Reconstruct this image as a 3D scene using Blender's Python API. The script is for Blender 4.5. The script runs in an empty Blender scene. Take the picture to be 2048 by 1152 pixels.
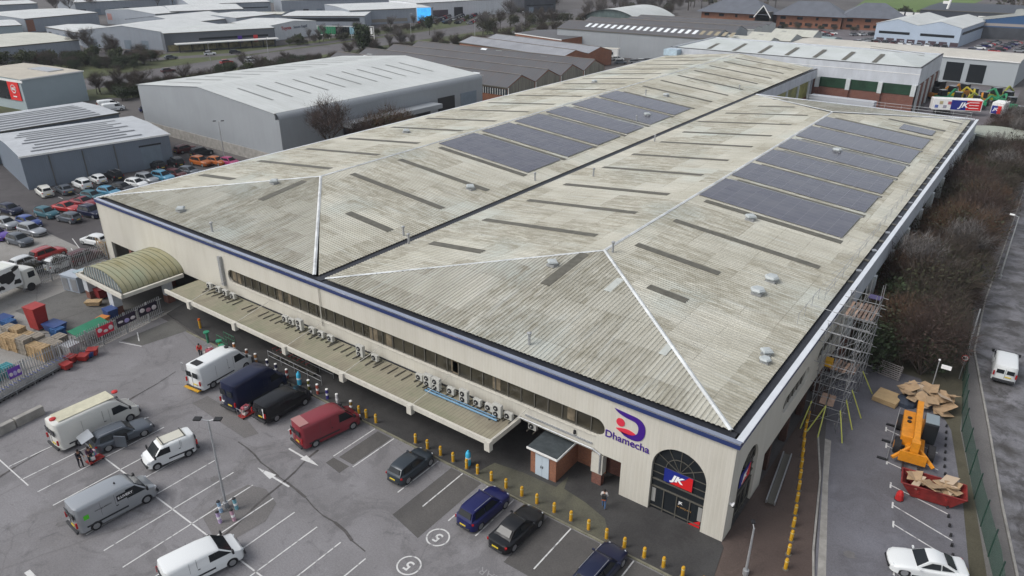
import bpy, bmesh, math, random
from mathutils import Vector, Matrix
from mathutils.geometry import tessellate_polygon
R = math.radians
random.seed(7)
scene = bpy.context.scene
col = scene.collection
# ---------------------------------------------------------------- camera
CAMP = Vector((10.6488, -38.6448, 36.8033))
CR = Vector((0.80478759, 0.59355639, 0.00278508))
CU = Vector((-0.25533729, 0.34196174, 0.90435891))
CF = Vector((-0.53583562, 0.72852796, -0.42676364))
FPX = 1456.87
cam_d = bpy.data.cameras.new("camera"); cam = bpy.data.objects.new("camera", cam_d); col.objects.link(cam)
cam_d.sensor_width = 36; cam_d.lens = FPX / 2048 * 36; cam_d.clip_end = 6000; cam_d.clip_start = 0.5
cam.matrix_world = Matrix(((CR.x, CU.x, -CF.x, CAMP.x), (CR.y, CU.y, -CF.y, CAMP.y), (CR.z, CU.z, -CF.z, CAMP.z), (0, 0, 0, 1)))
scene.camera = cam
# ---------------------------------------------------------------- light
w = bpy.data.worlds.new("World"); scene.world = w; w.use_nodes = True
nt = w.node_tree; bg = nt.nodes['Background']
sky = nt.nodes.new('ShaderNodeTexSky'); sky.sky_type = 'NISHITA'; sky.sun_disc = False
SUN_EL, SUN_ROT = R(48), R(215)
sky.sun_elevation = SUN_EL; sky.sun_rotation = SUN_ROT; sky.dust_density = 3.0; sky.ozone_density = 1.0
hs = nt.nodes.new('ShaderNodeHueSaturation'); hs.inputs['Saturation'].default_value = 0.35
nt.links.new(sky.outputs[0], hs.inputs['Color']); nt.links.new(hs.outputs[0], bg.inputs['Color'])
bg.inputs['Strength'].default_value = 0.15
sl = bpy.data.lights.new("sun", 'SUN'); sl.energy = 1.1; sl.angle = R(25); sl.color = (1, 0.97, 0.93)
so = bpy.data.objects.new("sun", sl); col.objects.link(so)
sd = Vector((math.sin(SUN_ROT) * math.cos(SUN_EL), math.cos(SUN_ROT) * math.cos(SUN_EL), math.sin(SUN_EL)))
so.rotation_euler = sd.to_track_quat('Z', 'Y').to_euler(); so.location = (0, 0, 200)
scene.view_settings.view_transform = 'Standard'; scene.view_settings.look = 'None'
scene.view_settings.gamma = 1.0; scene.view_settings.exposure = 0.35
scene.render.resolution_x = 1024; scene.render.resolution_y = 576

# ---------------------------------------------------------------- helpers
def ray(px, py): return CF + CR * ((px - 1024) / FPX) - CU * ((py - 576) / FPX)
def at(px, py, z=0.0):
    d = ray(px, py); t = (z - CAMP.z) / d.z; p = CAMP + d * t
    return Vector((p.x, p.y, z))
def V(*a): return Vector(a)
def tag(o, label=None, cat=None, group=None, kind=None):
    if label: o['label'] = label
    if cat: o['category'] = cat
    if group: o['group'] = group
    if kind: o['kind'] = kind
    return o
def thing(name, label, cat, loc=(0, 0, 0), rz=0.0, group=None):
    o = bpy.data.objects.new(name, None); col.objects.link(o)
    o.location = loc; o.rotation_euler = (0, 0, rz); o.empty_display_size = 0.3
    return tag(o, label, cat, group)
class MB:
    def __init__(s): s.v = []; s.f = []; s.uv = None; s.mi = []; s.cur = 0
    def add(s, vs, fs):
        n = len(s.v); s.v += [tuple(v) for v in vs]; s.f += [tuple(i + n for i in f) for f in fs]; s.mi += [s.cur] * len(fs); return s
    def box(s, c, d, rz=0.0, m=None):
        x, y, z = d[0] / 2, d[1] / 2, d[2] / 2
        vs = [V(a, b, e) for e in (-z, z) for a, b in ((-x, -y), (x, -y), (x, y), (-x, y))]
        M = Matrix.Rotation(rz, 3, 'Z') if rz else None
        if m is not None: M = m
        if M is not None: vs = [M @ v for v in vs]
        c = Vector(c); vs = [v + c for v in vs]
        return s.add(vs, [(3, 2, 1, 0), (4, 5, 6, 7), (0, 1, 5, 4), (1, 2, 6, 5), (2, 3, 7, 6), (3, 0, 4, 7)])
    def prism(s, poly, z0, z1):
        n = len(poly); vs = [(p[0], p[1], z0) for p in poly] + [(p[0], p[1], z1) for p in poly]
        a = sum(poly[i][0] * poly[(i + 1) % n][1] - poly[(i + 1) % n][0] * poly[i][1] for i in range(n))
        fs = [tuple(range(n))[::-1], tuple(range(n, 2 * n))] + [(i, (i + 1) % n, n + (i + 1) % n, n + i) for i in range(n)]
        if a < 0: fs = [f[::-1] for f in fs]
        return s.add(vs, fs)
    def quad(s, *p): return s.add(p, [tuple(range(len(p)))])
    def tube(s, p, q, r, n=6, r2=None, cap=True):
        p = Vector(p); q = Vector(q); d = q - p
        if d.length < 1e-6: return s
        d.normalize(); a = d.orthogonal().normalized(); b = d.cross(a); r2 = r if r2 is None else r2
        vs = []
        for c, rr in ((p, r), (q, r2)):
            for i in range(n):
                t = 2 * math.pi * i / n; vs.append(c + a * (rr * math.cos(t)) + b * (rr * math.sin(t)))
        fs = [(i, (i + 1) % n, n + (i + 1) % n, n + i) for i in range(n)]
        if cap: fs += [tuple(range(n))[::-1], tuple(range(n, 2 * n))]
        return s.add(vs, fs)
    def lathe(s, prof, c=(0, 0, 0), n=12, sx=1, sy=1):
        vs = []; c = Vector(c)
        for r, z in prof:
            for i in range(n):
                t = 2 * math.pi * i / n; vs.append(c + V(r * math.cos(t) * sx, r * math.sin(t) * sy, z))
        m = len(prof); fs = [(j * n + i, j * n + (i + 1) % n, (j + 1) * n + (i + 1) % n, (j + 1) * n + i) for j in range(m - 1) for i in range(n)]
        fs += [tuple(range(n))[::-1], tuple(range((m - 1) * n, m * n))]
        return s.add(vs, fs)
    def ball(s, c, r, n=8):
        rr = r if hasattr(r, '__len__') else (r, r, r)
        prof = [(max(1e-3, math.sin(math.pi * j / (n // 2 + 1))), -math.cos(math.pi * j / (n // 2 + 1))) for j in range(n // 2 + 2)]
        k = len(s.v); s.lathe(prof, (0, 0, 0), n)
        for i in range(k, len(s.v)):
            v = s.v[i]; s.v[i] = (c[0] + v[0] * rr[0], c[1] + v[1] * rr[1], c[2] + v[2] * rr[2])
        return s
    def build(s, name, mats, parent=None, smooth=None, loc=None, bevel=0):
        me = bpy.data.meshes.new(name); me.from_pydata(s.v, [], s.f)
        ms = mats if isinstance(mats, (list, tuple)) else [mats]
        for m in ms: me.materials.append(m)
        if len(ms) > 1: me.polygons.foreach_set('material_index', s.mi)
        if s.uv is not None:
            u = me.uv_layers.new(name='UVMap')
            for l in me.loops: u.data[l.index].uv = s.uv[l.vertex_index]
        if smooth is not None:
            for p in me.polygons: p.use_smooth = True
            me.set_sharp_from_angle(angle=R(smooth))
        me.update()
        o = bpy.data.objects.new(name, me); col.objects.link(o)
        if parent: o.parent = parent
        if loc: o.location = loc
        if bevel:
            b = o.modifiers.new('bevel', 'BEVEL'); b.width = bevel; b.segments = 2; b.limit_method = 'ANGLE'
        return o
def copy_tree(o, parent=None):
    c = o.copy(); col.objects.link(c)
    if parent: c.parent = parent
    for ch in o.children: copy_tree(ch, c)
    return c
def place(proto, used, loc, rz, label, group=None, name=None):
    """first use takes the prototype itself, later ones a copy of it and its parts"""
    if id(proto) in used: o = copy_tree(proto)
    else: used.add(id(proto)); o = proto
    o.location = loc; o.rotation_euler = (0, 0, rz)
    if label: o['label'] = label
    if group: o['group'] = group
    return o
USED = set()
def S(name, o): o['kind'] = 'structure'; return o

# ---------------------------------------------------------------- materials
MATS = {}
def mat(name, c, rough=0.8, metal=0.0, var=0.0, vs=1.0, bump=0.0, bs=20.0, coord='OBJ', spec=0.4, coat=0.0, streak=None, emit=None, alpha=None, c2=None, det=6, dist=0.0):
    if name in MATS: return MATS[name]
    m = bpy.data.materials.new(name); m.use_nodes = True; t = m.node_tree; b = t.nodes['Principled BSDF']
    b.inputs['Roughness'].default_value = rough; b.inputs['Metallic'].default_value = metal
    b.inputs['Specular IOR Level'].default_value = spec
    if coat: b.inputs['Coat Weight'].default_value = coat; b.inputs['Coat Roughness'].default_value = 0.08
    col4 = (*c, 1); b.inputs['Base Color'].default_value = col4
    def co():
        if coord == 'WORLD': g = t.nodes.new('ShaderNodeNewGeometry'); return g.outputs['Position']
        g = t.nodes.new('ShaderNodeTexCoord'); return g.outputs['UV' if coord == 'UV' else 'Object']
    if var or c2:
        mp = t.nodes.new('ShaderNodeMapping'); t.links.new(co(), mp.inputs[0])
        if streak: mp.inputs['Scale'].default_value = streak
        n = t.nodes.new('ShaderNodeTexNoise'); n.inputs['Scale'].default_value = vs; n.inputs['Detail'].default_value = det
        n.inputs['Roughness'].default_value = 0.62; n.inputs['Distortion'].default_value = dist
        t.links.new(mp.outputs[0], n.inputs['Vector'])
        r = t.nodes.new('ShaderNodeValToRGB'); t.links.new(n.outputs[0], r.inputs[0])
        r.color_ramp.elements[0].position = 0.3; r.color_ramp.elements[1].position = 0.7
        lo = c2 if c2 else tuple(x * (1 - var) for x in c); hi = c if c2 else tuple(min(1, x * (1 + var)) for x in c)
        r.color_ramp.elements[0].color = (*lo, 1); r.color_ramp.elements[1].color = (*hi, 1)
        t.links.new(r.outputs[0], b.inputs['Base Color'])
    if bump:
        n = t.nodes.new('ShaderNodeTexNoise'); n.inputs['Scale'].default_value = bs; n.inputs['Detail'].default_value = 4
        t.links.new(co(), n.inputs['Vector'])
        bp = t.nodes.new('ShaderNodeBump'); bp.inputs['Strength'].default_value = bump; bp.inputs['Distance'].default_value = 0.03
        t.links.new(n.outputs[0], bp.inputs['Height']); t.links.new(bp.outputs[0], b.inputs['Normal'])
    if emit: b.inputs['Emission Color'].default_value = (*c, 1); b.inputs['Emission Strength'].default_value = emit
    MATS[name] = m; return m
def N(t, typ, **kw):
    n = t.nodes.new(typ)
    for k, v in kw.items():
        if k in n.inputs: n.inputs[k].default_value = v
        else: setattr(n, k, v)
    return n
def ramp(t, src, stops):
    r = t.nodes.new('ShaderNodeValToRGB'); t.links.new(src, r.inputs[0]); e = r.color_ramp.elements
    e[0].position, e[0].color = stops[0][0], (*stops[0][1], 1); e[1].position, e[1].color = stops[-1][0], (*stops[-1][1], 1)
    for p, c in stops[1:-1]:
        x = e.new(p); x.color = (*c, 1)
    return r.outputs[0]
def mix(t, fac, a, b, mode='MIX'):
    m = t.nodes.new('ShaderNodeMix'); m.data_type = 'RGBA'; m.blend_type = mode
    for k, v in ((0, fac), (6, a), (7, b)):
        if isinstance(v, (int, float)): m.inputs[k].default_value = v
        elif isinstance(v, tuple): m.inputs[k].default_value = (*v, 1)
        else: t.links.new(v, m.inputs[k])
    return m.outputs[2]
def noise(t, vec, scale, sc=(1, 1, 1), detail=5, rough=0.6, dist=0.0, loc=(0, 0, 0)):
    mp = N(t, 'ShaderNodeMapping'); mp.inputs['Scale'].default_value = sc; mp.inputs['Location'].default_value = loc; t.links.new(vec, mp.inputs[0])
    n = N(t, 'ShaderNodeTexNoise', Scale=scale, Detail=detail, Roughness=rough, Distortion=dist); t.links.new(mp.outputs[0], n.inputs['Vector'])
    return n.outputs[0]
def newmat(name, rough=0.85, spec=0.3):
    m = bpy.data.materials.new(name); m.use_nodes = True; t = m.node_tree; b = t.nodes['Principled BSDF']
    b.inputs['Roughness'].default_value = rough; b.inputs['Specular IOR Level'].default_value = spec; MATS[name] = m
    return m, t, b
BW = lambda v: (v, v, v)
def roof_mat():
    # weathered fibre cement: lichen streaks down the slope (uv: u along the eaves, v up the slope, metres)
    m, t, b = newmat('weathered_roof', 0.9, 0.2)
    uv = N(t, 'ShaderNodeTexCoord').outputs['UV']
    big = noise(t, uv, 0.07, (1, 1, 1), 3, 0.5)
    base = ramp(t, big, [(0.36, (0.43, 0.42, 0.355)), (0.5, (0.505, 0.495, 0.43)), (0.66, (0.455, 0.49, 0.455))])
    st = noise(t, uv, 1.0, (3.0, 0.16, 1), 6, 0.7)
    c1 = mix(t, ramp(t, st, [(0.42, BW(0)), (0.72, BW(.8))]), base, (0.31, 0.295, 0.24))
    sn = N(t, 'ShaderNodeVectorMath', operation='SNAP'); sn.inputs[1].default_value = (2.16, 3.05, 1); t.links.new(uv, sn.inputs[0])
    cell = N(t, 'ShaderNodeTexWhiteNoise'); cell.noise_dimensions = '2D'; t.links.new(sn.outputs[0], cell.inputs[0])
    c1 = mix(t, 0.17, c1, ramp(t, cell.outputs[0], [(0.0, BW(0.36)), (1.0, BW(0.62))]), 'OVERLAY')
    pm = noise(t, sn.outputs[0], 0.11, (1, 1, 1), 2, 0.4, 0, (31, 7, 0))
    dk = noise(t, uv, 1.0, (1.6, 0.4, 1), 5, 0.75, 0.4)
    f = N(t, 'ShaderNodeMath', operation='MULTIPLY'); t.links.new(ramp(t, pm, [(0.47, BW(0)), (0.52, BW(0.95))]), f.inputs[0]); t.links.new(ramp(t, dk, [(0.38, BW(0)), (0.62, BW(1))]), f.inputs[1])
    c2 = mix(t, f.outputs[0], c1, (0.265, 0.25, 0.195))
    wh = noise(t, uv, 1.0, (1.1, 0.10, 1), 4, 0.6, 0, (11, 3, 0))
    c3 = mix(t, ramp(t, wh, [(0.56, BW(0)), (0.72, BW(0.6))]), c2, (0.50, 0.51, 0.47))
    fine = noise(t, uv, 6.0, (1, 1, 1), 4, 0.7)
    c4 = mix(t, 0.28, c3, ramp(t, fine, [(0.3, BW(0.18)), (0.7, BW(0.62))]), 'OVERLAY')
    # horizontal sheet laps
    sep = N(t, 'ShaderNodeSeparateXYZ'); t.links.new(uv, sep.inputs[0])
    md = N(t, 'ShaderNodeMath', operation='FRACT'); dv = N(t, 'ShaderNodeMath', operation='MULTIPLY'); dv.inputs[1].default_value = 1 / 3.05
    t.links.new(sep.outputs[1], dv.inputs[0]); t.links.new(dv.outputs[0], md.inputs[0])
    lt = N(t, 'ShaderNodeMath', operation='LESS_THAN'); lt.inputs[1].default_value = 0.022; t.links.new(md.outputs[0], lt.inputs[0])
    brk = noise(t, uv, 0.5, (1, 1, 1), 2)
    f2 = N(t, 'ShaderNodeMath', operation='MULTIPLY'); t.links.new(lt.outputs[0], f2.inputs[0]); t.links.new(ramp(t, brk, [(0.45, BW(0)), (0.6, BW(0.6))]), f2.inputs[1])
    c5 = mix(t, f2.outputs[0], c4, (0.17, 0.16, 0.13))
    # corrugation troughs darkened, their shade painted into the colour
    fr = N(t, 'ShaderNodeMath', operation='FRACT'); m2 = N(t, 'ShaderNodeMath', operation='MULTIPLY'); m2.inputs[1].default_value = 1 / 0.36
    t.links.new(sep.outputs[0], m2.inputs[0]); t.links.new(m2.outputs[0], fr.inputs[0])
    g = N(t, 'ShaderNodeMath', operation='LESS_THAN'); g.inputs[1].default_value = 0.36; t.links.new(fr.outputs[0], g.inputs[0])
    gs = noise(t, uv, 0.16, (1, 1, 1), 3, 0.5, 0, (5, 55, 0))
    f3 = N(t, 'ShaderNodeMath', operation='MULTIPLY'); t.links.new(g.outputs[0], f3.inputs[0]); t.links.new(ramp(t, gs, [(0.4, BW(0.04)), (0.66, BW(0.4))]), f3.inputs[1])
    c6 = mix(t, f3.outputs[0], c5, (0.22, 0.21, 0.18))
    t.links.new(c6, b.inputs['Base Color'])
    bp = N(t, 'ShaderNodeBump', Strength=0.5, Distance=0.02); t.links.new(fine, bp.inputs['Height']); t.links.new(bp.outputs[0], b.inputs['Normal'])
    return m
def sheet_mat(name, c, pitch=0.9, dirt=(0.2, 0.19, 0.15), amount=0.4, line=0.75, rough=0.6, axis=0, spec=0.3, lw=0.12):
    """profiled metal cladding: seams every pitch along uv axis, faint dirt streaks"""
    m, t, b = newmat(name, rough, spec)
    uv = N(t, 'ShaderNodeTexCoord').outputs['UV']
    sep = N(t, 'ShaderNodeSeparateXYZ'); t.links.new(uv, sep.inputs[0])
    a = N(t, 'ShaderNodeMath', operation='MULTIPLY'); a.inputs[1].default_value = 1 / pitch; t.links.new(sep.outputs[axis], a.inputs[0])
    fr = N(t, 'ShaderNodeMath', operation='FRACT'); t.links.new(a.outputs[0], fr.inputs[0])
    lt = N(t, 'ShaderNodeMath', operation='LESS_THAN'); lt.inputs[1].default_value = lw; t.links.new(fr.outputs[0], lt.inputs[0])
    sc = (1.2, 0.12, 1) if axis == 0 else (0.12, 1.2, 1)
    st = noise(t, uv, 1.0, sc, 5, 0.65)
    c1 = mix(t, ramp(t, st, [(0.45, BW(0)), (0.8, BW(amount))]), c, dirt)
    bgn = noise(t, uv, 0.09, (1, 1, 1), 3)
    c2 = mix(t, 0.5, c1, ramp(t, bgn, [(0.3, BW(0.42)), (0.7, BW(0.58))]), 'OVERLAY')
    f = N(t, 'ShaderNodeMath', operation='MULTIPLY'); f.inputs[1].default_value = 1 - line; t.links.new(lt.outputs[0], f.inputs[0])
    c3 = mix(t, f.outputs[0], c2, tuple(x * 0.45 for x in c))
    t.links.new(c3, b.inputs['Base Color'])
    bp = N(t, 'ShaderNodeBump', Strength=0.6, Distance=0.03); t.links.new(fr.outputs[0], bp.inputs['Height'])
    w = N(t, 'ShaderNodeMath', operation='PINGPONG'); w.inputs[1].default_value = 0.5; t.links.new(a.outputs[0], w.inputs[0]); t.links.new(w.outputs[0], bp.inputs['Height'])
    t.links.new(bp.outputs[0], b.inputs['Normal'])
    return m
def brick_mat(name='red_brick', c=(0.20, 0.085, 0.06), c2=(0.13, 0.055, 0.045), mortar=(0.22, 0.17, 0.15), scale=1.0):
    m, t, b = newmat(name, 0.9, 0.2)
    g = N(t, 'ShaderNodeNewGeometry'); sep = N(t, 'ShaderNodeSeparateXYZ'); t.links.new(g.outputs['Position'], sep.inputs[0])
    ad = N(t, 'ShaderNodeMath', operation='ADD'); t.links.new(sep.outputs[0], ad.inputs[0]); t.links.new(sep.outputs[1], ad.inputs[1])
    cb = N(t, 'ShaderNodeCombineXYZ'); t.links.new(ad.outputs[0], cb.inputs[0]); t.links.new(sep.outputs[2], cb.inputs[1])
    br = N(t, 'ShaderNodeTexBrick'); br.inputs['Scale'].default_value = 4.4 * scale; br.inputs['Mortar Size'].default_value = 0.012
    br.inputs['Color1'].default_value = (*c, 1); br.inputs['Color2'].default_value = (*c2, 1); br.inputs['Mortar'].default_value = (*mortar, 1)
    t.links.new(cb.outputs[0], br.inputs['Vector'])
    n = noise(t, g.outputs['Position'], 0.6)
    t.links.new(mix(t, 0.5, br.outputs[0], ramp(t, n, [(0.3, BW(0.36)), (0.7, BW(0.6))]), 'OVERLAY'), b.inputs['Base Color'])
    return m
def ground_mat(name, c, c2, patch=0.5, crack=0.0, stain=0.4, rough=0.9, scale=0.12):
    m, t, b = newmat(name, rough, 0.25)
    p = N(t, 'ShaderNodeNewGeometry').outputs['Position']
    big = noise(t, p, scale, (1, 1, 1), 5, 0.6, 0.3)
    c1 = ramp(t, big, [(0.35, c2), (0.62, c)])
    gr = noise(t, p, 9.0, (1, 1, 1), 3, 0.8)
    c1 = mix(t, 0.6, c1, ramp(t, gr, [(0.3, BW(0.34)), (0.7, BW(0.66))]), 'OVERLAY')
    sp = noise(t, p, 0.75, (1, 1, 1), 6, 0.72, 0.8, (3, 9, 0))
    c1 = mix(t, ramp(t, sp, [(0.58, BW(0)), (0.72, BW(stain * .7))]), c1, tuple(x * 0.42 for x in c2))
    dp_ = noise(t, p, 0.22, (1, 1, 1), 7, 0.7, 1.2, (70, 19, 0))
    c1 = mix(t, ramp(t, dp_, [(0.54, BW(0)), (0.60, BW(stain * .45))]), c1, tuple(x * 0.55 for x in c2))
    lp = noise(t, p, 0.4, (1, 1, 1), 5, 0.65, 0.4, (40, 9, 0))
    c1 = mix(t, ramp(t, lp, [(0.56, BW(0)), (0.7, BW(patch))]), c1, tuple(min(1, x * 1.28) for x in c))
    if crack:
        vo = N(t, 'ShaderNodeTexVoronoi'); vo.feature = 'DISTANCE_TO_EDGE'; vo.inputs['Scale'].default_value = 0.09
        wv = noise(t, p, 0.9, (1, 1, 1), 4); mpv = mix(t, 0.35, p, wv, 'ADD')
        t.links.new(mpv, vo.inputs['Vector'])
        c1 = mix(t, ramp(t, vo.outputs['Distance'], [(0.0, BW(crack)), (0.005, BW(0))]), c1, (0.09, 0.085, 0.08))
    t.links.new(c1, b.inputs['Base Color'])
    bp = N(t, 'ShaderNodeBump', Strength=0.4, Distance=0.02); t.links.new(gr, bp.inputs['Height']); t.links.new(bp.outputs[0], b.inputs['Normal'])
    return m

ROOF = roof_mat()
CREAM = sheet_mat('cream_cladding', (0.52, 0.50, 0.44), 0.3, (0.33, 0.30, 0.23), 0.32, 0.84)
GREYCLAD = sheet_mat('grey_cladding', (0.27, 0.29, 0.308), 0.33, (0.2, 0.2, 0.2), 0.25, 0.93)
SLATECLAD = sheet_mat('slate_cladding', (0.15, 0.18, 0.22), 0.33, (0.1, 0.1, 0.1), 0.2, 0.93)
PALEROOF = sheet_mat('pale_metal_roof', (0.50, 0.52, 0.51), 1.0, (0.33, 0.34, 0.3), 0.35, 0.86)
FARROOF = sheet_mat('far_metal_roof', (0.54, 0.555, 0.55), 3.0, (0.33, 0.36, 0.33), 0.5, 0.85, lw=0.08)
CREAMROOF = sheet_mat('creamy_metal_roof', (0.48, 0.48, 0.42), 3.0, (0.3, 0.3, 0.24), 0.5, 0.85, lw=0.08)
DARKROOF = sheet_mat('dark_fibre_roof', (0.095, 0.098, 0.105), 1.2, (0.13, 0.085, 0.065), 0.5, 0.85)
FARCLAD = sheet_mat('far_wall_cladding', (0.26, 0.29, 0.33), 2.0, (0.2, 0.2, 0.2), 0.3, 0.9)
CREAMCLAD2 = sheet_mat('pale_wall_cladding', (0.58, 0.60, 0.62), 1.0, (0.3, 0.3, 0.28), 0.3, 0.93)
BRICK = brick_mat()
BRICK2 = brick_mat('orange_brick', (0.30, 0.13, 0.07), (0.22, 0.09, 0.055))
GLASS = mat('dark_glass', (0.016, 0.019, 0.022), 0.14, 0, spec=0.28)
BRONZE = mat('bronze_glass', (0.04, 0.036, 0.026), 0.12, 0, spec=0.5, var=0.5, vs=0.5)
FRAME = mat('window_frame', (0.10, 0.095, 0.08), 0.5)
BLACK = mat('black_plastic', (0.015, 0.015, 0.017), 0.6)
RUBBER = mat('rubber', (0.018, 0.018, 0.02), 0.85)
WHITE = mat('white_paint', (0.72, 0.72, 0.70), 0.6, var=0.08, vs=3)
ALU = mat('aluminium', (0.45, 0.46, 0.48), 0.35, 0.7)
GALV = mat('galvanised_steel', (0.38, 0.39, 0.40), 0.5, 0.5, var=0.15, vs=4)
NAVY = mat('navy_trim', (0.02, 0.035, 0.12), 0.4)
GUTTER = mat('gutter_lining', (0.022, 0.024, 0.03), 0.5, var=0.3, vs=2)
CREAMP = mat('cream_paint', (0.52, 0.50, 0.44), 0.6, var=0.12, vs=1.5)
HIP = mat('white_ridge_capping', (0.54, 0.56, 0.56), 0.6, var=0.3, vs=0.6)
CONC = mat('concrete', (0.27, 0.26, 0.24), 0.9, var=0.25, vs=1.2, bump=0.3, coord='WORLD')
YEL = mat('yellow_paint', (0.50, 0.27, 0.015), 0.5, var=0.18, vs=6)
ORANGE = mat('machine_orange', (0.60, 0.23, 0.015), 0.4, var=0.15, vs=3)
RED = mat('red_paint', (0.42, 0.02, 0.02), 0.45, var=0.15, vs=3)
WOOD = mat('raw_timber', (0.38, 0.27, 0.15), 0.85, var=0.25, vs=5)
BOARD = mat('scaffold_board', (0.34, 0.23, 0.17), 0.85, var=0.3, vs=3)
CARD = mat('cardboard', (0.36, 0.25, 0.15), 0.9, var=0.2, vs=2)
GREENP = mat('green_infill', (0.06, 0.11, 0.05), 0.4, var=0.4, vs=0.4)
ACW = mat('ac_casing', (0.43, 0.43, 0.40), 0.5, var=0.08, vs=6)
PAINT = mat('road_paint', (0.56, 0.56, 0.55), 0.7, vs=2.2, coord='WORLD', c2=(0.24, 0.236, 0.24), det=9)
PAINT.node_tree.nodes['Color Ramp'].color_ramp.elements[0].position = 0.36; PAINT.node_tree.nodes['Color Ramp'].color_ramp.elements[1].position = 0.46
STRIP = mat('aged_rooflight', (0.105, 0.10, 0.08), 0.6, var=0.25, vs=1.5)
def pmesh(name, pts, z, m, kind='structure', parent=None):
    o = MB().quad(*[(p[0], p[1], z) for p in pts]).build(name, m, parent)
    n = o.data.polygons[0].normal
    if n.z < 0: o.data.flip_normals()
    if kind: o['kind'] = kind
    return o
def text(name, s, size, M, m, parent=None, depth=0.02, bold=0.0, sx=1.0, shear=0.0):
    c = bpy.data.curves.new(name, 'FONT'); c.body = s; c.size = size; c.extrude = depth; c.offset = bold; c.align_x = 'CENTER'; c.align_y = 'CENTER'; c.shear = shear
    o = bpy.data.objects.new(name, c); col.objects.link(o)
    me = bpy.data.meshes.new_from_object(o.evaluated_get(bpy.context.evaluated_depsgraph_get()))
    bpy.data.objects.remove(o); me.materials.clear(); me.materials.append(m); me.name = name
    M = M @ Matrix.Diagonal((sx, 1, 1, 1)); me.transform(M)
    o = bpy.data.objects.new(name, me); col.objects.link(o)
    if parent: o.parent = parent
    return o
# frame matrices: text lying in a wall facing -Y, facing +X, facing up
def m_front(x, y, z): return Matrix.Translation((x, y, z)) @ Matrix.Rotation(R(90), 4, 'X')
def m_side(x, y, z): return Matrix.Translation((x, y, z)) @ Matrix.Rotation(R(90), 4, 'Z') @ Matrix.Rotation(R(90), 4, 'X')
def m_up(x, y, z, rz=0): return Matrix.Translation((x, y, z)) @ Matrix.Rotation(rz, 4, 'Z')
def wall_panel(mb, outer, holes, fr, depth, uvs=None):
    """wall face with real openings and reveals; fr maps (a, z, depth) to 3D"""
    loops = [outer] + holes
    flat = [p for l in loops for p in l]
    tris = tessellate_polygon([[Vector((a, b, 0)) for a, b in l] for l in loops])
    n = len(mb.v)
    mb.add([fr(a, b, 0) for a, b in flat], [])
    e1 = fr(1, 0, 0) - fr(0, 0, 0); e2 = fr(0, 1, 0) - fr(0, 0, 0); outn = fr(0, 0, 0) - fr(0, 0, 1)
    for t in tris:
        a, b, c = (Vector(mb.v[n + i]) for i in t)
        nn = (b - a).cross(c - a)
        if nn.length < 1e-9: continue
        mb.f.append(tuple(n + i for i in (t if nn.dot(outn) > 0 else t[::-1]))); mb.mi.append(mb.cur)
    for l in loops:
        for i in range(len(l)):
            p, q = l[i], l[(i + 1) % len(l)]
            mb.add([fr(*p, 0), fr(*q, 0), fr(*q, depth), fr(*p, depth)], [(0, 1, 2, 3)])
    mb.uv_fr = True
def uv_from(o, fu):
    me = o.data; u = me.uv_layers.new(name='UVMap') if not me.uv_layers else me.uv_layers[0]
    for l in me.loops: u.data[l.index].uv = fu(me.vertices[l.vertex_index].co)
    return o
def corr(name, poly, fr, pitch, d, m, parent, thick=0.0):
    """corrugated sheet over convex polygon poly in (u,v); fr(u,v,h) -> 3D"""
    us = sorted(set([p[0] for p in poly])); u0, u1 = us[0], us[-1]
    samp = []; k = math.floor(u0 / pitch)
    prof = ((0.0, 0), (0.32, 0), (0.45, 1), (0.87, 1))
    while k * pitch < u1:
        for a, h in prof:
            u = (k + a) * pitch
            if u0 < u < u1: samp.append((u, h))
        k += 1
    samp = [(u0, 0)] + samp + [(u1, 0)]
    for uu in us[1:-1]: samp.append((uu, 0.5))
    samp.sort()
    mb = MB(); mb.uv = []
    def rng(u):
        vs = []
        n = len(poly)
        for i in range(n):
            a, b = poly[i], poly[(i + 1) % n]
            if a[0] == b[0]:
                if abs(a[0] - u) < 1e-6: vs += [a[1], b[1]]
            elif min(a[0], b[0]) - 1e-9 <= u <= max(a[0], b[0]) + 1e-9:
                vs.append(a[1] + (b[1] - a[1]) * (u - a[0]) / (b[0] - a[0]))
        return min(vs), max(vs)
    for u, h in samp:
        lo, hi = rng(u); mb.v += [tuple(fr(u, lo, h * d)), tuple(fr(u, hi, h * d))]; mb.uv += [(u, lo), (u, hi)]
    for i in range(len(samp) - 1):
        j = 2 * i; mb.f.append((j, j + 2, j + 3, j + 1)); mb.mi.append(0)
    o = mb.build(name, m, parent)
    nrm = (fr(0, 0, 1) - fr(0, 0, 0))
    if sum((p.normal.dot(nrm) for p in o.data.polygons[:20])) < 0: o.data.flip_normals()
    return o
# ================================================================ the main warehouse
W = 40.74; H = 8.4; H2 = 10.41; HY = 18.4; LR = 117.4; LL = 161.5; SL = (H2 - H) / (W / 2); SF = (H2 - H) / HY
GW = 0.8
main = thing('warehouse', 'long cream warehouse with twin ridged corrugated roof, blue eaves trim and arched corner window', 'warehouse', (0, 0, 0))
# --- roof slopes
def fr_right(x0):   # slope falling toward +x, eaves at x0 ; u along y, v up
    L = math.hypot(1, SL)
    return lambda u, v, h: V(x0 - v / L + 0.0 + h * SL / L, u, H + v * SL / L + h / L)
def fr_left(x0):
    L = math.hypot(1, SL)
    return lambda u, v, h: V(x0 + v / L - h * SL / L, u, H + v * SL / L + h / L)
LS = math.hypot(1, SL); LF = math.hypot(1, SF)
def fr_front(x0): return lambda u, v, h: V(x0 + u, v / LF - h * SF / LF, H + v * SF / LF + h / LF)
g = GW * LS; top = W / 2 * LS
PY = 0.36; CD = 0.055
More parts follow.
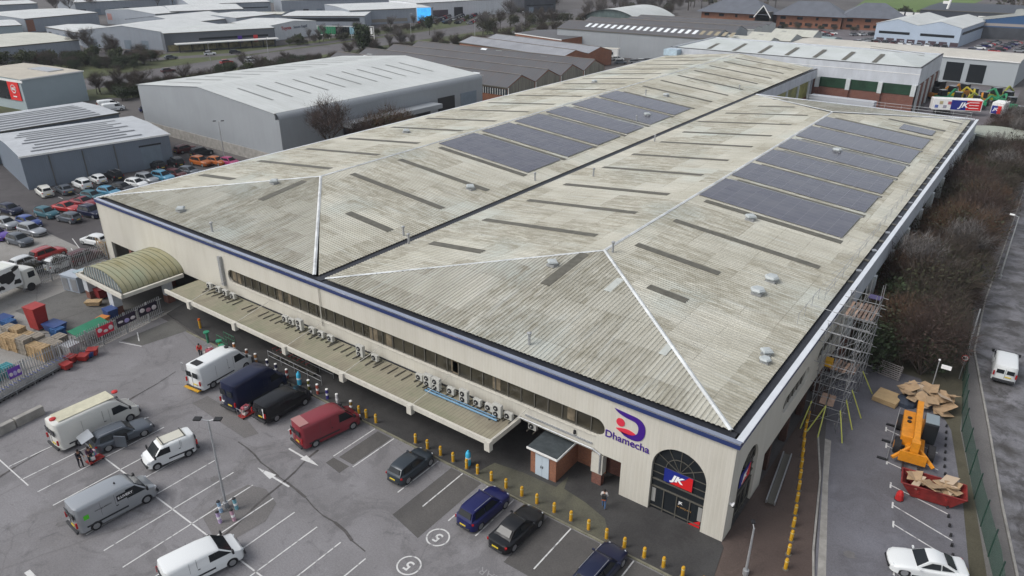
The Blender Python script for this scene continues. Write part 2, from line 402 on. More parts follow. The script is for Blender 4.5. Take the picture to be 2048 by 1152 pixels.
# polygons (u=y, v)
hipv = lambda v: v / LS / (W / 2) * HY     # y of the hip at slope distance v
bk = lambda v: LR - 1.0 - v / LS / (W / 2) * 19.4
vg = 0.5 * LS
FR = {'RR': fr_right(0), 'RL': fr_left(-W), 'LR': fr_right(-W), 'LL': fr_left(-2 * W)}
corr('roof_slope', [(hipv(g), g), (HY, top), (bk(top), top), (bk(g), g)], FR['RR'], PY, CD, ROOF, main)
corr('roof_slope', [(hipv(vg) + 0.6, vg), (HY, top), (bk(top), top), (LR - 1, vg)], FR['RL'], PY, CD, ROOF, main)
corr('roof_slope', [(hipv(vg) + 0.6, vg), (HY, top), (LL, top), (LL, vg)], FR['LR'], PY, CD, ROOF, main)
corr('roof_slope', [(hipv(0.15), 0.15), (HY, top), (LL, top), (LL, 0.15)], FR['LL'], PY, CD, ROOF, main)
for x0 in (-W, -2 * W):
    a0 = GW / HY * (W / 2)
    corr('hip_slope', [(a0, GW * LF), (W / 2, HY * LF), (W - a0, GW * LF)], fr_front(x0), PY, CD, ROOF, main)
# back hip of the right bay
frb = lambda u, v, h: V(-u, LR - v / 1.0, H + v * (H2 - H) / 19.4 + h)
corr('hip_slope', [(1.2, 1.1), (W / 2, 19.4), (W - 0.6, 0.8)], frb, PY, CD, ROOF, main)
# --- ridge and hip cappings
def cap(p, q, wd=0.42, m=HIP, n=None):
    p = Vector(p); q = Vector(q); d = (q - p).normalized(); sdv = V(d.y, -d.x, 0).normalized() * wd / 2
    mb = MB(); k = max(2, int((q - p).length / 2.4))
    for i in range(k):
        a = p + (q - p) * (i / k); b = p + (q - p) * ((i + 1) / k) - d * 0.02; up = V(0, 0, 0.13 + 0.012 * (i % 2)); lo = V(0, 0, 0.05)
        mb.add([a - sdv + lo, a + up, a + sdv + lo, b - sdv + lo, b + up, b + sdv + lo], [(0, 3, 4, 1), (1, 4, 5, 2), (0, 1, 2), (3, 5, 4)])
        mb.f[-4:] = [f[::-1] for f in mb.f[-4:]]
    return mb.build('ridge_capping', m, main)
for k in (0, 1):
    xr = -W / 2 - k * W
    cap((xr, HY, H2), (xr, (98 if k == 0 else LL), H2), 0.36)
    cap((-k * W - GW, GW, H + GW * SF), (xr, HY, H2), 0.34)
    cap((-(k + 1) * W + (0.6 if k == 0 else 0.2), 0.9, H + 0.05), (xr, HY, H2), 0.30)
cap((-1.1, LR - 1, H + 0.1), (-W / 2, 98, H2), 0.35); cap((-W + 0.7, LR - 1, H + 0.1), (-W / 2, 98, H2), 0.3)
# --- roof lights (fixed rhythm of nine metres)
YS = [13.1, 21.9, 30.5, 38.7, 48.6, 57.3, 66.6, 75, 84.6, 93.7, 102, 110.5, 119, 128, 137, 146, 154]
def plate(mb, fr, u0, u1, v0, v1, h0, h1, inset=0.0):
    vs = [fr(u, v, h) for h in (h0, h1) for u, v in ((u0, v0), (u1, v0), (u1, v1), (u0, v1))]
    n = len(mb.v); mb.add(vs, [(4, 5, 6, 7), (0, 1, 5, 4), (1, 2, 6, 5), (2, 3, 7, 6), (3, 0, 4, 7)])
    fl = (vs[5] - vs[4]).cross(vs[7] - vs[4]).dot(fr(0, 0, 1) - fr(0, 0, 0)) < 0
    if fl: mb.f[-5:] = [f[::-1] for f in mb.f[-5:]]
    if mb.uv is not None: mb.uv += [(u, v) for _ in (0, 1) for u, v in ((u0, v0), (u1, v0), (u1, v1), (u0, v1))]
    return mb
def strip(fr, y, v0, v1, wd=0.95):
    mb = MB(); plate(mb, fr, y - wd / 2, y + wd / 2, v0, v1, CD + 0.005, CD + 0.025); return mb.build('rooflight', STRIP, main)
for i, y in enumerate(YS):
    # right bay, outer slope
    if y < 100:
        v0, v1 = 3.6, 18.9
        if i == 0: strip(FR['RR'], 14.8, 10.3, 13.95)
        elif i == 1: strip(FR['RR'], y, 10.3, 18.9)
        else: strip(FR['RR'], y, v0, v1)
    elif y < 112: strip(FR['RR'], y, 1.6 if i == 11 else 3.0, 4.6 if i == 11 else 12.0)
    if y < 112:
        if i == 0: strip(FR['RL'], y, 2.9, 9.8)
        elif y < 100: strip(FR['RL'], y, 1.4 if i in (8,) else 2.9, 17.5)
        else: strip(FR['RL'], y, 6, 12.8 if y < 105 else 9)
    if i == 0: strip(FR['LR'], y, 3.0, 9.7)
    else: strip(FR['LR'], y, 3.3, 18.6)
    if i == 0: strip(FR['LL'], y, 2.2, 9.6)
    else: strip(FR['LL'], y, 2.6, 18.2)
def fstrip(x0, u, v0, v1):
    mb = MB(); plate(mb, fr_front(x0), u - .5, u + .5, v0, v1, CD + .005, CD + .025); return mb.build('rooflight', STRIP, main)
fstrip(-W, 19.1, 10.2, 17.0); fstrip(-2 * W, 19.8, 9.8, 16.4)
# --- solar arrays: each array one part, cells and frames in the material
m, t, b = newmat('solar_panel', 0.22, 0.55)
uv = N(t, 'ShaderNodeTexCoord').outputs['UV']
br = N(t, 'ShaderNodeTexBrick'); br.offset = 0.0; br.inputs['Scale'].default_value = 1.0; br.inputs['Brick Width'].default_value = 1.02; br.inputs['Row Height'].default_value = 1.66
br.inputs['Mortar Size'].default_value = 0.018; br.inputs['Color1'].default_value = (0.066, 0.066, 0.088, 1); br.inputs['Color2'].default_value = (0.082, 0.082, 0.104, 1); br.inputs['Mortar'].default_value = (0.17, 0.17, 0.19, 1)
t.links.new(uv, br.inputs['Vector'])
dn = noise(t, uv, 0.35, (1, 1, 1), 5, 0.6)
sc_ = mix(t, ramp(t, dn, [(0.42, BW(0)), (0.7, BW(0.28))]), br.outputs[0], (0.17, 0.17, 0.17))
t.links.new(sc_, b.inputs['Base Color']); SOLAR = m
for y0, y1 in ((39.7, 47.8), (49.8, 56.5), (58.4, 65.7), (67.6, 74.0), (76.0, 83.7), (85.7, 92.6)):
    for key, v0, rh in (('RR', 3.9, 1.62), ('LR', 3.7, 1.6)):
        mb = MB(); mb.uv = []
        n = round((y1 - y0) / 1.02); y1b = y0 + n * 1.02; nv = 10
        plate(mb, FR[key], y0, y1b, v0, v0 + nv * rh, CD + 0.09, CD + 0.13)
        mb.uv = [(u - y0, v - v0) for u, v in mb.uv]
        mb.build('solar_array', SOLAR, main)
        rl = MB()
        for q in range(nv + 1): plate(rl, FR[key], y0, y1b, v0 + q * rh - 0.1 + (0.15 if q == 0 else 0) , v0 + q * rh + (0.15 if q == 0 else 0), CD + 0.0, CD + 0.088)
        rl.build('mounting_rail', ALU, main)
mb = MB(); mb.uv = []; plate(mb, FR['RR'], 96.0, 100.1, 4.2, 9.2, CD + .09, CD + .13); mb.build('solar_array', SOLAR, main)
# cable trays beside the arrays
for y in (48.0, 56.8, 66.0, 74.3, 84.0):
    mb = MB()
    plate(mb, FR['RR'], y + 0.02, y + 0.16, 3.7, 19.6, CD + 0.03, CD + 0.12)
    mb.build('cable_tray', ALU, main)
    mb = MB(); plate(mb, FR['LR'], y + 0.02, y + 0.14, 4, 19.4, CD + 0.03, CD + 0.10); mb.build('cable_tray', ALU, main)
# --- parapet trim: front and right
def trim(p0, p1, outn, name_pre=''):
    p0 = Vector(p0); p1 = Vector(p1); d = (p1 - p0).normalized(); o = Vector(outn); Ln = (p1 - p0).length
    ang = math.atan2(d.y, d.x)
    mid = (p0 + p1) / 2
    b = MB().box(mid + o * 0.10 + V(0, 0, 8.16), (Ln + 0.0, 0.2, 0.34), ang).build('blue_fascia', NAVY, main)
    b2 = MB().box(mid + o * 0.02 + V(0, 0, 8.39), (Ln, 0.40, 0.11), ang).build('parapet_capping', CAPM, main)
    b3 = MB().box(mid - o * 0.20 + V(0, 0, 8.345), (Ln, 0.05, 0.16), ang).build('parapet_capping', BLACK, main)
CAPM = mat('silver_capping', (0.50, 0.53, 0.62), 0.22, 0.85, var=0.12, vs=0.3)
CAPW = mat('white_capping', (0.66, 0.69, 0.72), 0.35, 0.2, var=0.1, vs=0.3)
trim((-2 * W, 0, 0), (0.22, 0, 0), (0, -1, 0))
MB().box((-W - 0.2, 0.62, 8.26), (2 * W - 0.4, 0.85, 0.06)).build('gutter', GUTTER, main)
mb = MB().box((0.10, 14.9, 8.16), (0.2, 29.8, 0.34)); mb.build('blue_fascia', NAVY, main)
MB().box((0.03, LR / 2 + 0.1, 8.40), (0.44, LR - 0.1, 0.11)).build('parapet_capping', CAPW, main)
MB().box((-0.63, LR / 2, 8.26), (0.82, LR - 2.2, 0.06)).build('gutter', GUTTER, main)
MB().box((-W, 58.9, 8.33), (1.0, 116.8, 0.08)).build('valley_gutter', GUTTER, main)
MB().box((-2 * W - 0.03, LL / 2 + .1, 8.40), (0.30, LL - 0.2, 0.12)).build('parapet_capping', CAPW, main)
MB().box((-W / 2 - 0.1, LR + 0.05, 8.40), (W - 0.5, 0.5, 0.14)).build('parapet_capping', CAPW, main)
# exposed valley edge beyond the right bay
MB().box((-W + 0.35, (LR + LL) / 2, 8.42), (0.35, LL - LR - 0.6, 0.12)).build('parapet_capping', BLACK, main)
MB().box((-W + 0.5, (LR + LL) / 2, 7.3), (0.25, LL - LR - 0.8, 2.1)).build('fascia_panel', mat('white_fascia', (0.47, 0.495, 0.53), 0.5, var=0.14, vs=0.5, streak=(1, 1, .3)), main)
WFAS = MATS['white_fascia']
# --- front wall, openings cut for the long window and the arch
def arcpts(cx, cz, r, a0, a1, n): return [(cx + r * math.cos(R(a0 + (a1 - a0) * i / n)), cz + r * math.sin(R(a0 + (a1 - a0) * i / n))) for i in range(n + 1)]
outer = [(-2 * W, 0), (-80.1, 0), (-80.1, 3.0), (-7.95, 3.0), (-7.95, 0), (-5.6, 0)] + arcpts(-3.6, 4.0, 2.0, 180, 0, 24) + [(-1.6, 0), (-.004, 0), (-.004, 8.0), (-2 * W, 8.0)]
hole = arcpts(-54.2, 5.2, 0.75, 90, 270, 10) + arcpts(-10.2, 5.2, 0.75, -90, 90, 10)
mb = MB(); wall_panel(mb, outer, [hole], lambda a, z, d: V(a, d, z), 0.3)
o = mb.build('front_wall', CREAM, main); uv_from(o, lambda c: (c.x + c.y, c.z))
# long window: glazing with mullions
for i in range(12):
    x0 = -54.95 + i * (45.5 / 12); x1 = x0 + 45.5 / 12
    win = MB().box(((x0 + x1) / 2, 0.26, 5.2), (x1 - x0 - 0.005, 0.06, 1.7)).build('window', BRONZE, main)
    f = MB()
    for k in range(3): f.box((x0 + 0.04 + k * (x1 - x0) / 3, 0.19, 5.2), (0.07, 0.08, 1.7))
    f.box(((x0 + x1) / 2, 0.2, 4.50), (x1 - x0 - 0.08, 0.05, 0.08)); f.box(((x0 + x1) / 2, 0.2, 5.90), (x1 - x0 - 0.08, 0.05, 0.08))
    f.build('mullion', FRAME, win)
    if i % 3 != 1:
        bl = MB()
        for k in range(2):
            if random.random() < .55:
                bl.box((x0 + 0.8 + k * 1.9 * random.random(), 0.218, 5.2 + random.uniform(-.1, .15)), (random.uniform(.5, 1.1), 0.012, 1.15))
        if bl.v: bl.build('blind', mat('brown_blind', (0.13, 0.105, 0.07), 0.8, var=.5, vs=2), win)
sd_ = MB().box((-32.2, -0.03, 4.40), (44.0, 0.1, 0.07)).build('window_sill', CREAMP, main)
# arch windows
def arch(fr, a0, a1, zs, mat_fr, sign):
    cx = (a0 + a1) / 2; r = (a1 - a0) / 2
    pts = [(a0, 0)] + arcpts(cx, zs, r, 180, 0, 20) + [(a1, 0)]
    mb = MB(); n = len(pts); mb.add([fr(a, z, 0.27) for a, z in pts], [tuple(range(n))])
    win = mb.build('arch_window', GLASS, main)
    f = MB()
    def bar(p, q, wd=0.07):
        p3, q3 = fr(*p, 0.22), fr(*q, 0.22); f.tube(p3, q3, wd / 2 * 1.2, 4)
    for i in range(6):
        th = R(180 - 180 * i / 6) if i else R(180)
        bar((cx + math.cos(th) * r * 0.0, zs), (cx + math.cos(th) * r * .99, zs + math.sin(th) * r * .99), 0.05)
    bar((cx, zs), (cx + r, zs), 0.05)
    a = arcpts(cx, zs, r * 0.52, 180, 0, 14)
    for i in range(14): bar(a[i], a[i + 1], 0.05)
    a = arcpts(cx, zs, r * 0.985, 180, 0, 20)
    for i in range(20): bar(a[i], a[i + 1], 0.1)
    for z in (2.75, 2.1): bar((a0, z), (a1, z), 0.1)
    bar((a0, 3.35), (a1, 3.35), 0.05)
    for k in range(5): bar((a0 + .04 + (a1 - a0 - .08) * k / 4, 0), (a0 + .04 + (a1 - a0 - .08) * k / 4, 2.1), 0.07)
    for k in (1, 2, 3): bar((a0 + (a1 - a0) * k / 4, 2.7), (a0 + (a1 - a0) * k / 4, zs), 0.04)
    bar((a0, 0.35), (a1, 0.35), 0.07)
    f.build('window_frame', FRAME, win)
    return win
frf = lambda a, z, d: V(a, d, z)
frs = lambda a, z, d: V(-d, a, z)
aw = arch(frf, -5.6, -1.6, 4.0, FRAME, 1)
aw2 = arch(frs, 1.6, 5.4, 3.9, FRAME, 1)
# JK banners
BLUEB = mat('banner_blue', (0.01, 0.02, 0.20), 0.5); REDB = mat('banner_red', (0.55, 0.012, 0.015), 0.5); WHT = mat('banner_white', (0.8, 0.8, 0.8), 0.5)
def jk(fr, M, a0, z0, wd, ht, parent, flip=False):
    bn = MB().add([fr(a0, z0, 0), fr(a0 + wd, z0, 0), fr(a0 + wd, z0 + ht, 0), fr(a0, z0 + ht, 0), fr(a0, z0, .04), fr(a0 + wd, z0, .04), fr(a0 + wd, z0 + ht, .04), fr(a0, z0 + ht, .04)],
                  [(0, 1, 2, 3), (7, 6, 5, 4), (0, 4, 5, 1), (1, 5, 6, 2), (2, 6, 7, 3), (3, 7, 4, 0)]).build('banner', BLUEB, parent)
    MB().add([fr(a0 + wd * .22, z0, -.006), fr(a0 + wd, z0, -.006), fr(a0 + wd, z0 + ht * 1.0, -.006), fr(a0 + wd * .86, z0 + ht, -.006), fr(a0 + wd * .72, z0 + ht * .66, -.006)], [(0, 1, 2, 3, 4)]).build('red_field', REDB, bn)
    text('lettering', 'JK', ht * 0.62, M, WHT, bn, 0.004, ht * 0.03, 1.25, 0.25)
jk(lambda a, z, d: V(a, 0.12 + d, z), m_front(-3.72, 0.105, 3.48), -4.68, 2.95, 2.1, 1.1, aw)
jk(lambda a, z, d: V(-0.12 - d, a, z), m_side(-0.105, 3.3, 3.48), 2.4, 2.95, 2.0, 1.1, aw2)
# small lettering and red corner on the door glass
text('door_lettering', 'JK', 0.3, m_front(-3.3, 0.232, 1.55), WHT, aw, 0.002, 0.01)
text('door_lettering', 'no entry only', 0.2, m_front(-3.0, 0.232, 1.2), mat('gold_lettering', (0.45, 0.25, 0.08), 0.5), aw, 0.002)
MB().add([V(-2.6, .235, .1), V(-1.75, .235, .1), V(-1.75, .235, .75)], [(0, 1, 2)]).build('red_decal', REDB, aw)
for xx in (-5.35, -1.85): MB().box((xx, 0.24, 1.3), (0.3, 0.02, 1.2)).build('white_panel', mat('dull_panel', (0.25, 0.25, 0.24), 0.5), aw)
# logo: purple bowl, red dot and red leaf, wordmark
PURP = mat('sign_purple', (0.045, 0.008, 0.20), 0.5); SRED = mat('sign_red', (0.60, 0.03, 0.06), 0.5)
def extr(name, pts, m, y=-0.05, th=0.045, parent=main):
    mb = MB(); n = len(pts); vs = [V(a, y, z) for a, z in pts] + [V(a, y + th, z) for a, z in pts]
    mb.add(vs, [tuple(range(n)), tuple(range(2 * n - 1, n - 1, -1))] + [(i, n + i, n + (i + 1) % n, (i + 1) % n) for i in range(n)])
    return mb.build(name, m, parent)
lx, lz = -7.62, 6.38
def bez(p0, p1, p2, n=10): return [((1 - t) ** 2 * p0[0] + 2 * t * (1 - t) * p1[0] + t * t * p2[0], (1 - t) ** 2 * p0[1] + 2 * t * (1 - t) * p1[1] + t * t * p2[1]) for t in [i / n for i in range(n + 1)]]
outl = bez((-1.25, 1.12), (-0.2, 1.05), (0.55, 1.0), 4) + bez((0.55, 1.0), (1.42, 0.9), (1.42, 0.0)) + bez((1.42, 0.0), (1.42, -1.15), (0.3, -1.12)) + bez((0.3, -1.12), (-0.4, -1.1), (-0.62, -0.72), 6) + bez((-0.62, -0.72), (0.85, -0.95), (0.85, 0.0)) + bez((0.85, 0.0), (0.85, 0.55), (0.3, 0.6)) + bez((0.3, 0.6), (-0.8, 0.65), (-1.25, 1.12), 6)
logo = extr('logo_bowl', [(lx + a * 0.92, lz + z * 0.92) for a, z in outl][::-1], PURP)
extr('logo_dot', [(lx - 0.62 + a, lz + 0.05 + z) for a, z in arcpts(0, 0, 0.33, 0, 345, 18)][::-1], SRED, parent=logo)
extr('logo_leaf', [(lx + a, lz + z) for a, z in bez((-0.95, -0.55), (0.0, -0.15), (0.6, -0.5)) + bez((0.6, -0.5), (-0.2, -1.05), (-0.95, -0.55))[1:]][::-1], SRED, parent=logo)
text('lettering', 'Dhamecha', 0.84, m_front(-7.65, -0.03, 5.02), PURP, main, 0.02, 0.006, 0.98)
# --- right wall (near part cream, then bays)
outer = [(.004, 0), (1.6, 0)] + arcpts(3.5, 3.9, 1.9, 180, 0, 24) + [(5.4, 0), (7.3, 0), (7.3, 2.9), (29.6, 2.9), (29.6, 8.0), (.004, 8.0)]
def loz(a0, a1): return arcpts(a0 + .7, 5.25, .7, 90, 270, 8) + arcpts(a1 - .7, 5.25, .7, -90, 90, 8)
mb = MB(); wall_panel(mb, outer, [loz(10.3, 16.9), loz(19.3, 26)], lambda a, z, d: V(-d, a, z), 0.3)
o = mb.build('side_wall', CREAM, main); uv_from(o, lambda c: (c.y + c.x, c.z))
for a0, a1 in ((10.3, 16.9), (19.3, 26)):
    win = MB().box((-0.26, (a0 + a1) / 2, 5.25), (0.06, a1 - a0 + .1, 1.6)).build('window', BRONZE, main)
    f = MB()
    for k in range(1, 6): f.box((-0.2, a0 + (a1 - a0) * k / 6, 5.25), (0.05, 0.06, 1.5))
    f.build('mullion', FRAME, win)
# corner return: closes wall to soffit, gives the arch piers thickness
MB().box((-1.15, 6.35, 3.9), (0.25, 0.3, 7.8)).build('inner_pier', CREAMP, main)
bays = [29.9 + 8.75 * k for k in range(11)]
MB().box((0.0, (29.6 + LR) / 2, 7.0), (0.22, LR - 29.6, 2.35)).build('fascia_panel', WFAS, main)
for i, y in enumerate(bays):
    MB().box((0.0, y + .5, 4.3), (0.7, 0.7, 3.05)).build('pilaster', mat('pilaster_white', (0.5, 0.53, 0.53), .6, var=.08, vs=1), main)
    MB().box((0.0, y + .5, 1.39), (0.62, 0.62, 2.77)).build('pilaster', BRICK, main)
    if i < 10:
        MB().box((-0.5, y + 4.875, 4.3), (0.1, 8.0, 3.05)).build('green_glazing', GREENP, main)
        MB().box((-0.42, y + 4.875, 1.39), (0.24, 8.0, 2.77)).build('brick_base', BRICK, main)
        MB().box((-0.28, y + 3.0, 1.0), (0.06, 1.6, 1.9)).build('door', BLACK, main)
SHADEBRICK = brick_mat('shaded_brick', (0.085, 0.045, 0.035), (0.055, 0.03, 0.026), (0.08, 0.06, 0.05))  # darker copy of the brick: shade under the overhang put into the colour
# --- recessed ground floor under the overhang
SOF = mat('soffit', (0.30, 0.29, 0.26), 0.8)
MB().box((-43.9, 1.9, 2.93), (72.0, 3.3, 0.08)).build('soffit', SOF, main)
MB().box((-43.9, 3.7, 1.45), (72.0, 0.3, 2.9)).build('brick_wall', SHADEBRICK, main)
for x in range(-74, -18, 8):
    w_ = MB().box((x + 2, 3.52, 1.5), (3.2, 0.05, 1.9)).build('ground_floor_window', GLASS, main)
    MB().box((x + 2, 3.48, 1.5), (0.08, 0.04, 1.9)).build('frame', FRAME, w_)
for x in list(range(-76, -12, 8)):
    MB().box((x, 0.45, 1.45), (0.6, 0.6, 2.88)).build('pier', BRICK, main)
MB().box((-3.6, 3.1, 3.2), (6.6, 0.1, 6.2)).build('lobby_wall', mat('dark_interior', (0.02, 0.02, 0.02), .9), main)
MB().box((-9.9, 0.25, 2.0), (0.95, 0.6, 1.72)).build('white_pier', CREAMP, main)
MB().box((-9.9, 0.25, 0.57), (0.8, 0.5, 1.14)).build('pier', BRICK, main)
MB().box((-9.0, 1.8, 1.45), (2.1, 0.1, 2.9)).build('brick_wall', BRICK, main)
MB().box((-12.2, 1.5, 1.45), (4.6, 0.12, 2.9)).build('brick_wall', BRICK2, main)
MB().box((-12.0, 1.42, 2.55), (3.6, 0.05, 0.6)).build('high_window', GLASS, main)
dp = MB().tube((-9.62, -0.12, 3.0), (-9.62, -0.12, 1.3), 0.07).tube((-9.62, -0.12, 3.0), (-10.3, -0.12, 3.25), .07).tube((-10.3, -.12, 3.25), (-17.0, -.12, 3.25), .06); dp.build('downpipe', GALV, main)
MB().box((-2.6, 18.5, 1.4), (0.3, 22, 2.8)).build('brick_wall', SHADEBRICK, main)
for y in (9.5, 14, 18.5, 23, 27.5): MB().box((-.4, y, 1.4), (.5, .5, 2.8)).build('pier', SHADEBRICK, main); MB().box((-2.42, y + 2, 1.2), (.08, 2.4, 2.2)).build('door', BLACK, main)  # black slabs: openings under the overhang darkened by colour
MB().box((-1.4, 18.5, 2.93), (2.7, 22, 0.08)).build('soffit', SOF, main)
# left wall, back wall
o = MB().box((-2 * W - 0.06, LL / 2, 4.1), (0.2, LL, 8.2)).build('side_wall', CREAM, main); uv_from(o, lambda c: (c.y, c.z))
o = MB().box((-W / 2, LR - 0.05, 4.1), (W - .6, 0.2, 8.1)).build('back_wall', WFAS, main)
for k in range(5):
    y = LR + 3 + k * 8.8
    MB().box((-W + 0.5, y, 3.1), (0.5, 0.5, 6.2)).build('pilaster', MATS['pilaster_white'], main)
    if k < 4:
        MB().box((-W + 0.35, y + 4.4, 4.3), (0.1, 8.1, 3.8)).build('green_glazing', mat('yellow_green_infill', (0.22, 0.22, 0.07), .5, var=.5, vs=.4), main)
        MB().box((-W + 0.4, y + 4.4, 1.2), (0.2, 8.1, 2.38)).build('brick_base', BRICK, main)
MB().box((-1.5 * W, LL + .5, 4.1), (W - .6, 0.2, 8.2)).build('back_wall', WFAS, main)
# ledge at left corner, cream lintel over the delivery gap
MB().box((-79.0, 0.6, 3.25), (3.8, 1.0, 0.5)).build('lintel', CREAMP, main)
# --- canopy along the front
can = MB(); CZ = 3.1
can.box((-38.9, -1.93, CZ - 0.1), (43.8, 3.7, 0.14)); can.mi = [0] * 6
m, t, b = newmat('mossy_canopy_felt', 0.95, 0.15)
p = N(t, 'ShaderNodeNewGeometry').outputs['Position']; uvp = p
big = noise(t, p, 0.22, (1, 1, 1), 6, 0.7, 0.3)
c1 = ramp(t, big, [(0.35, (0.215, 0.19, 0.145)), (0.5, (0.275, 0.255, 0.19)), (0.66, (0.22, 0.225, 0.155))])
st = noise(t, p, 1.0, (2.5, .3, 1), 5, .7)
c1 = mix(t, .5, c1, ramp(t, st, [(0.3, BW(.35)), (0.7, BW(.6))]), 'OVERLAY')
sx_ = N(t, 'ShaderNodeSeparateXYZ'); t.links.new(p, sx_.inputs[0]); fm = N(t, 'ShaderNodeMath', operation='MULTIPLY'); fm.inputs[1].default_value = 3.2; t.links.new(sx_.outputs[0], fm.inputs[0])
fq = N(t, 'ShaderNodeMath', operation='FRACT'); t.links.new(fm.outputs[0], fq.inputs[0]); fl = N(t, 'ShaderNodeMath', operation='LESS_THAN'); fl.inputs[1].default_value = .2; t.links.new(fq.outputs[0], fl.inputs[0])
fk = N(t, 'ShaderNodeMath', operation='MULTIPLY'); fk.inputs[1].default_value = .35; t.links.new(fl.outputs[0], fk.inputs[0])
t.links.new(mix(t, fk.outputs[0], c1, (.1, .09, .06)), b.inputs['Base Color']); MOSS = m
can.build('canopy_roof', MOSS, main)
MB().box((-39.0, -3.88, CZ - .05), (44.3, 0.2, 0.42)).build('canopy_fascia', CREAMP, main)
MB().box((-16.9, -1.95, CZ - .05), (0.2, 3.65, 0.42)).build('canopy_fascia', CREAMP, main)
for x in (-17.0, -25.0, -33.05, -40.85, -48.6, -56.4):
    bk_ = MB().box((x, -3.98, CZ - 0.25), (0.5, 0.42, 0.85)).build('canopy_bracket', CREAMP, main)
    MB().tube((x + .1, -3.9, CZ + .12), (x + .9, -0.02, CZ + 1.35), 0.03).build('tie_rod', CREAMP, main)
for i in range(48):   # flashing battens lying on the canopy
    x = -57.5 + i * 0.86
    if random.random() < .8: MB().box((x, -0.9 - random.uniform(0, .3), CZ + .03), (0.07, 1.3, 0.07), random.uniform(-.05, .05)).build('canopy_batten', FRAME, main)
MB().box((-38, -.06, CZ + .06), (42, .1, .1)).build('flashing', GUTTER, main)
# --- vaulted entrance porch
PX0, PX1, PYF = -73.0, -63.4, -7.4
vault = MB(); vault.uv = []
nseg = 16; cxv = (PX0 + PX1) / 2 + .1; hw = 4.2; rise = 1.7; zb = 3.15
for j in range(13):
    y = PYF + .35 + (0 - (PYF + .35)) * j / 12
    for i in range(nseg + 1):
        a = math.pi * i / nseg; vault.v.append((cxv - hw * math.cos(a), y, zb + rise * math.sin(a))); vault.uv.append((y, i * .55))
for j in range(12):
    for i in range(nseg): k = j * (nseg + 1) + i; vault.f.append((k, k + 1, k + nseg + 2, k + nseg + 1)); vault.mi.append(0)
m, t, b = newmat('algae_stained_vault', 0.6, 0.3)
uv = N(t, 'ShaderNodeTexCoord').outputs['UV']
big = noise(t, uv, 0.5, (1, .5, 1), 5, .6)
c1 = ramp(t, big, [(0.35, (0.235, 0.215, 0.11)), (0.5, (0.30, 0.285, 0.18)), (0.65, (0.27, 0.29, 0.195))])
t.links.new(c1, b.inputs['Base Color']); VAULT = m
vo = vault.build('porch_vault', VAULT, main, smooth=40)
rb = MB()
for j in range(0, 13):
    y = PYF + .35 + (-(PYF + .35)) * j / 12
    for i in range(nseg):
        a0_, a1_ = math.pi * i / nseg, math.pi * (i + 1) / nseg
        rb.tube((cxv - (hw + .02) * math.cos(a0_), y, zb + (rise + .02) * math.sin(a0_)), (cxv - (hw + .02) * math.cos(a1_), y, zb + (rise + .02) * math.sin(a1_)), .035, 4, cap=False)
rb.build('glazing_bar', mat('dull_bar', (.14, .14, .08), .6), vo)
# glazed tympanum
ty = MB(); pts = [(cxv - hw * math.cos(math.pi * i / 16), zb + rise * math.sin(math.pi * i / 16)) for i in range(17)]
ty.add([V(a, PYF + .36, z) for a, z in pts], [tuple(range(17))])
tyo = ty.build('porch_gable_glazing', mat('dusty_glass', (0.16, .19, .2), .25), main)
tb = MB()
for i in range(1, 14):
    x = cxv - hw + i * hw * 2 / 14; hgt = rise * math.sqrt(max(0, 1 - ((x - cxv) / hw) ** 2)); tb.box((x, PYF + .32, zb + hgt / 2), (.06, .05, hgt))
tb.build('glazing_bar', CREAMP, tyo)
fb = MB(); fb.box(((PX0 + PX1) / 2, PYF, 3.05), (PX1 - PX0 + .3, .3, .4)); fb.build('porch_beam', CREAMP, main)
MB().box((PX1, (PYF - .15) / 2 - .15, 3.05), (.3, -PYF - .4, .4)).build('porch_beam', CREAMP, main)
MB().box((PX0, (PYF - .15) / 2 - .15, 3.05), (.3, -PYF - .4, .4)).build('porch_beam', CREAMP, main)
MB().box((PX0 - .6, PYF / 2, 3.12), (1.0, 7.6, .12)).build('porch_flat_roof', mat('bluish_sheet', (.3, .38, .42), .5, var=.2, vs=1), main)
for x, y in ((-72.7, -6.6), (-66.4, -6.9), (-72.8, -1.2), (-64.6, -1.9)):
    MB().box((x, y, 1.9), (1.0 if y < -5 else .7, .9, 1.9)).build('porch_column', mat('column_grey', (.42, .44, .46), .7, var=.1, vs=2), main)
    MB().box((x, y, .47), (.95, .85, .94)).build('porch_column', BRICK, main)
# --- wall ducts and flag line, conduit
MB().box((-55.75, -0.16, 5.5), (0.42, 0.3, 3.3)).build('wall_duct', GALV, main)
MB().tube((-40.04, -0.12, 8.0), (-40.04, -0.12, 3.95), .05).build('downpipe', CREAMP, main)
MB().box((-13.4, -.05, 3.65), (6.0, .1, .12)).build('conduit', GALV, main)
MB().box((-11.9, -.07, 4.0), (.16, .14, .32)).build('alarm_box', BLACK, main)
MB().tube((-25.5, -1.65, CZ + .12), (-18.1, -1.5, CZ + .12), .09).build('blue_pipe', mat('pipe_blue', (.10, .22, .34), .5), main)
MB().tube((-25.5, -1.35, CZ + .12), (-18.4, -1.2, CZ + .12), .05).build('blue_pipe', MATS['pipe_blue'], main)
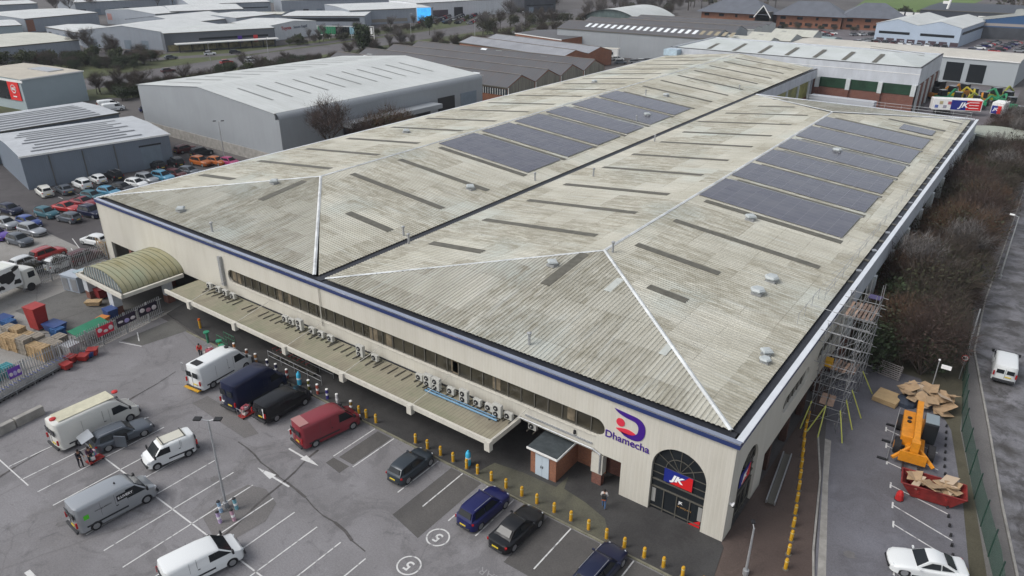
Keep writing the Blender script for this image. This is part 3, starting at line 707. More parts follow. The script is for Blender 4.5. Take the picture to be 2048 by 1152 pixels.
# --- roof furniture as parts of the building
def roof_vent(x, y, z, s=1.0):
    s *= .82
    b_ = MB().box((x, y, z + .16 * s), (1.1 * s, 1.1 * s, .34 * s)).build('roof_vent', GALV, main)
    MB().lathe([(.55 * s, 0), (.78 * s, .05), (.84 * s, .22 * s), (.66 * s, .42 * s), (.05, .46 * s)], (x, y, z + .33 * s), 4 if int(y) % 2 else 6).build('vent_hood', mat('vent_hood_grey', (.40, .43, .43), .5, var=.1, vs=3), b_)
zr = lambda x, y: H + min((-x if x > -W / 2 else x + W) if x > -W else (-(x + W) if x > -1.5 * W else x + 2 * W), 99) * SL
zf = lambda y: H + y * SF
for x, y in ((-12.9, 37.2), (-6.1, 24.1), (-6.2, 20.7), (-13.0, 72.8), (-45.8, 29.2), (-72, 45), (-52, 98), (-47.5, 81), (-72, 104)): roof_vent(x, y, zr(x, y))
for x, y in ((-23.0, 13.4), (-64.5, 13.9), (-67.5, 3.0)): roof_vent(x, y, zf(y) + .05, .9)
roof_vent(-2.2, 11.5, 8.6, .8); roof_vent(-1.9, 10.3, 8.6, .7)
for x, y in ((-41.9, 13.2), (-42.1, 38.1), (-40.0, 12.0), (-38.9, 66.7), (-36.5, 43.7), (-19.6, 18.6), (-17.5, 1.9), (-59.2, 1.6), (-47, 76), (-55, 95), (-44.5, 118)):
    z = zr(x, y) if y > 10 else zf(y)
    p_ = MB().tube((x, y, z), (x, y, z + 1.0), .11, 8).build('flue_pipe', GALV, main)
    MB().lathe([(.18, 0), (.2, .12), (.05, .2)], (x, y, z + .98), 8).build('flue_cap', GALV, p_)
# patched lighter sheets
for fr, u0, v0, u1, v1 in ((fr_front(-W), 24, 12, 24.7, 14.5), (fr_front(-W), 32.2, 6, 32.8, 7.6)):
    mb = MB(); mb.uv = []; plate(mb, fr, u0, u1, v0, v1, CD + .002, CD + .012); mb.build('replacement_sheet', mat('newer_sheet', (.43, .45, .42), .8, var=.15, vs=1), main)
# --- rail along the right eaves
gr = thing('roof_guardrail', 'thin galvanised guard rail running along the right eaves of the cream warehouse roof', 'guard rail', (-1.3, 24, 8.55))
def gloc(*a): return V(*a) - V(-1.3, 24, 8.55)
for k in range(31):
    y = 24 + k * 3.0; MB().tube(gloc(-1.3, y, 8.5), gloc(-1.3, y, 9.65), .025, 5).tube(gloc(-1.3, y, 9.6), gloc(-2.3, y, 8.68), .015, 4).build('post', GALV, gr)
for z in (9.1, 9.63): MB().tube(gloc(-1.3, 24, z), gloc(-1.3, 114, z), .024, 5).build('rail', GALV, gr)
gr2 = thing('roof_guardrail', 'guard rail with twin bars across the far end of the cream warehouse roof', 'guard rail', (-30, 116.9, 8.5))
for k in range(11):
    MB().tube((k * 2.9, 0, 0), (k * 2.9, 0, 1.15), .03, 5).build('post', GALV, gr2)
for z in (.6, 1.12): MB().tube((0, 0, z), (29, 0, z), .028, 5).build('rail', GALV, gr2)
for i in range(26):   # debris brackets along gutter
    y = 30 + i * 3.2; MB().box((-.55, y, 8.34), (.5, random.uniform(.2, .6), .12), random.uniform(-.5, .5)).build('gutter_bracket', ALU if i % 2 else FRAME, main)
# --- brick annex under the overhang
ax = thing('brick_kiosk', 'small brick store with dark felt roof and pale double doors before the warehouse', 'store', (-13.55, -.2, 0))
L3 = lambda x, y, z: (x + 13.55, y + .2, z)
MB().box(L3(-13.55, -.15, 1.2), (2.3, 3.1, 2.4)).build('wall', BRICK2, ax)
MB().box(L3(-13.5, -.25, 2.48), (2.7, 3.5, .12)).build('roof', mat('dark_felt', (.045, .055, .06), .8, var=.3, vs=2), ax)
MB().box(L3(-13.5, -2.02, 2.46), (2.74, .05, .18)).build('fascia', WHITE, ax)
MB().box(L3(-12.13, -.25, 2.46), (.05, 3.5, .18)).build('fascia', WHITE, ax)
for k in (0, 1):
    d_ = MB().box(L3(-13.93 + k * .62, -1.73, 1.02), (.6, .06, 2.0)).build('door', mat('pale_blue_door', (.45, .52, .58), .5), ax)
    MB().box(L3(-13.7 + k * .16, -1.78, 1.0), (.04, .05, .22)).build('handle', BLACK, d_)
# --- air conditioners on the canopy
acp = {}
def ac(x, y, z, big, label, rz=0):
    if big not in acp:
        wv, dv, hv = ((.85, .34, 1.12) if big == 2 else (.76, .30, .60))
        t_ = thing('air_conditioner', '', 'air conditioner', (0, 0, 0))
        MB().box((0, 0, hv / 2 + .12), (wv, dv, hv)).build('casing', ACW, t_, bevel=.02)
        for fz in ([.38, .90] if big == 2 else [.42]):
            g_ = MB().lathe([(.23, 0), (.23, .03), (.2, .035)], (0, 0, 0), 14); g_.v = [(v[0] - .08, -dv / 2 - v[2], v[1] + fz) for v in g_.v]
            fo = g_.build('fan_grille', BLACK, t_)
            h_ = MB().lathe([(.07, 0), (.05, .05)], (0, 0, 0), 8); h_.v = [(v[0] - .08, -dv / 2 - .035 - v[2], v[1] + fz) for v in h_.v]; h_.build('fan_hub', ACW, fo)
        MB().box((-.3, 0, .05), (.06, .9, .1)).box((.3, 0, .05), (.06, .9, .1)).build('mounting_feet', FRAME, t_)
        MB().tube((wv / 2, .1, .3), (wv / 2 + .25, .4, .3), .03).build('pipe', BLACK, t_)
        acp[big] = t_
    place(acp[big], USED, (x, y, z), rz, label, 'air conditioners on the canopy')
acs = [(-57.6, 1, 'small cream unit leftmost on the mossy canopy'), (-56.0, 1, 'cream unit beside the foot of the tall wall duct'), (-54.7, 1, 'cream unit just right of the tall wall duct'), (-53.4, 1, 'last cream unit of the left cluster by the wall duct'),
       (-44.8, 1, 'small pale unit first in the row of six'), (-43.8, 1, 'small pale unit second in the row of six'), (-42.3, 2, 'tall twin fan unit in the middle of the row of six'), (-40.8, 1, 'small unit with dark fan left of the downpipe'), (-39.5, 1, 'small unit with dark fan right of the downpipe'), (-38.2, 1, 'small unit with dark fan ending the row of six'),
       (-33.9, 2, 'tall twin fan unit standing with one low unit midway'), (-32.3, 1, 'low unit beside the lone tall unit midway'),
       (-26.9, 1, 'low unit left of the tall pair near the blue pipe'), (-25.7, 2, 'tall unit at the left end of the blue pipe'), (-24.8, 2, 'tall unit right behind the start of the blue pipe'),
       (-23.4, 1, 'low unit with dark fan behind the blue pipe'), (-21.8, 2, 'large unit behind the middle of the blue pipe'), (-20.6, 1, 'grimy unit right of the large one by the blue pipe'), (-19.4, 1, 'plain cream unit near the right end of the canopy'), (-18.4, 2, 'tall unit near the right end of the canopy'), (-17.5, 1, 'unit at the very right end of the canopy')]
for x, k, l in acs: ac(x, -.65 - (.35 if k == 2 else .1), CZ + .0, k, 'air conditioner, ' + l)
ac(-15.9, .3, 2.2, 1, 'air conditioner fixed low on the wall past the canopy end')
# ================================================================ other buildings
RIDGEC = mat('dull_ridge', (.17, .155, .145), .8, var=.3, vs=.3)
def shed(name, label, A, B, depth, h, rise=1.2, ridge='long', roof=PALEROOF, wall=GREYCLAD, nr=1, strips=None, over=0.15, windows=None, door=None, band=None, group=None, cat='warehouse', trimm=None, glow=None):
    A = Vector((A[0], A[1], 0)); B = Vector((B[0], B[1], 0)); a = (B - A).normalized(); d = V(-a.y, a.x, 0); Ln = (B - A).length
    root = thing(name, label, cat, A, 0, group)
    P = lambda u, v, z: a * u + d * v + V(0, 0, z)
    n = nr
    def face(nm, pts, m, uvf):
        mb = MB(); mb.uv = [uvf(p) for p in pts]; vs = [P(*p) for p in pts]; mb.add(vs, [tuple(range(len(vs)))]); return mb.build(nm, m, root)
    if ridge == 'long':   # ridges parallel to the front wall, gables at the sides
        w_ = depth / n; side = [(0, 0)] ; zz = [(0, h)]
        for i in range(n): zz += [(w_ * (i + .5), h + rise), (w_ * (i + 1), h)]
        face('wall', [(0, 0, 0), (Ln, 0, 0), (Ln, 0, h), (0, 0, h)], wall, lambda p: (p[0], p[2]))
        face('wall', [(Ln, depth, 0), (0, depth, 0), (0, depth, h), (Ln, depth, h)], wall, lambda p: (p[0], p[2]))
        face('gable_wall', [(Ln, 0, 0), (Ln, depth, 0)] + [(Ln, v, z) for v, z in zz[::-1]], wall, lambda p: (p[1], p[2]))
        face('gable_wall', [(0, depth, 0), (0, 0, 0)] + [(0, v, z) for v, z in zz], wall, lambda p: (p[1], p[2]))
        for i in range(2 * n):
            (v0, z0), (v1, z1) = zz[i], zz[i + 1]
            if i == 0: v0 -= over; 
            if i == 2 * n - 1: v1 += over
            r = face('roof', [(-over, v0, z0 + .06), (Ln + over, v0, z0 + .06), (Ln + over, v1, z1 + .06), (-over, v1, z1 + .06)], roof, lambda p: (p[0], p[1]))
        top_ = lambda u, v: (u, v, h + rise * (1 - abs((v / w_) % 1 - .5) * 2) + .06)
    else:
        w_ = Ln / n; zz = [(0, h)]
        for i in range(n): zz += [(w_ * (i + .5), h + rise), (w_ * (i + 1), h)]
        face('gable_wall', [(0, 0, 0), (Ln, 0, 0)] + [(u, 0, z) for u, z in zz[::-1]], wall, lambda p: (p[0], p[2]))
        face('gable_wall', [(Ln, depth, 0), (0, depth, 0)] + [(u, depth, z) for u, z in zz], wall, lambda p: (p[0], p[2]))
        face('wall', [(Ln, 0, 0), (Ln, depth, 0), (Ln, depth, h), (Ln, 0, h)], wall, lambda p: (p[1], p[2]))
        face('wall', [(0, depth, 0), (0, 0, 0), (0, 0, h), (0, depth, h)], wall, lambda p: (p[1], p[2]))
        for i in range(2 * n):
            (u0, z0), (u1, z1) = zz[i], zz[i + 1]
            if i == 0: u0 -= over
            if i == 2 * n - 1: u1 += over
            face('roof', [(u0, -over, z0 + .06), (u1, -over, z1 + .06), (u1, depth + over, z1 + .06), (u0, depth + over, z0 + .06)], roof, lambda p: (p[1], p[0]))
        top_ = lambda u, v: (u, v, h + rise * (1 - abs((u / w_) % 1 - .5) * 2) + .06)
    if n > 1 and ridge == 'long':
        for i in range(n):
            MB().box(P(Ln / 2, w_ * (i + .5), h + rise + .1), (Ln, .5, .12), math.atan2(a.y, a.x)).build('ridge_capping', RIDGEC, root)
            if i: MB().box(P(Ln / 2, w_ * i, h + .12), (Ln, .7, .06), math.atan2(a.y, a.x)).build('valley_gutter', BLACK, root)
    # eaves trim all round
    tm = trimm or FRAME
    mb = MB(); ang = math.atan2(a.y, a.x)
    mb.box(P(Ln / 2, -over - .05, h - .05), (Ln + .5, .12, .3) if ridge == 'long' else (.01, .01, .01), ang)
    if ridge != 'long':
        for u in (-over - .05, Ln + over + .05): mb.box(P(u, depth / 2, h - .05), (.12, depth + .4, .3), ang)
    mb.build('eaves_gutter', tm, root)
    for s in (strips or []):
        u0, u1, v0, v1, m_ = s
        mb = MB(); q = [top_(u0, v0), top_(u1, v0), top_(u1, v1), top_(u0, v1)]
        mb.add([P(x, y, z + .05) for x, y, z in q], [(0, 1, 2, 3)]); mb.build('rooflight', m_, root)
    for wn in (windows or []):
        side, u0, u1, z0, z1, m_ = wn
        if side == 'F': q = [P(u0, -.05, z0), P(u1, -.05, z0), P(u1, -.05, z1), P(u0, -.05, z1)]
        else: q = [P(Ln + .05, u0, z0), P(Ln + .05, u1, z0), P(Ln + .05, u1, z1), P(Ln + .05, u0, z1)]
        mb = MB(); inn = (d * .12 if side == 'F' else -a * .12)
        mb.add(q + [x + inn for x in q], [(0, 1, 2, 3), (0, 4, 5, 1), (1, 5, 6, 2), (2, 6, 7, 3), (3, 7, 4, 0)]); mb.build('window' if m_ in (GLASS, BRONZE) else 'panel', m_, root)
    return root, P, Ln
STR2 = mat('grey_rooflight', (0.20, 0.21, 0.20), 0.5)
BRT = mat('bright_rooflight', (0.75, 0.78, 0.8), 0.3)
SHUT = mat('shutter_blue_grey', (0.16, 0.20, 0.24), 0.6, var=.1, vs=1)
# 1 grey warehouse with curved eaves on its right side
Ln = 47.5
st = [(Ln / 2 + 5.2, Ln / 2 + 16.3, 5 + i * 4.35, 5.5 + i * 4.35, STR2) for i in range(11)] + [(4, 18, 4 + i * 4.6, 4.5 + i * 4.6, STR2) for i in range(11)]
bw, P, Ln = shed('grey_warehouse', 'big pale roofed grey warehouse with curved eaves left of the cream warehouse', (-147.3, 41.6), (-99.8, 40.6), 56, 9.6, 2.1, 'perp', PALEROOF, GREYCLAD, 1, st, trimm=STR2)
ce = MB(); ce.uv = []
for i in range(9):
    th = R(90 * i / 8)
    for v in (0, 56): ce.v.append(tuple(P(Ln + .02 + 1.1 * math.sin(th), v, 8.55 + 1.15 * math.cos(th)))); ce.uv.append((v, i * .2))
for i in range(8): ce.f.append((2 * i, 2 * i + 2, 2 * i + 3, 2 * i + 1)); ce.mi.append(0)
ce.build('curved_eaves', GREYCLAD, bw, smooth=60)
o = MB().box(P(Ln + .55, 28, 4.28), (1.1, 56, 8.54), math.atan2(-1, 47.5)).build('side_wall', GREYCLAD, bw); uv_from(o, lambda c: (c.y, c.z))
MB().box(P(Ln / 2, -.1, 1.0), (47.6, .15, 2.0), math.atan2(-1, 47.5)).build('brick_plinth', CONC, bw)
dk = MB().box(P(Ln + 2.9, 26, 5.6), (3.4, 25, .9), math.atan2(-1, 47.5)).build('dock_canopy', GREYCLAD, bw); uv_from(dk, lambda c: (c.y, c.z))
MB().box(P(Ln + 1.3, 26, 2.6), (.3, 24, 5), math.atan2(-1, 47.5)).build('dock_shutters', mat('dark_dock', (.035, .04, .05), .7, var=.5, vs=.3), bw)
for v in (43.5, 51): MB().box(P(Ln + 1.15, v, 3.2), (.12, 5.4, 6.4), math.atan2(-1, 47.5)).build('roller_door', BLACK if v < 45 else SHUT, bw)
# 2 slate workshop
st = []
for i in range(9): st.append((2.0 + (i % 3) * .7, 19.5 - (i % 2) * 2, 1.6 + i * 1.9, 2.35 + i * 1.9, mat('roof_pv', (.05, .055, .065), .35)))
sw, P, Ln = shed('car_workshop', 'slate grey car workshop with white edged roof and roller door left of the cream warehouse', (-121.5, 7.0), (-117.1, 30.0), 20, 5.6, .35, 'long', mat('workshop_roof', (.40, .42, .44), .5, var=.12, vs=.4), SLATECLAD, 1, st,
                 windows=[('F', 18.2, 21.6, 0.1, 4.0, SHUT), ('F', 18.0, 21.8, 4.0, 4.3, BLACK)], cat='workshop', trimm=WHITE)
for u in (4, 9, 14): MB().box(P(u, -.12, 2.6), (.1, .1, 5.0), math.atan2(25.1, 2.8)).build('downpipe', FRAME, sw)
st = [(.5, 22, .8 + i * 2.0, 1.7 + i * 2, MATS['roof_pv']) for i in range(7)]
shed('car_workshop', 'rear slate grey workshop with solar strips behind the roller door workshop', (-142.8, 8.5), (-141.5, 33.6), 17, 5.7, .3, 'long', MATS['workshop_roof'], SLATECLAD, 1, st, cat='workshop')
RLA = math.atan2(15.4, -1.8)
# 3 showroom with red emblem panel
rl, P, Ln = shed('car_showroom', 'tall pale showroom with flat beige roof and red emblem panel at the left edge', (-188.6, 34.8), (-190.4, 50.2), 26, 7.4, .15, 'long', mat('beige_flat_roof', (.42, .39, .33), .9, var=.12, vs=.3), mat('pale_teal_wall', (.30, .36, .38), .5, var=.05, vs=.3), cat='showroom', trimm=WHITE)
MB().box(P(-.1, 12, 6.9), (26, .2, .5), RLA + R(90)).build('roof_edge', WHITE, rl)
MB().box(P(11.5, 9, 7.5), (4, 9, .5), RLA).build('roof_plant', ALU, rl)
em = MB().box(P(-.12, 3.4, 4.7), (4.6, .15, 4.8), RLA + R(90)).build('red_panel', mat('signal_red', (.62, .02, .02), .5), rl)
ang_l = RLA + R(90) + R(180)
ring = MB(); c0 = P(-.22, 3.4, 5.0); ux = P(0, 1, 0); 
for i in range(8):
    a0_, a1_ = 2 * math.pi * (i + .5) / 8, 2 * math.pi * (i + 1.5) / 8
    ring.tube(c0 + ux * math.cos(a0_) * 1.0 + V(0, 0, math.sin(a0_)), c0 + ux * math.cos(a1_) * 1.0 + V(0, 0, math.sin(a1_)), .1, 4)
ring.build('emblem_ring', WHITE, em)
M4 = Matrix.Translation(P(-.24, 3.4, 5.0)) @ Matrix.Rotation(math.atan2(ux.y, ux.x) + R(180), 4, 'Z') @ Matrix.Rotation(R(90), 4, 'X')
text('lettering', 'MG', .95, M4, WHITE, em, .02, .03)
MB().box(P(-.25, 3.4, 3.2), (1.5, .05, .25), ang_l).build('caption', WHITE, em)
MB().box(P(-.15, 8.5, 4.5), (5.5, .12, 4.4), RLA + R(90)).build('showroom_glass', GLASS, rl)
# 4 old sawtooth brick factory
st = []
for i in range(12):
    for j in range(5):
        if random.random() < .55: u = random.uniform(3, 58); st.append((u, u + 2.2, 2 + j * 9.0 + random.uniform(0, 4), 2.9 + j * 9.0 + random.uniform(0, 1), BRT if random.random() < .2 else mat('dull_rooflight', (.2, .21, .21), .5)))
def factory():
    # local u runs away to the left of the gable row, v deeper
    A = V(-163, 105, 0)
    root, P, Ln = shed('brick_factory', 'old brick factory with dark rippled multi ridge roof behind the grey warehouse', (-164, 106), (-96.2, 104.5), 45, 5.6, 2.3, 'long', DARKROOF, BRICK2, 4, [], trimm=FRAME, cat='factory', windows=[('F', 0, 67.8, 3.7, 5.2, mat('dark_clerestory', (.03, .04, .045), .4))])
    for u0, u1, v0, v1, m_ in st:
        mb = MB(); w_ = 45 / 4
        zt = lambda v: 5.6 + 2.3 * (1 - abs((v / w_) % 1 - .5) * 2) + .1
        if v1 > 44: continue
        mb.add([P(u0, v0, zt(v0)), P(u1, v0, zt(v0)), P(u1, v1, zt(v1)), P(u0, v1, zt(v1))], [(0, 1, 2, 3)]); mb.build('rooflight', m_, root)
    mull = MB()
    for k in range(90): mull.box(P(.4 + k * .75, -.14, 4.45), (.12, .08, 1.5), 0)
    mull.build('clerestory_mullions', WHITE, root)
    for k in range(4):
        g_ = MB(); v0 = k * 11.25
        g_.add([P(67.95, v0 + .3, 2.6), P(67.95, v0 + 10.9, 2.6), P(67.95, v0 + 10.9, 5.6), P(67.95, v0 + 5.6, 7.6), P(67.95, v0 + .3, 5.6)], [(0, 1, 2, 3, 4)])
        g_.build('gable_cladding', mat('grimy_sheeting', (.20, .19, .16), .8, var=.35, vs=.5, streak=(1, 4, .3)), root)
        MB().box(P(68.05, v0 + 9.2, 1.7), (.1, 2.2, 3.4)).build('gable_door', BLACK, root)
        MB().tube(P(68.1, v0 + .05, 0), P(68.1, v0 + .05, 5.6), .1).build('downpipe', WHITE, root)
factory()
shed('brick_factory', 'long low brick unit with faded grey roof behind the rippled roof factory', (-169, 173), (-118.4, 163.4), 24, 4.6, 1.6, 'long', mat('faded_grey_roof', (.24, .25, .27), .8, var=.15, vs=.2), BRICK2, 2, cat='factory', windows=[('F', 1, 50, 1.2, 3.0, mat('brown_window_band', (.09, .06, .05), .5, var=.7, vs=.6)), ('F', 27, 29, 0, 4.2, SHUT)])
shed('brick_offices', 'small red brick offices with dark roof left of the skylight shed', (-165, 202), (-139, 194.6), 22, 5.6, .5, 'long', DARKROOF, BRICK2, 1, cat='offices', trimm=WHITE, windows=[('F', 2, 12, 2.2, 3.6, GLASS), ('F', 15, 25, 2.2, 3.6, GLASS)])
# 8 big grey shed with skylight row
st = [(10 + i * 2.6, 11.3 + i * 2.6, 3.0, 6.6, BRT if i < 17 else mat('tan_rooflight', (.3, .26, .18), .6)) for i in range(22)]
ms, P, Ln = shed('skylight_shed', 'wide grey shed with a row of bright skylights along its dark roof', (-147, 203.9), (-86, 206), 34, 8.4, 2.2, 'long', DARKROOF, GREYCLAD, 2, st)
MB().lathe([(1.6, 0), (1.6, .1)], P(30, 17, 9), 8).build('roof_plant', ALU, ms)
shed('skylight_shed', 'long dark roofed shed with pale parapet band behind the skylight shed', (-144, 243), (-87, 246), 30, 8.2, .8, 'long', DARKROOF, mat('cream_band', (.45, .46, .44), .6, var=.06, vs=.2), 3, [], trimm=MATS['cream_band'])
for i, (x, y) in enumerate(((-84, 206), (-82, 224), (-80, 243))):
    st = [(3 + k * 5.5, 4.6 + k * 5.5, 5 + k, 9 + k, STR2) for k in range(2)]
    shed('cream_shed', ['cream shed with round vents nearest the skylight shed', 'middle cream shed of the stepped three beside the skylight shed', 'rearmost cream shed of the stepped three beside the skylight shed'][i], (x, y), (x + 15, y + 1), 17, 7.6 - i * .3, 1.6, 'long', CREAMROOF, MATS['cream_band'], 1, st)
# 9 arched roof hall
def arch_hall():
    root = thing('arched_hall', 'hall with a curved silver roof and glazed end beyond the skylight shed', 'hall', (-172, 262, 0))
    wd, dp_, h, r = 30, 34, 7.0, 4.2
    mb = MB(); mb.uv = []
    for i in range(17):
        u = wd * i / 16; z = h + r * (1 - ((u - wd / 2) / (wd / 2)) ** 2)
        for v in (-1.0, dp_): mb.v.append((u, v, z)); mb.uv.append((v, u))
    for i in range(16): mb.f.append((2 * i, 2 * i + 2, 2 * i + 3, 2 * i + 1)); mb.mi.append(0)
    mb.build('curved_roof', PALEROOF, root, smooth=60)
    g_ = MB(); pts = [(wd * i / 16, 0, h + r * (1 - ((wd * i / 16 - wd / 2) / (wd / 2)) ** 2) - .1) for i in range(17)]
    g_.add([(0, 0, 0), (wd, 0, 0)] + pts[::-1], [tuple(range(19))]); g_.build('glazed_end', mat('green_grey_glass', (.08, .11, .11), .3, var=.4, vs=.6), root)
    m_ = MB()
    for i in range(1, 16): m_.box((wd * i / 16, -.1, h / 2), (.25, .1, h))
    m_.build('mullion', CREAMP, root)
    o = MB().box((wd - .1, dp_ / 2, h / 2), (.2, dp_, h)).build('side_wall', GREYCLAD, root)
    o = MB().box((.1, dp_ / 2, h / 2), (.2, dp_, h)).build('side_wall', GREYCLAD, root)
arch_hall()
# 11 hipped brick offices
def hipoffice(x, y, wd, dp_, label, rz=0):
    root = thing('brick_offices', label, 'offices', (x, y, 0), rz); h = 5.6; r = 6.2; o_ = 2.2; k = dp_ / 2
    MB().box((wd / 2, dp_ / 2, h / 2), (wd, dp_, h)).build('wall', BRICK2, root)
    mb = MB(); mb.uv = None
    vs = [(-o_, -o_, h), (wd + o_, -o_, h), (wd + o_, dp_ + o_, h), (-o_, dp_ + o_, h), (k, dp_ / 2, h + r), (wd - k, dp_ / 2, h + r)]
    mb.add(vs, [(0, 1, 5, 4), (1, 2, 5), (2, 3, 4, 5), (3, 0, 4), (0, 3, 2, 1)]); mb.build('roof', mat('slate_roof', (.10, .11, .13), .6, var=.15, vs=.3), root)
    for u in range(2, int(wd) - 2, 4):
        for z in ((1.6, 4.3) if u % 8 < 4 else (1.6,)): MB().box((u + 1, -.03, z), (2.6 if u % 3 else 1.2, .12, 1.3)).build('window', GLASS, root)
hipoffice(-150, 346, 34, 18, 'red brick offices with hipped slate roof at the top left of the pair', R(-2))
hipoffice(-112, 350, 30, 16, 'middle red brick offices with hipped slate roof at the top of the view', R(8))
hipoffice(-82, 356, 26, 17, 'right red brick offices with hipped slate roof beside the green field', R(14))
gab = thing('entrance_gable', 'dark pointed entrance gable between the red brick offices', 'entrance', (-117, 343, 0))
MB().add([(-3.5, 0, 0), (3.5, 0, 0), (3.5, 0, 5), (0, 0, 9.5), (-3.5, 0, 5)], [(0, 1, 2, 3, 4)]).build('glazed_gable', GLASS, gab)
MB().tube((-4.2, -.1, 4.4), (0, -.1, 9.9), .25, 4).tube((4.2, -.1, 4.4), (0, -.1, 9.9), .25, 4).build('bargeboard', WHITE, gab)
MB().box((0, 3, 3.5), (6.6, 6, 7)).build('porch_body', FRAME, gab)
# 12 twin gabled blue-white units
tw, P, Ln = shed('twin_unit', 'pale blue twin gabled unit with dark window bands at the upper right', (-58.5, 314), (-26.6, 311.5), 48, 7.2, 2.0, 'perp', PALEROOF, mat('pale_blue_wall', (.36, .43, .52), .5, var=.05, vs=.2), 2, [], trimm=WHITE,
     windows=[('F', 1.5, 13.5, 3.4, 4.4, GLASS), ('F', 17.5, 30, 3.4, 4.4, GLASS)] + [('F', 1 + i * 4, 4 + i * 4, .1, 1.7, mat('dull_maroon', (.06, .04, .05), .6)) for i in range(8)] + [('S', 3, 46, 4.4, 5.4, GLASS)], cat='industrial unit')
# 13 blue gable building
bg_, P, Ln = shed('blue_gable_unit', 'dark unit with wide blue gable and grey roof at the upper right edge', (-28, 354), (10, 358), 40, 6.9, 3.2, 'perp', mat('mossy_grey_roof', (.26, .27, .25), .8, var=.2, vs=.2), mat('gable_blue', (.03, .085, .19), .5), 1, [], trimm=MATS['mossy_grey_roof'],
     windows=[('F', .2, 36.5, 0, 4.8, mat('deep_grey_wall', (.045, .05, .06), .6, var=.3, vs=.3)), ('F', -.3, 37.3, 5.3, 6.4, mat('tan_band', (.30, .27, .25), .6))], cat='industrial unit')
MB().box(P(-1.5, 20, 7.6), (6, 30, .4)).build('side_roof', MATS['mossy_grey_roof'], bg_)
shed('machinery_dealer', 'long beige roofed dealer building behind the yellow and green machines', (-66, 222.5), (-.4, 218.3), 22, 7.0, .6, 'long', mat('beige_roof', (.47, .45, .40), .8, var=.12, vs=.2), mat('dealer_wall', (.33, .36, .38), .6), 1, [], cat='dealer building', trimm=WHITE,
     windows=[('F', 47.5, 52.2, .3, 5.6, GLASS), ('F', 53.6, 58.0, .3, 5.4, GLASS)])
shed('dark_slab_building', 'very dark flat roofed building across the top right corner', (-52, 372), (-12, 372), 60, 9.5, .3, 'long', mat('dark_slab', (.035, .042, .055), .6), MATS['dark_slab'], 1, [], cat='building')
rb_, P, Ln = shed('banded_building', 'low dark building with a pale checked roof edge behind the twin gabled unit', (-62, 374), (-16, 372), 6, 7.5, .2, 'long', MATS['dark_slab'], MATS['dark_slab'], 1, [], cat='building')
for k in range(12): MB().box(P(1.5 + k * 3.8, -.3, 7.1), (3.0, .3, 1.5)).build('band_panel', WHITE, rb_)
shed('glazed_pavilion', 'low pavilion with greenish glass roof among the parked cars at the upper right', (-77, 262), (-63, 261), 14, 4.2, 1.0, 'long', mat('greenish_glass_roof', (.22, .29, .28), .35, var=.1, vs=.3), MATS['pale_teal_wall'], 1, [], cat='pavilion')
# 16.. the far left estate
def far(label, A, B, dp_, h, rise=.9, ridge='long', roof=PALEROOF, wall=GREYCLAD, **k):
    if roof is PALEROOF: roof = FARROOF
    if wall is GREYCLAD: wall = FARCLAD
    ln_ = math.hypot(B[0] - A[0], B[1] - A[1]); q_ = int(abs(A[1])) % 3
    k.setdefault('windows', [('F', 2 + i * 7.5 + q_, 5 + i * 7.5 + q_, .05, 3.2, SHUT if (i + q_) % 3 else BLACK) for i in range(int((ln_ - 6) / 7.5))] + ([('F', 1.5, ln_ - 1.5, 4.0, 4.5, GLASS)] if q_ == 1 else []))
    return shed('industrial_unit', label, A, B, dp_, h, rise, ridge, roof, wall, cat='industrial unit', **k)
far('grey unit with brown end wall at the far upper left', (-370, 110.3), (-378.5, 147), 46, 6, 1.2, roof=PALEROOF, windows=[('F', .3, 4, .5, 5.5, mat('brown_end', (.22, .09, .05), .6))])
far('long grey unit with many roof seams at the far upper left', (-384, 153.5), (-342, 156), 50, 6.5, 1.2, 'perp', windows=[('F', 1, 5, 2, 5, mat('pinkish_poster', (.3, .16, .15), .6))])
far('pale teal walled unit cut by the left frame edge', (-352, 78), (-346.8, 99.5), 30, 5.6, .9, wall=MATS['pale_teal_wall'])
far('low cream roofed unit left of the bare trees', (-279.5, 50), (-280.3, 91.2), 42, 5, 1.0, roof=CREAMROOF)
far('small flat unit between the cream roofed and white gabled units', (-339, 105.5), (-301, 103), 18, 4.8, .5)
far('white gabled unit behind the bare tree at the upper left', (-300, 101), (-264.5, 117), 34, 6.2, 2.2, 'perp')
far('second white gabled unit behind the dark glazed showroom', (-329, 135), (-293, 141), 30, 6.4, 2.0, 'perp')
far('ribbed roof unit behind the dark glazed showroom', (-316, 160), (-290, 164), 24, 7, .6, 'perp')
far('broad grey fronted unit in the upper left distance', (-344, 165), (-330, 196), 40, 7, 1.2, 'long')
far('grey unit with double roof beside the distant car park', (-378, 196), (-362, 236), 40, 7, 1.2, 'long')
dl, P, Ln = shed('car_showroom', 'dark grey glazed showroom with yellow lit ground floor beyond the main road', (-261, 113), (-246.2, 151), 26, 6.6, .3, 'long', PALEROOF, mat('charcoal_cladding', (.085, .095, .11), .5), 1, [], cat='showroom', windows=[('F', .6, 40, .2, 2.4, mat('showroom_interior', (.16, .14, .07), .4, var=.9, vs=.5)), ('F', 12, 38, 3.6, 4.4, GLASS)])
MB().box(P(22, -2.0, 2.9), (38, 4.2, .35), math.atan2(38, 14.8)).build('entrance_canopy', WHITE, dl)
for k in range(9): MB().box(P(4 + k * 4.4, -3.8, 1.4), (.25, .25, 2.8)).build('canopy_post', BLACK, dl)
for k in range(2): MB().box(P(27 + k * 6, -.3, 3.2), (1.6, .2, 2.4), math.atan2(38, 14.8)).build('banner', PURP if k == 0 else RED, dl)
ws, P, Ln = shed('car_showroom', 'white showroom with red and grey lettering on its side beyond the main road', (-259, 158.5), (-261.3, 184.5), 24, 6.0, 1.0, 'perp', FARROOF, CREAMCLAD2, 1, [], cat='showroom')
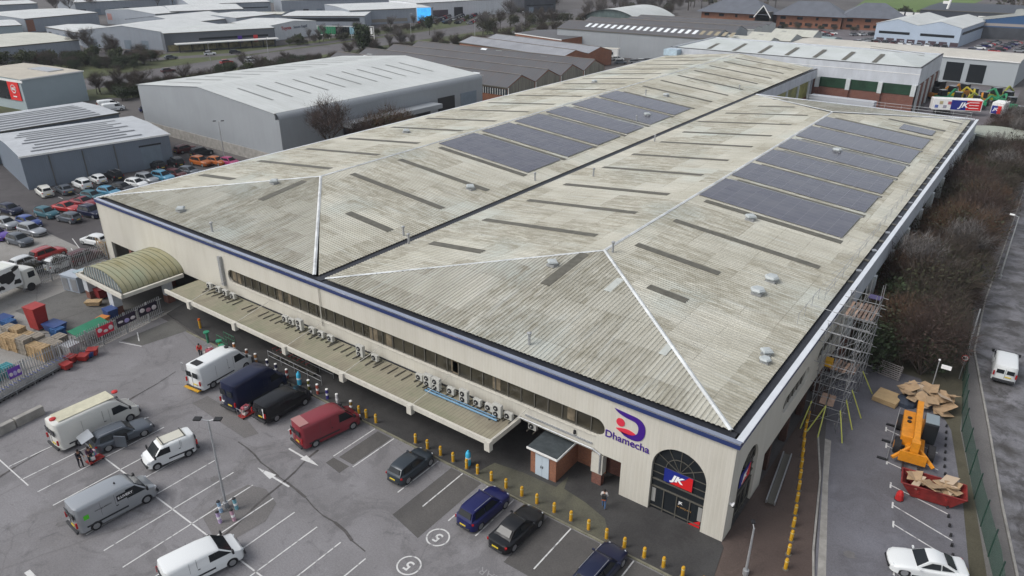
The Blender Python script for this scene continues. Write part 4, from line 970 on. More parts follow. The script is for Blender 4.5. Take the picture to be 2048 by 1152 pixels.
a_ = Vector((-2.3, 26, 0)).normalized()
M5 = Matrix.Translation(P(8.5, -.1, 4.4)) @ Matrix.Rotation(math.atan2(a_.y, a_.x), 4, 'Z') @ Matrix.Rotation(R(90), 4, 'X')
text('lettering', 'Toyota', 1.9, M5, RED, ws, .03, .03)
M5 = Matrix.Translation(P(16.5, -.1, 4.4)) @ Matrix.Rotation(math.atan2(a_.y, a_.x), 4, 'Z') @ Matrix.Rotation(R(90), 4, 'X')
text('lettering', 'Steven Eagell', 1.5, M5, SLATECLAD, ws, .03, .03)
far('flat pale unit with dark glazed edge right of the white showroom', (-292, 190), (-262, 214), 30, 6, .3, windows=[('F', 2, 36, 3.6, 5.2, GLASS)])
far('small cream roofed cube left of the flat pale unit', (-313, 186), (-300, 196), 14, 6, .5, roof=CREAMROOF)
sc, P, Ln = far('long pale unit carrying the bright blue display screen', (-281, 222), (-262, 262), 46, 7, .4, windows=[('F', 1, 30, 1, 2.5, mat('tan_band2', (.22, .2, .17), .6))])
s_ = MB().box(P(39, -.6, 4.0), (7.5, .5, 6), math.atan2(40, 19)).build('display_screen', mat('screen_blue', (.05, .35, .75), .3, emit=.9, var=.6, vs=.3), sc)
MB().box(P(39, -.3, 4.0), (8.3, .4, 6.8), math.atan2(40, 19)).build('screen_frame', WHITE, sc)
far('broad white showroom behind the packed car park', (-279, 268), (-262, 330), 30, 8, .3, wall=CREAMCLAD2, windows=[('F', 3, 20, .3, 4, MATS['dull_maroon']), ('F', 24, 30, .3, 5, GLASS)])
far('dark glazed block at the end of the broad white showroom', (-255, 334), (-245, 352), 20, 12, .2, wall=MATS['deep_grey_wall'], roof=MATS['dark_slab'])
far('long pale unit at the very top left of centre', (-352, 236), (-320, 290), 40, 8, 1.0)
far('small pale unit at the top left corner', (-455, 110), (-450, 150), 30, 7, 1.0)
far('wide pale unit on the top left skyline', (-440, 165), (-430, 215), 40, 7, 1.0)
for i in range(9):
    far('distant pale unit on the skyline beyond the estate', (-470 - (i % 3) * 25 + i * 12, 235 + i * 38), (-445 + i * 12, 262 + i * 38), 26, 7 + i % 3, 1.0, wall=MATS['pale_teal_wall'] if i % 2 else GREYCLAD, group='distant pale units on the skyline')
# ================================================================ rear extension with white parapet
rx = thing('parapet_warehouse', 'white parapet warehouse with brick base and green glazing behind the cream warehouse', 'warehouse', (-81.5, 162.5, 0))
Q = lambda x, y, z: V(x + 81.5, y - 162.5, z)
o = MB().box(Q(-49.2, 162.6, 8.5), (64.4, .3, 4.1)).build('fascia_panel', WFAS, rx)
MB().box(Q(-49.2, 162.42, 9.0), (64.5, .06, .12)).build('fascia_rib', WHITE, rx)
MB().box(Q(-17.1, 178.3, 8.5), (.3, 31.6, 4.1)).build('fascia_panel', WFAS, rx)
MB().box(Q(-81.4, 178.3, 5.3), (.3, 31.6, 10.5)).build('side_wall', WFAS, rx); MB().box(Q(-49, 194, 5.3), (64, .3, 10.5)).build('back_wall', WFAS, rx)
MB().box(Q(-49.2, 162.6, 10.57), (64.7, .45, .1)).build('parapet_capping', BLACK, rx); MB().box(Q(-17.1, 178.4, 10.57), (.45, 31.9, .1)).build('parapet_capping', BLACK, rx)
MB().box(Q(-41.4, 162.6, 3.2), (48, .25, 6.4)).build('brick_wall', BRICK, rx) 
for k in range(4):
    x = -40.0 + k * 7.45
    MB().box(Q(x, 162.2, 5.2), (1.0, .7, 2.6)).build('pilaster', MATS['pilaster_white'], rx); MB().box(Q(x, 162.2, 1.95), (.9, .6, 3.9)).build('pilaster', BRICK, rx)
    if k < 3: MB().box(Q(x + 3.72, 162.42, 5.25), (6.4, .1, 2.4)).build('green_glazing', mat('dark_green_glass', (.02, .05, .03), .25, var=.4, vs=.3), rx)
for k in range(5):
    y = 164.5 + k * 7.2
    MB().box(Q(-16.9, y, 3.2), (.5, .7, 6.4)).build('pilaster', MATS['pilaster_white'], rx)
    if k < 4: MB().box(Q(-17.1, y + 3.6, 3.2), (.2, 6.4, 6.4)).build('brick_wall', BRICK, rx)
rm = mat('bleached_sheet_roof', (.52, .55, .55), .7, var=.12, vs=.15, c2=(.42, .45, .43))
mb = MB(); vs = [Q(-81.2, 162.9, 10.2), Q(-17.3, 162.9, 10.2), Q(-17.3, 193.8, 10.2), Q(-81.2, 193.8, 10.2), Q(-74, 178.3, 12.0), Q(-27, 178.3, 11.7)]
mb.add(vs, [(0, 1, 5, 4), (1, 2, 5), (2, 3, 4, 5), (3, 0, 4)]); mb.build('roof', rm, rx)
for k in range(7):
    x = -72 + k * 7.2
    mb = MB(); z = lambda y: 10.2 + (y - 162.9) / 15.4 * 1.65 + .06
    mb.add([Q(x, 165.5, z(165.5)), Q(x + 1.1, 165.5, z(165.5)), Q(x + 1.1, 175, z(175)), Q(x, 175, z(175))], [(0, 1, 2, 3)]); mb.build('rooflight', STRIP, rx)
for z in (.5, 1.0): MB().tube(Q(-34, 187, 10.9 + z), Q(-20, 184, 10.3 + z), .06, 4).build('roof_rail', FRAME, rx)
pl = MB().box(Q(-80.2, 161.2, 9.4), (4, 3.4, 1.6)).build('duct_plant', mat('pale_blue_duct', (.38, .48, .55), .5, var=.2, vs=1), rx)
# step roof link sloping up to the parapet warehouse
# ================================================================ ground, roads and paving
AS1 = ground_mat('carpark_asphalt', (0.205, 0.20, 0.207), (0.160, 0.155, 0.158), .4, .35, .75)
AS2 = ground_mat('dark_apron_asphalt', (0.058, 0.057, 0.056), (0.04, 0.039, 0.039), .25, 0, .4, .9, .3)  # darker asphalt, deepened further so the colour carries the canopy shade
AS3 = ground_mat('side_carpark_asphalt', (0.155, 0.155, 0.175), (0.115, 0.112, 0.122), .4, .2, .5)
AS4 = ground_mat('patch_asphalt', (0.105, 0.10, 0.095), (0.075, 0.072, 0.07), .2, 0, .3)
GEN = ground_mat('estate_ground', (0.115, 0.108, 0.105), (0.075, 0.07, 0.068), .3, 0, .5, .9, .03)
ASD = ground_mat('neighbour_carpark', (0.085, 0.08, 0.082), (0.062, 0.058, 0.06), .25, .2, .4)
CNC = ground_mat('concrete_yard', (0.255, 0.248, 0.235), (0.20, 0.19, 0.178), .3, .5, .6)
PAVE = ground_mat('brown_block_paving', (0.095, 0.072, 0.062), (0.07, 0.052, 0.046), .2, 0, .5)
WETR = ground_mat('wet_worn_road', (0.17, 0.168, 0.18), (0.06, 0.056, 0.053), .9, 0, 1.2, .6, .5)
FOOT = ground_mat('footpath', (0.16, 0.152, 0.148), (0.12, 0.115, 0.11), .2, 0, .3)
MUD = ground_mat('leafy_verge', (0.095, 0.088, 0.062), (0.06, 0.055, 0.038), .3, 0, .6)
GRS = ground_mat('verge_grass', (0.085, 0.10, 0.042), (0.055, 0.06, 0.032), .3, 0, .5, .95, .06)
FIELD = ground_mat('green_field_turf', (0.11, 0.17, 0.045), (0.085, 0.13, 0.04), .3, 0, .2, .95, .02)
ROADM = ground_mat('main_road_asphalt', (0.12, 0.115, 0.12), (0.095, 0.09, 0.092), .2, 0, .3)
def P2(*pts): return [at(*p) for p in pts]
S('g', pmesh('ground', [(-2500, -700), (2500, -700), (2500, 3500), (-2500, 3500)], 0.0, GEN))
pmesh('car_park', [(-56, -90), (12, -90), (6.2, -.6), (1.0, -4.75), (-61.7, -4.75), (-60.6, -11.35), (-58.0, -21.9)], .004, AS1)
pmesh('yard', [(-110, -90), (-56, -90), (-58.0, -21.9), (-60.6, -11.35), (-61.9, -3.9), (-63, -.2), (-81.6, -.2), (-110, -.2)], .006, CNC)
pmesh('neighbour_car_park', [(-200, -.2), (-81.7, -.2), (-81.7, 60), (-99, 60), (-99, 39), (-150, 39), (-200, 52)], .005, ASD)
pmesh('side_car_park', [(6.2, -.6), (12, -90), (26, -90), (15.0, 1.0), (11.0, 23.7), (7, 31), (1.9, 31), (.6, 24), (2.46, 16)], .008, AS3)
MB().prism([(-61.9, -3.9), (-52, -4.75), (1.0, -4.75), (.3, -.45), (0, .0), (0, 3.5), (-81, 3.5), (-81, -.2), (-63, -.2)], -.02, .10).build('apron', AS2)['kind'] = 'structure'
MB().prism([(1.02, -4.75), (6.2, -.6), (5.1, 3.0), (3.4, 10.8), (1.7, 16.3), (.6, 24), (.02, 24), (.02, -.1), (.32, -.47)], -.02, .11).build('side_paving', PAVE)['kind'] = 'structure'
pmesh('mossy_paving', [(-18, -4.7), (-6, -4.7), (-7.5, -2.8), (-9.5, -2.2), (-11.5, -1.9), (-12, -.5), (-12.1, -2.1), (-15, -2.2), (-17.5, -2.6)], .104, ground_mat('mossy_asphalt', (.105, .103, .075), (.07, .069, .056), .3, 0, .4, .9, .5))
k_ = MB()
for i in range(58): k_.box((-56.5 + i * .99 + .5, -4.83, .045), (.97, .14, .16))
k_.build('kerb', mat('mossy_kerb', (.17, .165, .12), .9, var=.35, vs=1.2, coord='WORLD'))['kind'] = 'structure'
kk = MB()
for (x0, y0), (x1, y1) in (((6.25, -.65), (5.2, 3.0)), ((5.2, 3.0), (3.5, 10.8)), ((3.5, 10.8), (1.8, 16.3)), ((1.05, -4.82), (6.25, -.7))):
    d_ = math.hypot(x1 - x0, y1 - y0); kk.box(((x0 + x1) / 2, (y0 + y1) / 2, .05), (d_ - .02, .14, .15), math.atan2(y1 - y0, x1 - x0))
kk.build('kerb', CONC)['kind'] = 'structure'
pmesh('concrete_channel', [(6.45, -.7), (6.95, -.5), (4.1, 10.8), (2.9, 16.2), (2.4, 16.2), (3.7, 10.8)], .012, CONC)
pmesh('verge', [(15.0, 1.0), (16.2, 1.0), (13.4, 14.6), (11.2, 24.2), (9.4, 48), (8.3, 60), (8.3, 150), (-1, 150), (.2, 31.2), (7, 31.2), (10.6, 23.7), (12.7, 14)], .012, MUD)
pmesh('footpath', [(17.5, 1), (19.6, 1), (16.33, 8.54), (14.86, 15.65), (13.05, 25.6), (10.3, 40), (9.8, 54), (9.9, 70), (10.2, 170), (8.4, 170), (8.3, 60), (9.4, 48), (11.2, 24.2), (13.4, 14.6), (16.2, 1.0)], .016, FOOT)
ko = MB()
kp = [(19.7, 1), (16.45, 8.54), (14.98, 15.65), (13.17, 25.6), (10.42, 40), (9.92, 54), (10.0, 70), (10.3, 170)]
for a_, b_ in zip(kp, kp[1:]):
    d_ = math.hypot(b_[0] - a_[0], b_[1] - a_[1]); ko.box(((a_[0] + b_[0]) / 2, (a_[1] + b_[1]) / 2, .04), (d_, .16, .15), math.atan2(b_[1] - a_[1], b_[0] - a_[0]))
ko.build('kerb', CONC)['kind'] = 'structure'
pmesh('road', [(19.8, 1), (31, 1), (24, 30), (22.5, 60), (22.5, 170), (10.4, 170), (10.1, 70), (10.0, 54), (10.5, 40), (13.25, 25.6), (15.06, 15.65), (16.53, 8.54)], .009, WETR)
pmesh('footpath', [(31.2, 1), (33.4, 1), (26.2, 30), (24.7, 60), (24.7, 170), (22.7, 170), (22.7, 60), (24.2, 30)], .017, FOOT)
pmesh('grass_verge', [(33.6, 1), (120, 1), (120, 170), (24.9, 170), (24.9, 60), (26.4, 30)], .013, GRS)
pmesh('main_road', [(-226, -200), (-206, -200), (-207, 60), (-210, 130), (-214, 200), (-220, 300), (-232, 460), (-256, 460), (-240, 300), (-231, 200), (-229, 130), (-224, 60)], .02, ROADM)
pmesh('grass_verge', [(-205, -200), (-190, -200), (-190, 55), (-172, 70), (-172, 110), (-200, 190), (-205, 300), (-214, 300), (-213, 200), (-209, 130), (-206, 60)], .016, GRS)
pmesh('grass_verge', [(-260, -200), (-227, -200), (-225, 60), (-230, 130), (-232, 200), (-241, 300), (-262, 300), (-250, 200), (-244, 150), (-262, 95)], .016, GRS)
pmesh('main_road', [(-252, 100), (-246, 96), (-232, 128), (-236, 210), (-241, 210), (-239, 128)], .026, ROADM)
pmesh('field', [(-95, 392), (-56, 388), (-52, 700), (-140, 700)], .03, FIELD)
pmesh('rear_yard', [(-80.8, 118), (-1, 118), (2, 150), (2, 215), (-16, 215), (-16, 161), (-80.8, 161)], .007, ground_mat('rear_yard_asphalt', (.15, .14, .15), (.11, .1, .105), .3, 0, .3))
pmesh('rear_car_park', [(-100, 250), (10, 250), (12, 335), (-60, 372), (-100, 340)], .007, MATS['rear_yard_asphalt'])
# ================================================================ vehicles
def paint(name, c, metal=0.0, rough=.3): return mat('paint_' + name, c, rough, metal, spec=.4 if max(c) > .15 else .25, coat=.5 if max(c) > .15 else .22)
PT = dict(white=paint('white', (.66, .68, .68)), offwhite=paint('offwhite', (.60, .60, .56)), silver=paint('silver', (.33, .35, .37), .5), grey=paint('grey', (.10, .115, .135), .3), slate=paint('slate', (.035, .045, .055), .2), dark=paint('dark', (.022, .025, .03)),
          black=paint('black', (.010, .011, .013)), navy=paint('navy', (.011, .015, .04)), blue=paint('blue', (.010, .013, .075)), royal=paint('royal', (.02, .05, .22)), sky=paint('sky', (.06, .22, .34)), teal=paint('teal', (.035, .11, .14)),
          red=paint('red', (.36, .02, .02)), dred=paint('dred', (.19, .012, .02)), maroon=paint('maroon', (.07, .018, .02)), orange=paint('orange', (.36, .10, .02)), pink=paint('pink', (.30, .03, .12)), purple=paint('purple', (.09, .04, .28)), crimson=paint('crimson', (.19, .018, .028), 0, .5), tan=paint('tan', (.3, .25, .18)))
RIM = mat('alloy', (.34, .35, .36), .35, .6); TAIL = mat('tail_red', (.35, .01, .012), .25); HEAD = mat('lamp_clear', (.55, .58, .6), .12); PLY = mat('plate_yellow', (.6, .45, .04), .5); PLW = mat('plate_white', (.6, .6, .6), .5)
TRIMB = mat('bumper_plastic', (.03, .031, .034), .65)
def shell(prof, hw, layers, ztop, zc=.6):
    """body lofted across the width; layers = (fraction of half width, end inset, top drop)"""
    mb = MB(); n = len(prof); xm = max(abs(p[0]) for p in prof); xs = [p[0] for p in prof]; x0, x1 = min(xs), max(xs)
    ring = []
    for s in (-1, 1):
        for f, ins, dr in (layers[::-1] if s < 0 else layers):
            y = s * f * hw
            if f == 0 and s > 0: continue
            idx = []
            for x, z in prof:
                xx = max(x0 + ins, min(x1 - ins, x)); zz = z - dr * max(0, min(1, (z - zc) / max(.05, ztop - zc)))
                mb.v.append((xx, y, zz)); idx.append(len(mb.v) - 1)
            ring.append(idx)
    for a, b in zip(ring, ring[1:]):
        for i in range(n): j = (i + 1) % n; mb.f.append((a[i], b[i], b[j], a[j])); mb.mi.append(0)
    mb.f.append(tuple(ring[0])); mb.mi.append(0); mb.f.append(tuple(ring[-1][::-1])); mb.mi.append(0)
    # orient: make the +y cap face +y
    f = mb.f[-1]; a = sum(mb.v[f[i]][0] * mb.v[f[(i + 1) % len(f)]][2] - mb.v[f[(i + 1) % len(f)]][0] * mb.v[f[i]][2] for i in range(len(f)))
    if a > 0: mb.f = [q[::-1] for q in mb.f]
    return mb
def under(x0, x1, xr, xf, r, z=.22):
    """bottom line from front to rear with wheel arches, x decreasing"""
    out = [(x1, z)]
    for c in (xf, xr): out += [(c + r * math.cos(t), max(z, .33 + r * math.sin(t))) for t in [R(-15 + 210 * i / 10) for i in range(11)]]
    return out + [(x0, z)]
_wm = {}
def wheels(root, xr, xf, hw, r=.33, wd=.22, rimm=None):
    key = (round(r, 2), wd)
    if key not in _wm:
        t_ = MB().tube((0, -wd / 2, 0), (0, wd / 2, 0), r, 18); me = None
        a = t_.build('wheel', RUBBER); ma = a.data; ma.set_sharp_from_angle(angle=R(40)); bpy.data.objects.remove(a)
        b_ = MB()
        for s in (-1, 1): b_.tube((0, s * (wd / 2 - .03), 0), (0, s * (wd / 2 + .008), 0), r * .66, 14); b_.tube((0, s * (wd / 2), 0), (0, s * (wd / 2 + .02), 0), r * .15, 8)
        o = b_.build('rim', RIM); mb_ = o.data; bpy.data.objects.remove(o); _wm[key] = (ma, mb_)
    for x in (xr, xf):
        for s in (-1, 1):
            o = bpy.data.objects.new('wheel', _wm[key][0]); col.objects.link(o); o.parent = root; o.location = (x, s * (hw - wd / 2 - .01), r)
            q = bpy.data.objects.new('rim', _wm[key][1]); col.objects.link(q); q.parent = o
def quadn(nm, pts, m, root, off=.012):
    a, b, c = (Vector(p) for p in pts[:3]); n = (b - a).cross(c - a).normalized() * off
    q = [Vector(p) for p in pts]; k = len(q)
    mb = MB().add([p + n for p in q] + [p - n * .6 for p in q], [tuple(range(k)), tuple(range(2 * k - 1, k - 1, -1))] + [(i, k + i, k + (i + 1) % k, (i + 1) % k) for i in range(k)])
    return mb.build(nm, m, root)
CARS = dict(  # L W H hood belt, cabin base rear/front, roof rear/front, wheels
    hatch=(4.15, 1.78, 1.47, .98, .95, -1.98, .95, -1.62, .28, -1.28, 1.30), suv=(4.45, 1.86, 1.66, 1.05, 1.03, -2.12, .98, -1.78, .35, -1.33, 1.38),
    saloon=(4.72, 1.84, 1.44, .93, .92, -1.75, .88, -1.02, .18, -1.42, 1.44), estate=(4.72, 1.82, 1.50, .95, .94, -2.22, .92, -1.90, .28, -1.38, 1.40), coupe=(4.72, 1.88, 1.40, .92, .90, -1.78, .90, -.85, .15, -1.42, 1.46))
def car(kind, colr, roofc=None, detail=True):
    L, Wd, Hh, hd, bl, cr, cf, rr_, rf, xr, xf = CARS[kind]; hw = Wd / 2; x0, x1 = -L / 2, L / 2
    root = thing('parked_car', '', 'car'); pm = PT[colr]
    tailz = bl if kind not in ('saloon', 'coupe') else bl + .02
    prof = [(x0, .32), (x0 - .0, .62), (x0 + .05, .72), (x0 + .10, tailz - .06), (x0 + .22, tailz)] + [(cr + .15, bl + .01), (0, bl), (cf - .05, bl), (cf + .25, hd - .01), (x1 - .45, hd - .12), (x1 - .14, hd - .26), (x1 - .03, .60), (x1, .42)]
    prof = prof + under(x0 + .04, x1 - .04, xr, xf, .385)
    sh = shell(prof, hw, [(0, 0, 0), (.4, .03, .0), (.65, .10, .012), (.82, .20, .035), (.93, .34, .07), (.985, .48, .13), (1.0, .54, .24)], hd, .5)
    sh.build('body', pm, root, smooth=38)
    # cabin
    z0, z1 = bl - .06, Hh; wb, wt = hw * .92, hw * .68
    cb = MB(); vs = []
    for x, z, w_ in ((cr, z0, wb * .84), (rr_ - .0, z1 - .13, wt * .9), (rr_ + .3, z1 - .03, wt * .97), ((rr_ + rf) / 2, z1 + .015, wt * .98), (rf - .2, z1 - .005, wt * .97), (rf, z1 - .06, wt * .97), (cf, z0, wb * .93)):
        for fy in (-1, -.55, 0, .55, 1): vs.append((x, fy * w_, z + (.028 * (1 - fy * fy) if z > z0 + .1 else 0) - (.03 if abs(fy) == 1 and z > z0 + .1 else 0)))
    fs = [(5 * i + j, 5 * i + j + 1, 5 * (i + 1) + j + 1, 5 * (i + 1) + j) for i in range(6) for j in range(4)]
    fs += [tuple(5 * i for i in range(7)), tuple(5 * i + 4 for i in range(6, -1, -1))]
    cb.add(vs, [f[::-1] if len(f) == 4 else f[::-1] for f in fs]); cbo = cb.build('cabin', PT[roofc] if roofc else pm, root, smooth=35)
    bm = bmesh.new(); bm.from_mesh(cbo.data); bmesh.ops.recalc_face_normals(bm, faces=bm.faces); bm.to_mesh(cbo.data); bm.free()
    lerp = lambda a, b, t: a + (b - a) * t
    def on(xa, xb, wa, wb_, t, fy): return V(lerp(xa, xb, t), fy * lerp(wa, wb_, t), lerp(z0, z1 - .05, t))
    quadn('windscreen', [on(cf, rf, wb, wt, .14, -.88), on(cf, rf, wb, wt, .14, .88), on(cf, rf, wb, wt, .97, .86), on(cf, rf, wb, wt, .97, -.86)], GLASS, root, .022)
    quadn('rear_window', [on(cr, rr_, wb * .84, wt * .9, .3, .84), on(cr, rr_, wb * .84, wt * .9, .3, -.84), on(cr, rr_, wb * .84, wt * .9, .86, -.82), on(cr, rr_, wb * .84, wt * .9, .86, .82)], GLASS, root, .05)
    for s in (1, -1):
        def sp(x, t): k_ = max(0, (x - cf + .5) / 2.2) * .0 + max(0, (rr_ + .5 - x)) * .11; return V(x, s * (lerp(wb, wt, t) * (1 - k_) + .004), lerp(z0, z1 - .07 - max(0, rr_ + .4 - x) * .08, t))
        xm = (cf + cr) / 2 - .15
        for xa, xb, fa, fb in ((cf - .32, xm + .05, rf - .18, xm + .05), (xm - .05, cr + .38, xm - .05, rr_ + .22)):
            q = [sp(xb, .2), sp(xa, .2), sp(fa, .88), sp(fb, .88)]
            if s < 0: pass
            else: q = q[::-1]
            quadn('side_window', q, GLASS, root, .018)
        ml = MB().box((cf - .22, s * (hw + .06), bl + .03), (.12, .2, .13)).build('mirror', pm, root, bevel=.02)
        MB().box((x1 - .36, s * (hw * .70), hd - .26), (.34, .20, .10), -s * .75).build('headlight', HEAD, root, bevel=.02)
        MB().box((x0 + .26, s * (hw * .76), tailz - .16), (.16, .34, .14), s * .75).build('tail_light', TAIL, root, bevel=.02)
    MB().box((x0 - .005, 0, .62), (.03, .52, .11)).build('number_plate', PLY, root)
    MB().box((x0 + .06, 0, .36), (.14, Wd * .62, .17)).build('rear_bumper', TRIMB, root, bevel=.02)
    MB().box((x1 - .03, 0, .40), (.10, Wd * .6, .16)).build('grille', BLACK, root, bevel=.02)
    for s in (-1, 1): MB().box((0, s * (hw - .03), .27), (xf - xr - .85, .08, .12)).build('sill', TRIMB, root)
    MB().box((0, 0, .24), (L * .86, Wd * .8, .14)).build('shade_underbody', RUBBER, root)  # slab added below the car to block light and deepen its contact shadow
    wheels(root, xr, xf, hw, .345)
    if kind in ('suv', 'estate'):
        for s in (-1, 1): MB().tube((rf - .25, s * wt * .9, z1 + .05), (rr_ + .2, s * wt * .9, z1 + .05), .022, 5).build('roof_rail', ALU, root)
    return root
VANS = dict(  # L W H hood z, screen bottom x/z, screen top x/z, wheels xr xf, wheel r
    sprinter=(6.05, 2.0, 2.62, 1.18, 2.25, 1.35, 1.62, 2.28, -1.75, 2.05, .35), luton=(5.9, 2.1, 2.9, 1.2, 2.2, 1.3, 1.7, 2.0, -1.7, 2.0, .35), transit=(5.6, 1.98, 2.35, 1.15, 2.05, 1.28, 1.35, 2.05, -1.65, 1.85, .34),
    vito=(5.05, 1.93, 1.92, 1.10, 1.72, 1.18, .98, 1.78, -1.45, 1.55, .33), vivaro=(5.0, 1.93, 1.95, 1.10, 1.72, 1.18, .95, 1.82, -1.45, 1.55, .33), small=(3.9, 1.66, 1.86, 1.02, 1.35, 1.08, .82, 1.70, -1.15, 1.25, .30), hiroof=(6.7, 2.05, 2.7, 1.2, 2.5, 1.4, 1.8, 2.3, -1.8, 2.3, .36))
def van(kind, colr, roofc=None):
    L, Wd, Hh, hz, sx, sz, tx, tz, xr, xf, r = VANS[kind]; hw = Wd / 2; x0, x1 = -L / 2, L / 2
    root = thing('van', '', 'van'); pm = PT[colr]
    prof = [(x0, .38), (x0, 1.0), (x0 + .03, Hh - .25), (x0 + .12, Hh - .05), (x0 + .35, Hh), (0, Hh + .02), (tx - .75, Hh - .01), (tx - .25, tz + (Hh - tz) * .55), (tx, tz), (sx, sz), (x1 - .22, hz - .06), (x1 - .05, hz - .34), (x1, .62), (x1 - .01, .40)]
    prof += under(x0 + .03, x1 - .06, xr, xf, r + .06, .28)
    body = shell(prof, hw, [(0, 0, 0), (.45, .03, .0), (.7, .09, .02), (.86, .18, .05), (.95, .27, .11), (1.0, .34, .24)], Hh, 1.0)
    # taper the upper body a little (tumblehome)
    body.v = [(x, y * (1 - .07 * max(0, (z - 1.0) / (Hh - 1.0))), z) for x, y, z in body.v]
    body.build('body', pm, root, smooth=40)
    tw = lambda z: hw * (1 - .07 * max(0, (z - 1.0) / (Hh - 1.0)))
    quadn('windscreen', [(sx, -tw(sz) * .88, sz), (sx, tw(sz) * .88, sz), (tx, tw(tz) * .84, tz), (tx, -tw(tz) * .84, tz)], GLASS, root, .03)
    for s in (1, -1):
        zb_, zt_ = hz + .12, min(tz - .06, 1.98)
        q = [(sx - .12, s * (tw(zb_) + .0), zb_), (tx - .72, s * tw(zb_), zb_), (tx - .72, s * tw(zt_), zt_), (tx - .05, s * tw(zt_), zt_)]
        if s < 0: q = q[::-1]
        quadn('side_window', q, GLASS, root, .02)
        MB().box((sx - .05, s * (hw + .11), hz + .22), (.12, .22, .3)).build('mirror', BLACK, root, bevel=.02)
        MB().box((x1 - .25, s * hw * .74, hz - .24), (.26, .3, .2), -s * .4).build('headlight', HEAD, root, bevel=.02)
        MB().box((x0 + .03, s * hw * .91, 1.05), (.12, .12, .42)).build('tail_light', TAIL, root, bevel=.01)
        MB().box((-.3 + x0 * .18, s * (hw + .005), .62), (L * .5, .03, .12)).build('side_strip', TRIMB, root)
        MB().box((tx - 1.5, s * (tw(1.4) + .003), 1.4), (.015, .012, Hh * .55)).build('door_seam', TRIMB, root)
        for fx in (.30, .62): MB().box((x0 + L * fx, s * (tw(1.3) + .002), 1.3), (.012, .01, Hh * .6)).build('panel_seam', TRIMB, root)
        MB().box((tx - 1.42, s * (tw(1.1) + .01), 1.12), (.16, .03, .04)).build('door_handle', TRIMB, root)
    for s in (-1, 1):
        if kind not in ('small',): MB().box((x0 - .006, s * hw * .42, Hh * .68), (.03, hw * .62, Hh * .2)).build('rear_window', GLASS, root)
    if kind == 'small': MB().box((x0 + .0, 0, Hh * .7), (.03, hw * 1.4, Hh * .22)).build('rear_window', GLASS, root)
    MB().box((x0 - .008, 0, 1.15), (.02, .02, Hh * .5)).build('door_seam', TRIMB, root)
    MB().box((x0 - .03, 0, .45), (.16, Wd * .92, .2)).build('rear_bumper', TRIMB, root, bevel=.02)
    MB().box((x1 - .02, 0, .48), (.10, Wd * .82, .22)).build('front_bumper', TRIMB, root, bevel=.02)
    MB().box((x0 - .02, -.3 * hw, .85), (.03, .5, .11)).build('number_plate', PLY, root)
    MB().box((0, 0, .27), (L * .9, Wd * .8, .2)).build('shade_underbody', RUBBER, root)  # slab added against light leaking under the van, for a darker contact shadow
    wheels(root, xr, xf, hw, r, .24)
    return root
def put(o, nose, tail, label, z=.6, group=None, shift=0.0):
    a = at(*nose, z); b = at(*tail, z); m_ = (a + b) / 2; d_ = (a - b).normalized(); ang = math.atan2(d_.y, d_.x)
    o.location = (m_.x + d_.x * shift, m_.y + d_.y * shift, .012); o.rotation_euler = (0, 0, ang); o['label'] = label
    if group: o['group'] = group
    return o
def put_w(o, x, y, deg, label, group=None):
    o.location = (x, y, .012); o.rotation_euler = (0, 0, R(deg)); o['label'] = label
    if group: o['group'] = group
    return o
# near vehicles (world position, heading)
v = put_w(van('sprinter', 'white'), -45.85, -7.75, 96, 'tall white panel van nearest the bollards with a dark roof hatch and yellow rear step')
MB().box((-2.3, 0, 2.66), (.7, .9, .06)).build('roof_hatch', BLACK, v); MB().lathe([(.2, 0), (.2, .1)], (1.0, 0, 2.62), 10).build('roof_vent', BLACK, v)
MB().box((-3.2, 0, .42), (.4, 1.9, .08)).build('rear_step', YEL, v)
v = put_w(van('luton', 'navy'), -40.4, -7.9, 94, 'dark blue high roofed van parked between the white van and black people carrier')
MB().box((-2.96, .55, 1.0), (.04, .3, .14)).build('sticker', WHITE, v)
v = put_w(van('vito', 'black'), -36.7, -7.75, 90, 'black people carrier van facing the bollards beside the dark blue van')
for s in (-1, 1): MB().box((-.6, s * .925, 1.45), (2.6, .02, .45)).build('side_window', GLASS, v)
MB().box((-2.53, -.72, 1.3), (.03, .1, .9)).build('reflective_strip', WHITE, v)
v = put_w(van('transit', 'crimson'), -31.0, -7.75, 80, 'faded red panel van parked askew beside the yellow bollards')
MB().box((-2.3, .0, 2.36), (.8, 1.5, .03)).build('roof_patch', paint('faded', (.34, .16, .15), 0, .6), v)
put_w(car('hatch', 'slate'), -22.15, -7.1, 92, 'dark grey hatchback parked with nose to the bollards between white bay lines')
put_w(car('suv', 'blue'), -14.75, -7.45, 88, 'deep blue family car with silver roof rails facing the kerb')
put_w(car('saloon', 'black'), -11.7, -7.6, 88, 'black car with chrome window trim beside the blue car')
o_ = put_w(car('estate', 'navy'), -5.3, -7.3, 88, 'very dark navy estate car cut by the bottom edge of the view')
v = put_w(van('hiroof', 'offwhite'), -46.75, -18.9, 89, 'long dirty white high roofed van with yellowed roof and red marker lights')
for x in (-2.9, 2.0): MB().lathe([(.25, 0), (.25, .1), (.1, .16)], (x, 0, 2.7), 10).build('marker_light', RED, v)
MB().box((-.6, 0, 2.735), (4.4, 1.5, .03)).build('roof_skin', mat('yellowed_roof', (.50, .48, .36), .6, var=.15, vs=2), v)
v = put_w(car('estate', 'grey'), -43.8, -18.3, 82, 'blue grey estate car with rear door and tailgate open beside the long dirty van')
MB().box((-.55, -1.42, .85), (.95, .1, 1.0), R(-50)).build('open_door', PT['grey'], v); MB().box((-.25, -.93, .75), (.8, .06, .7)).build('dark_doorway', BLACK, v)
MB().box((-2.55, .0, 1.62), (1.0, 1.35, .06), m=Matrix.Rotation(R(-18), 3, 'Y')).build('open_tailgate', PT['silver'], v)
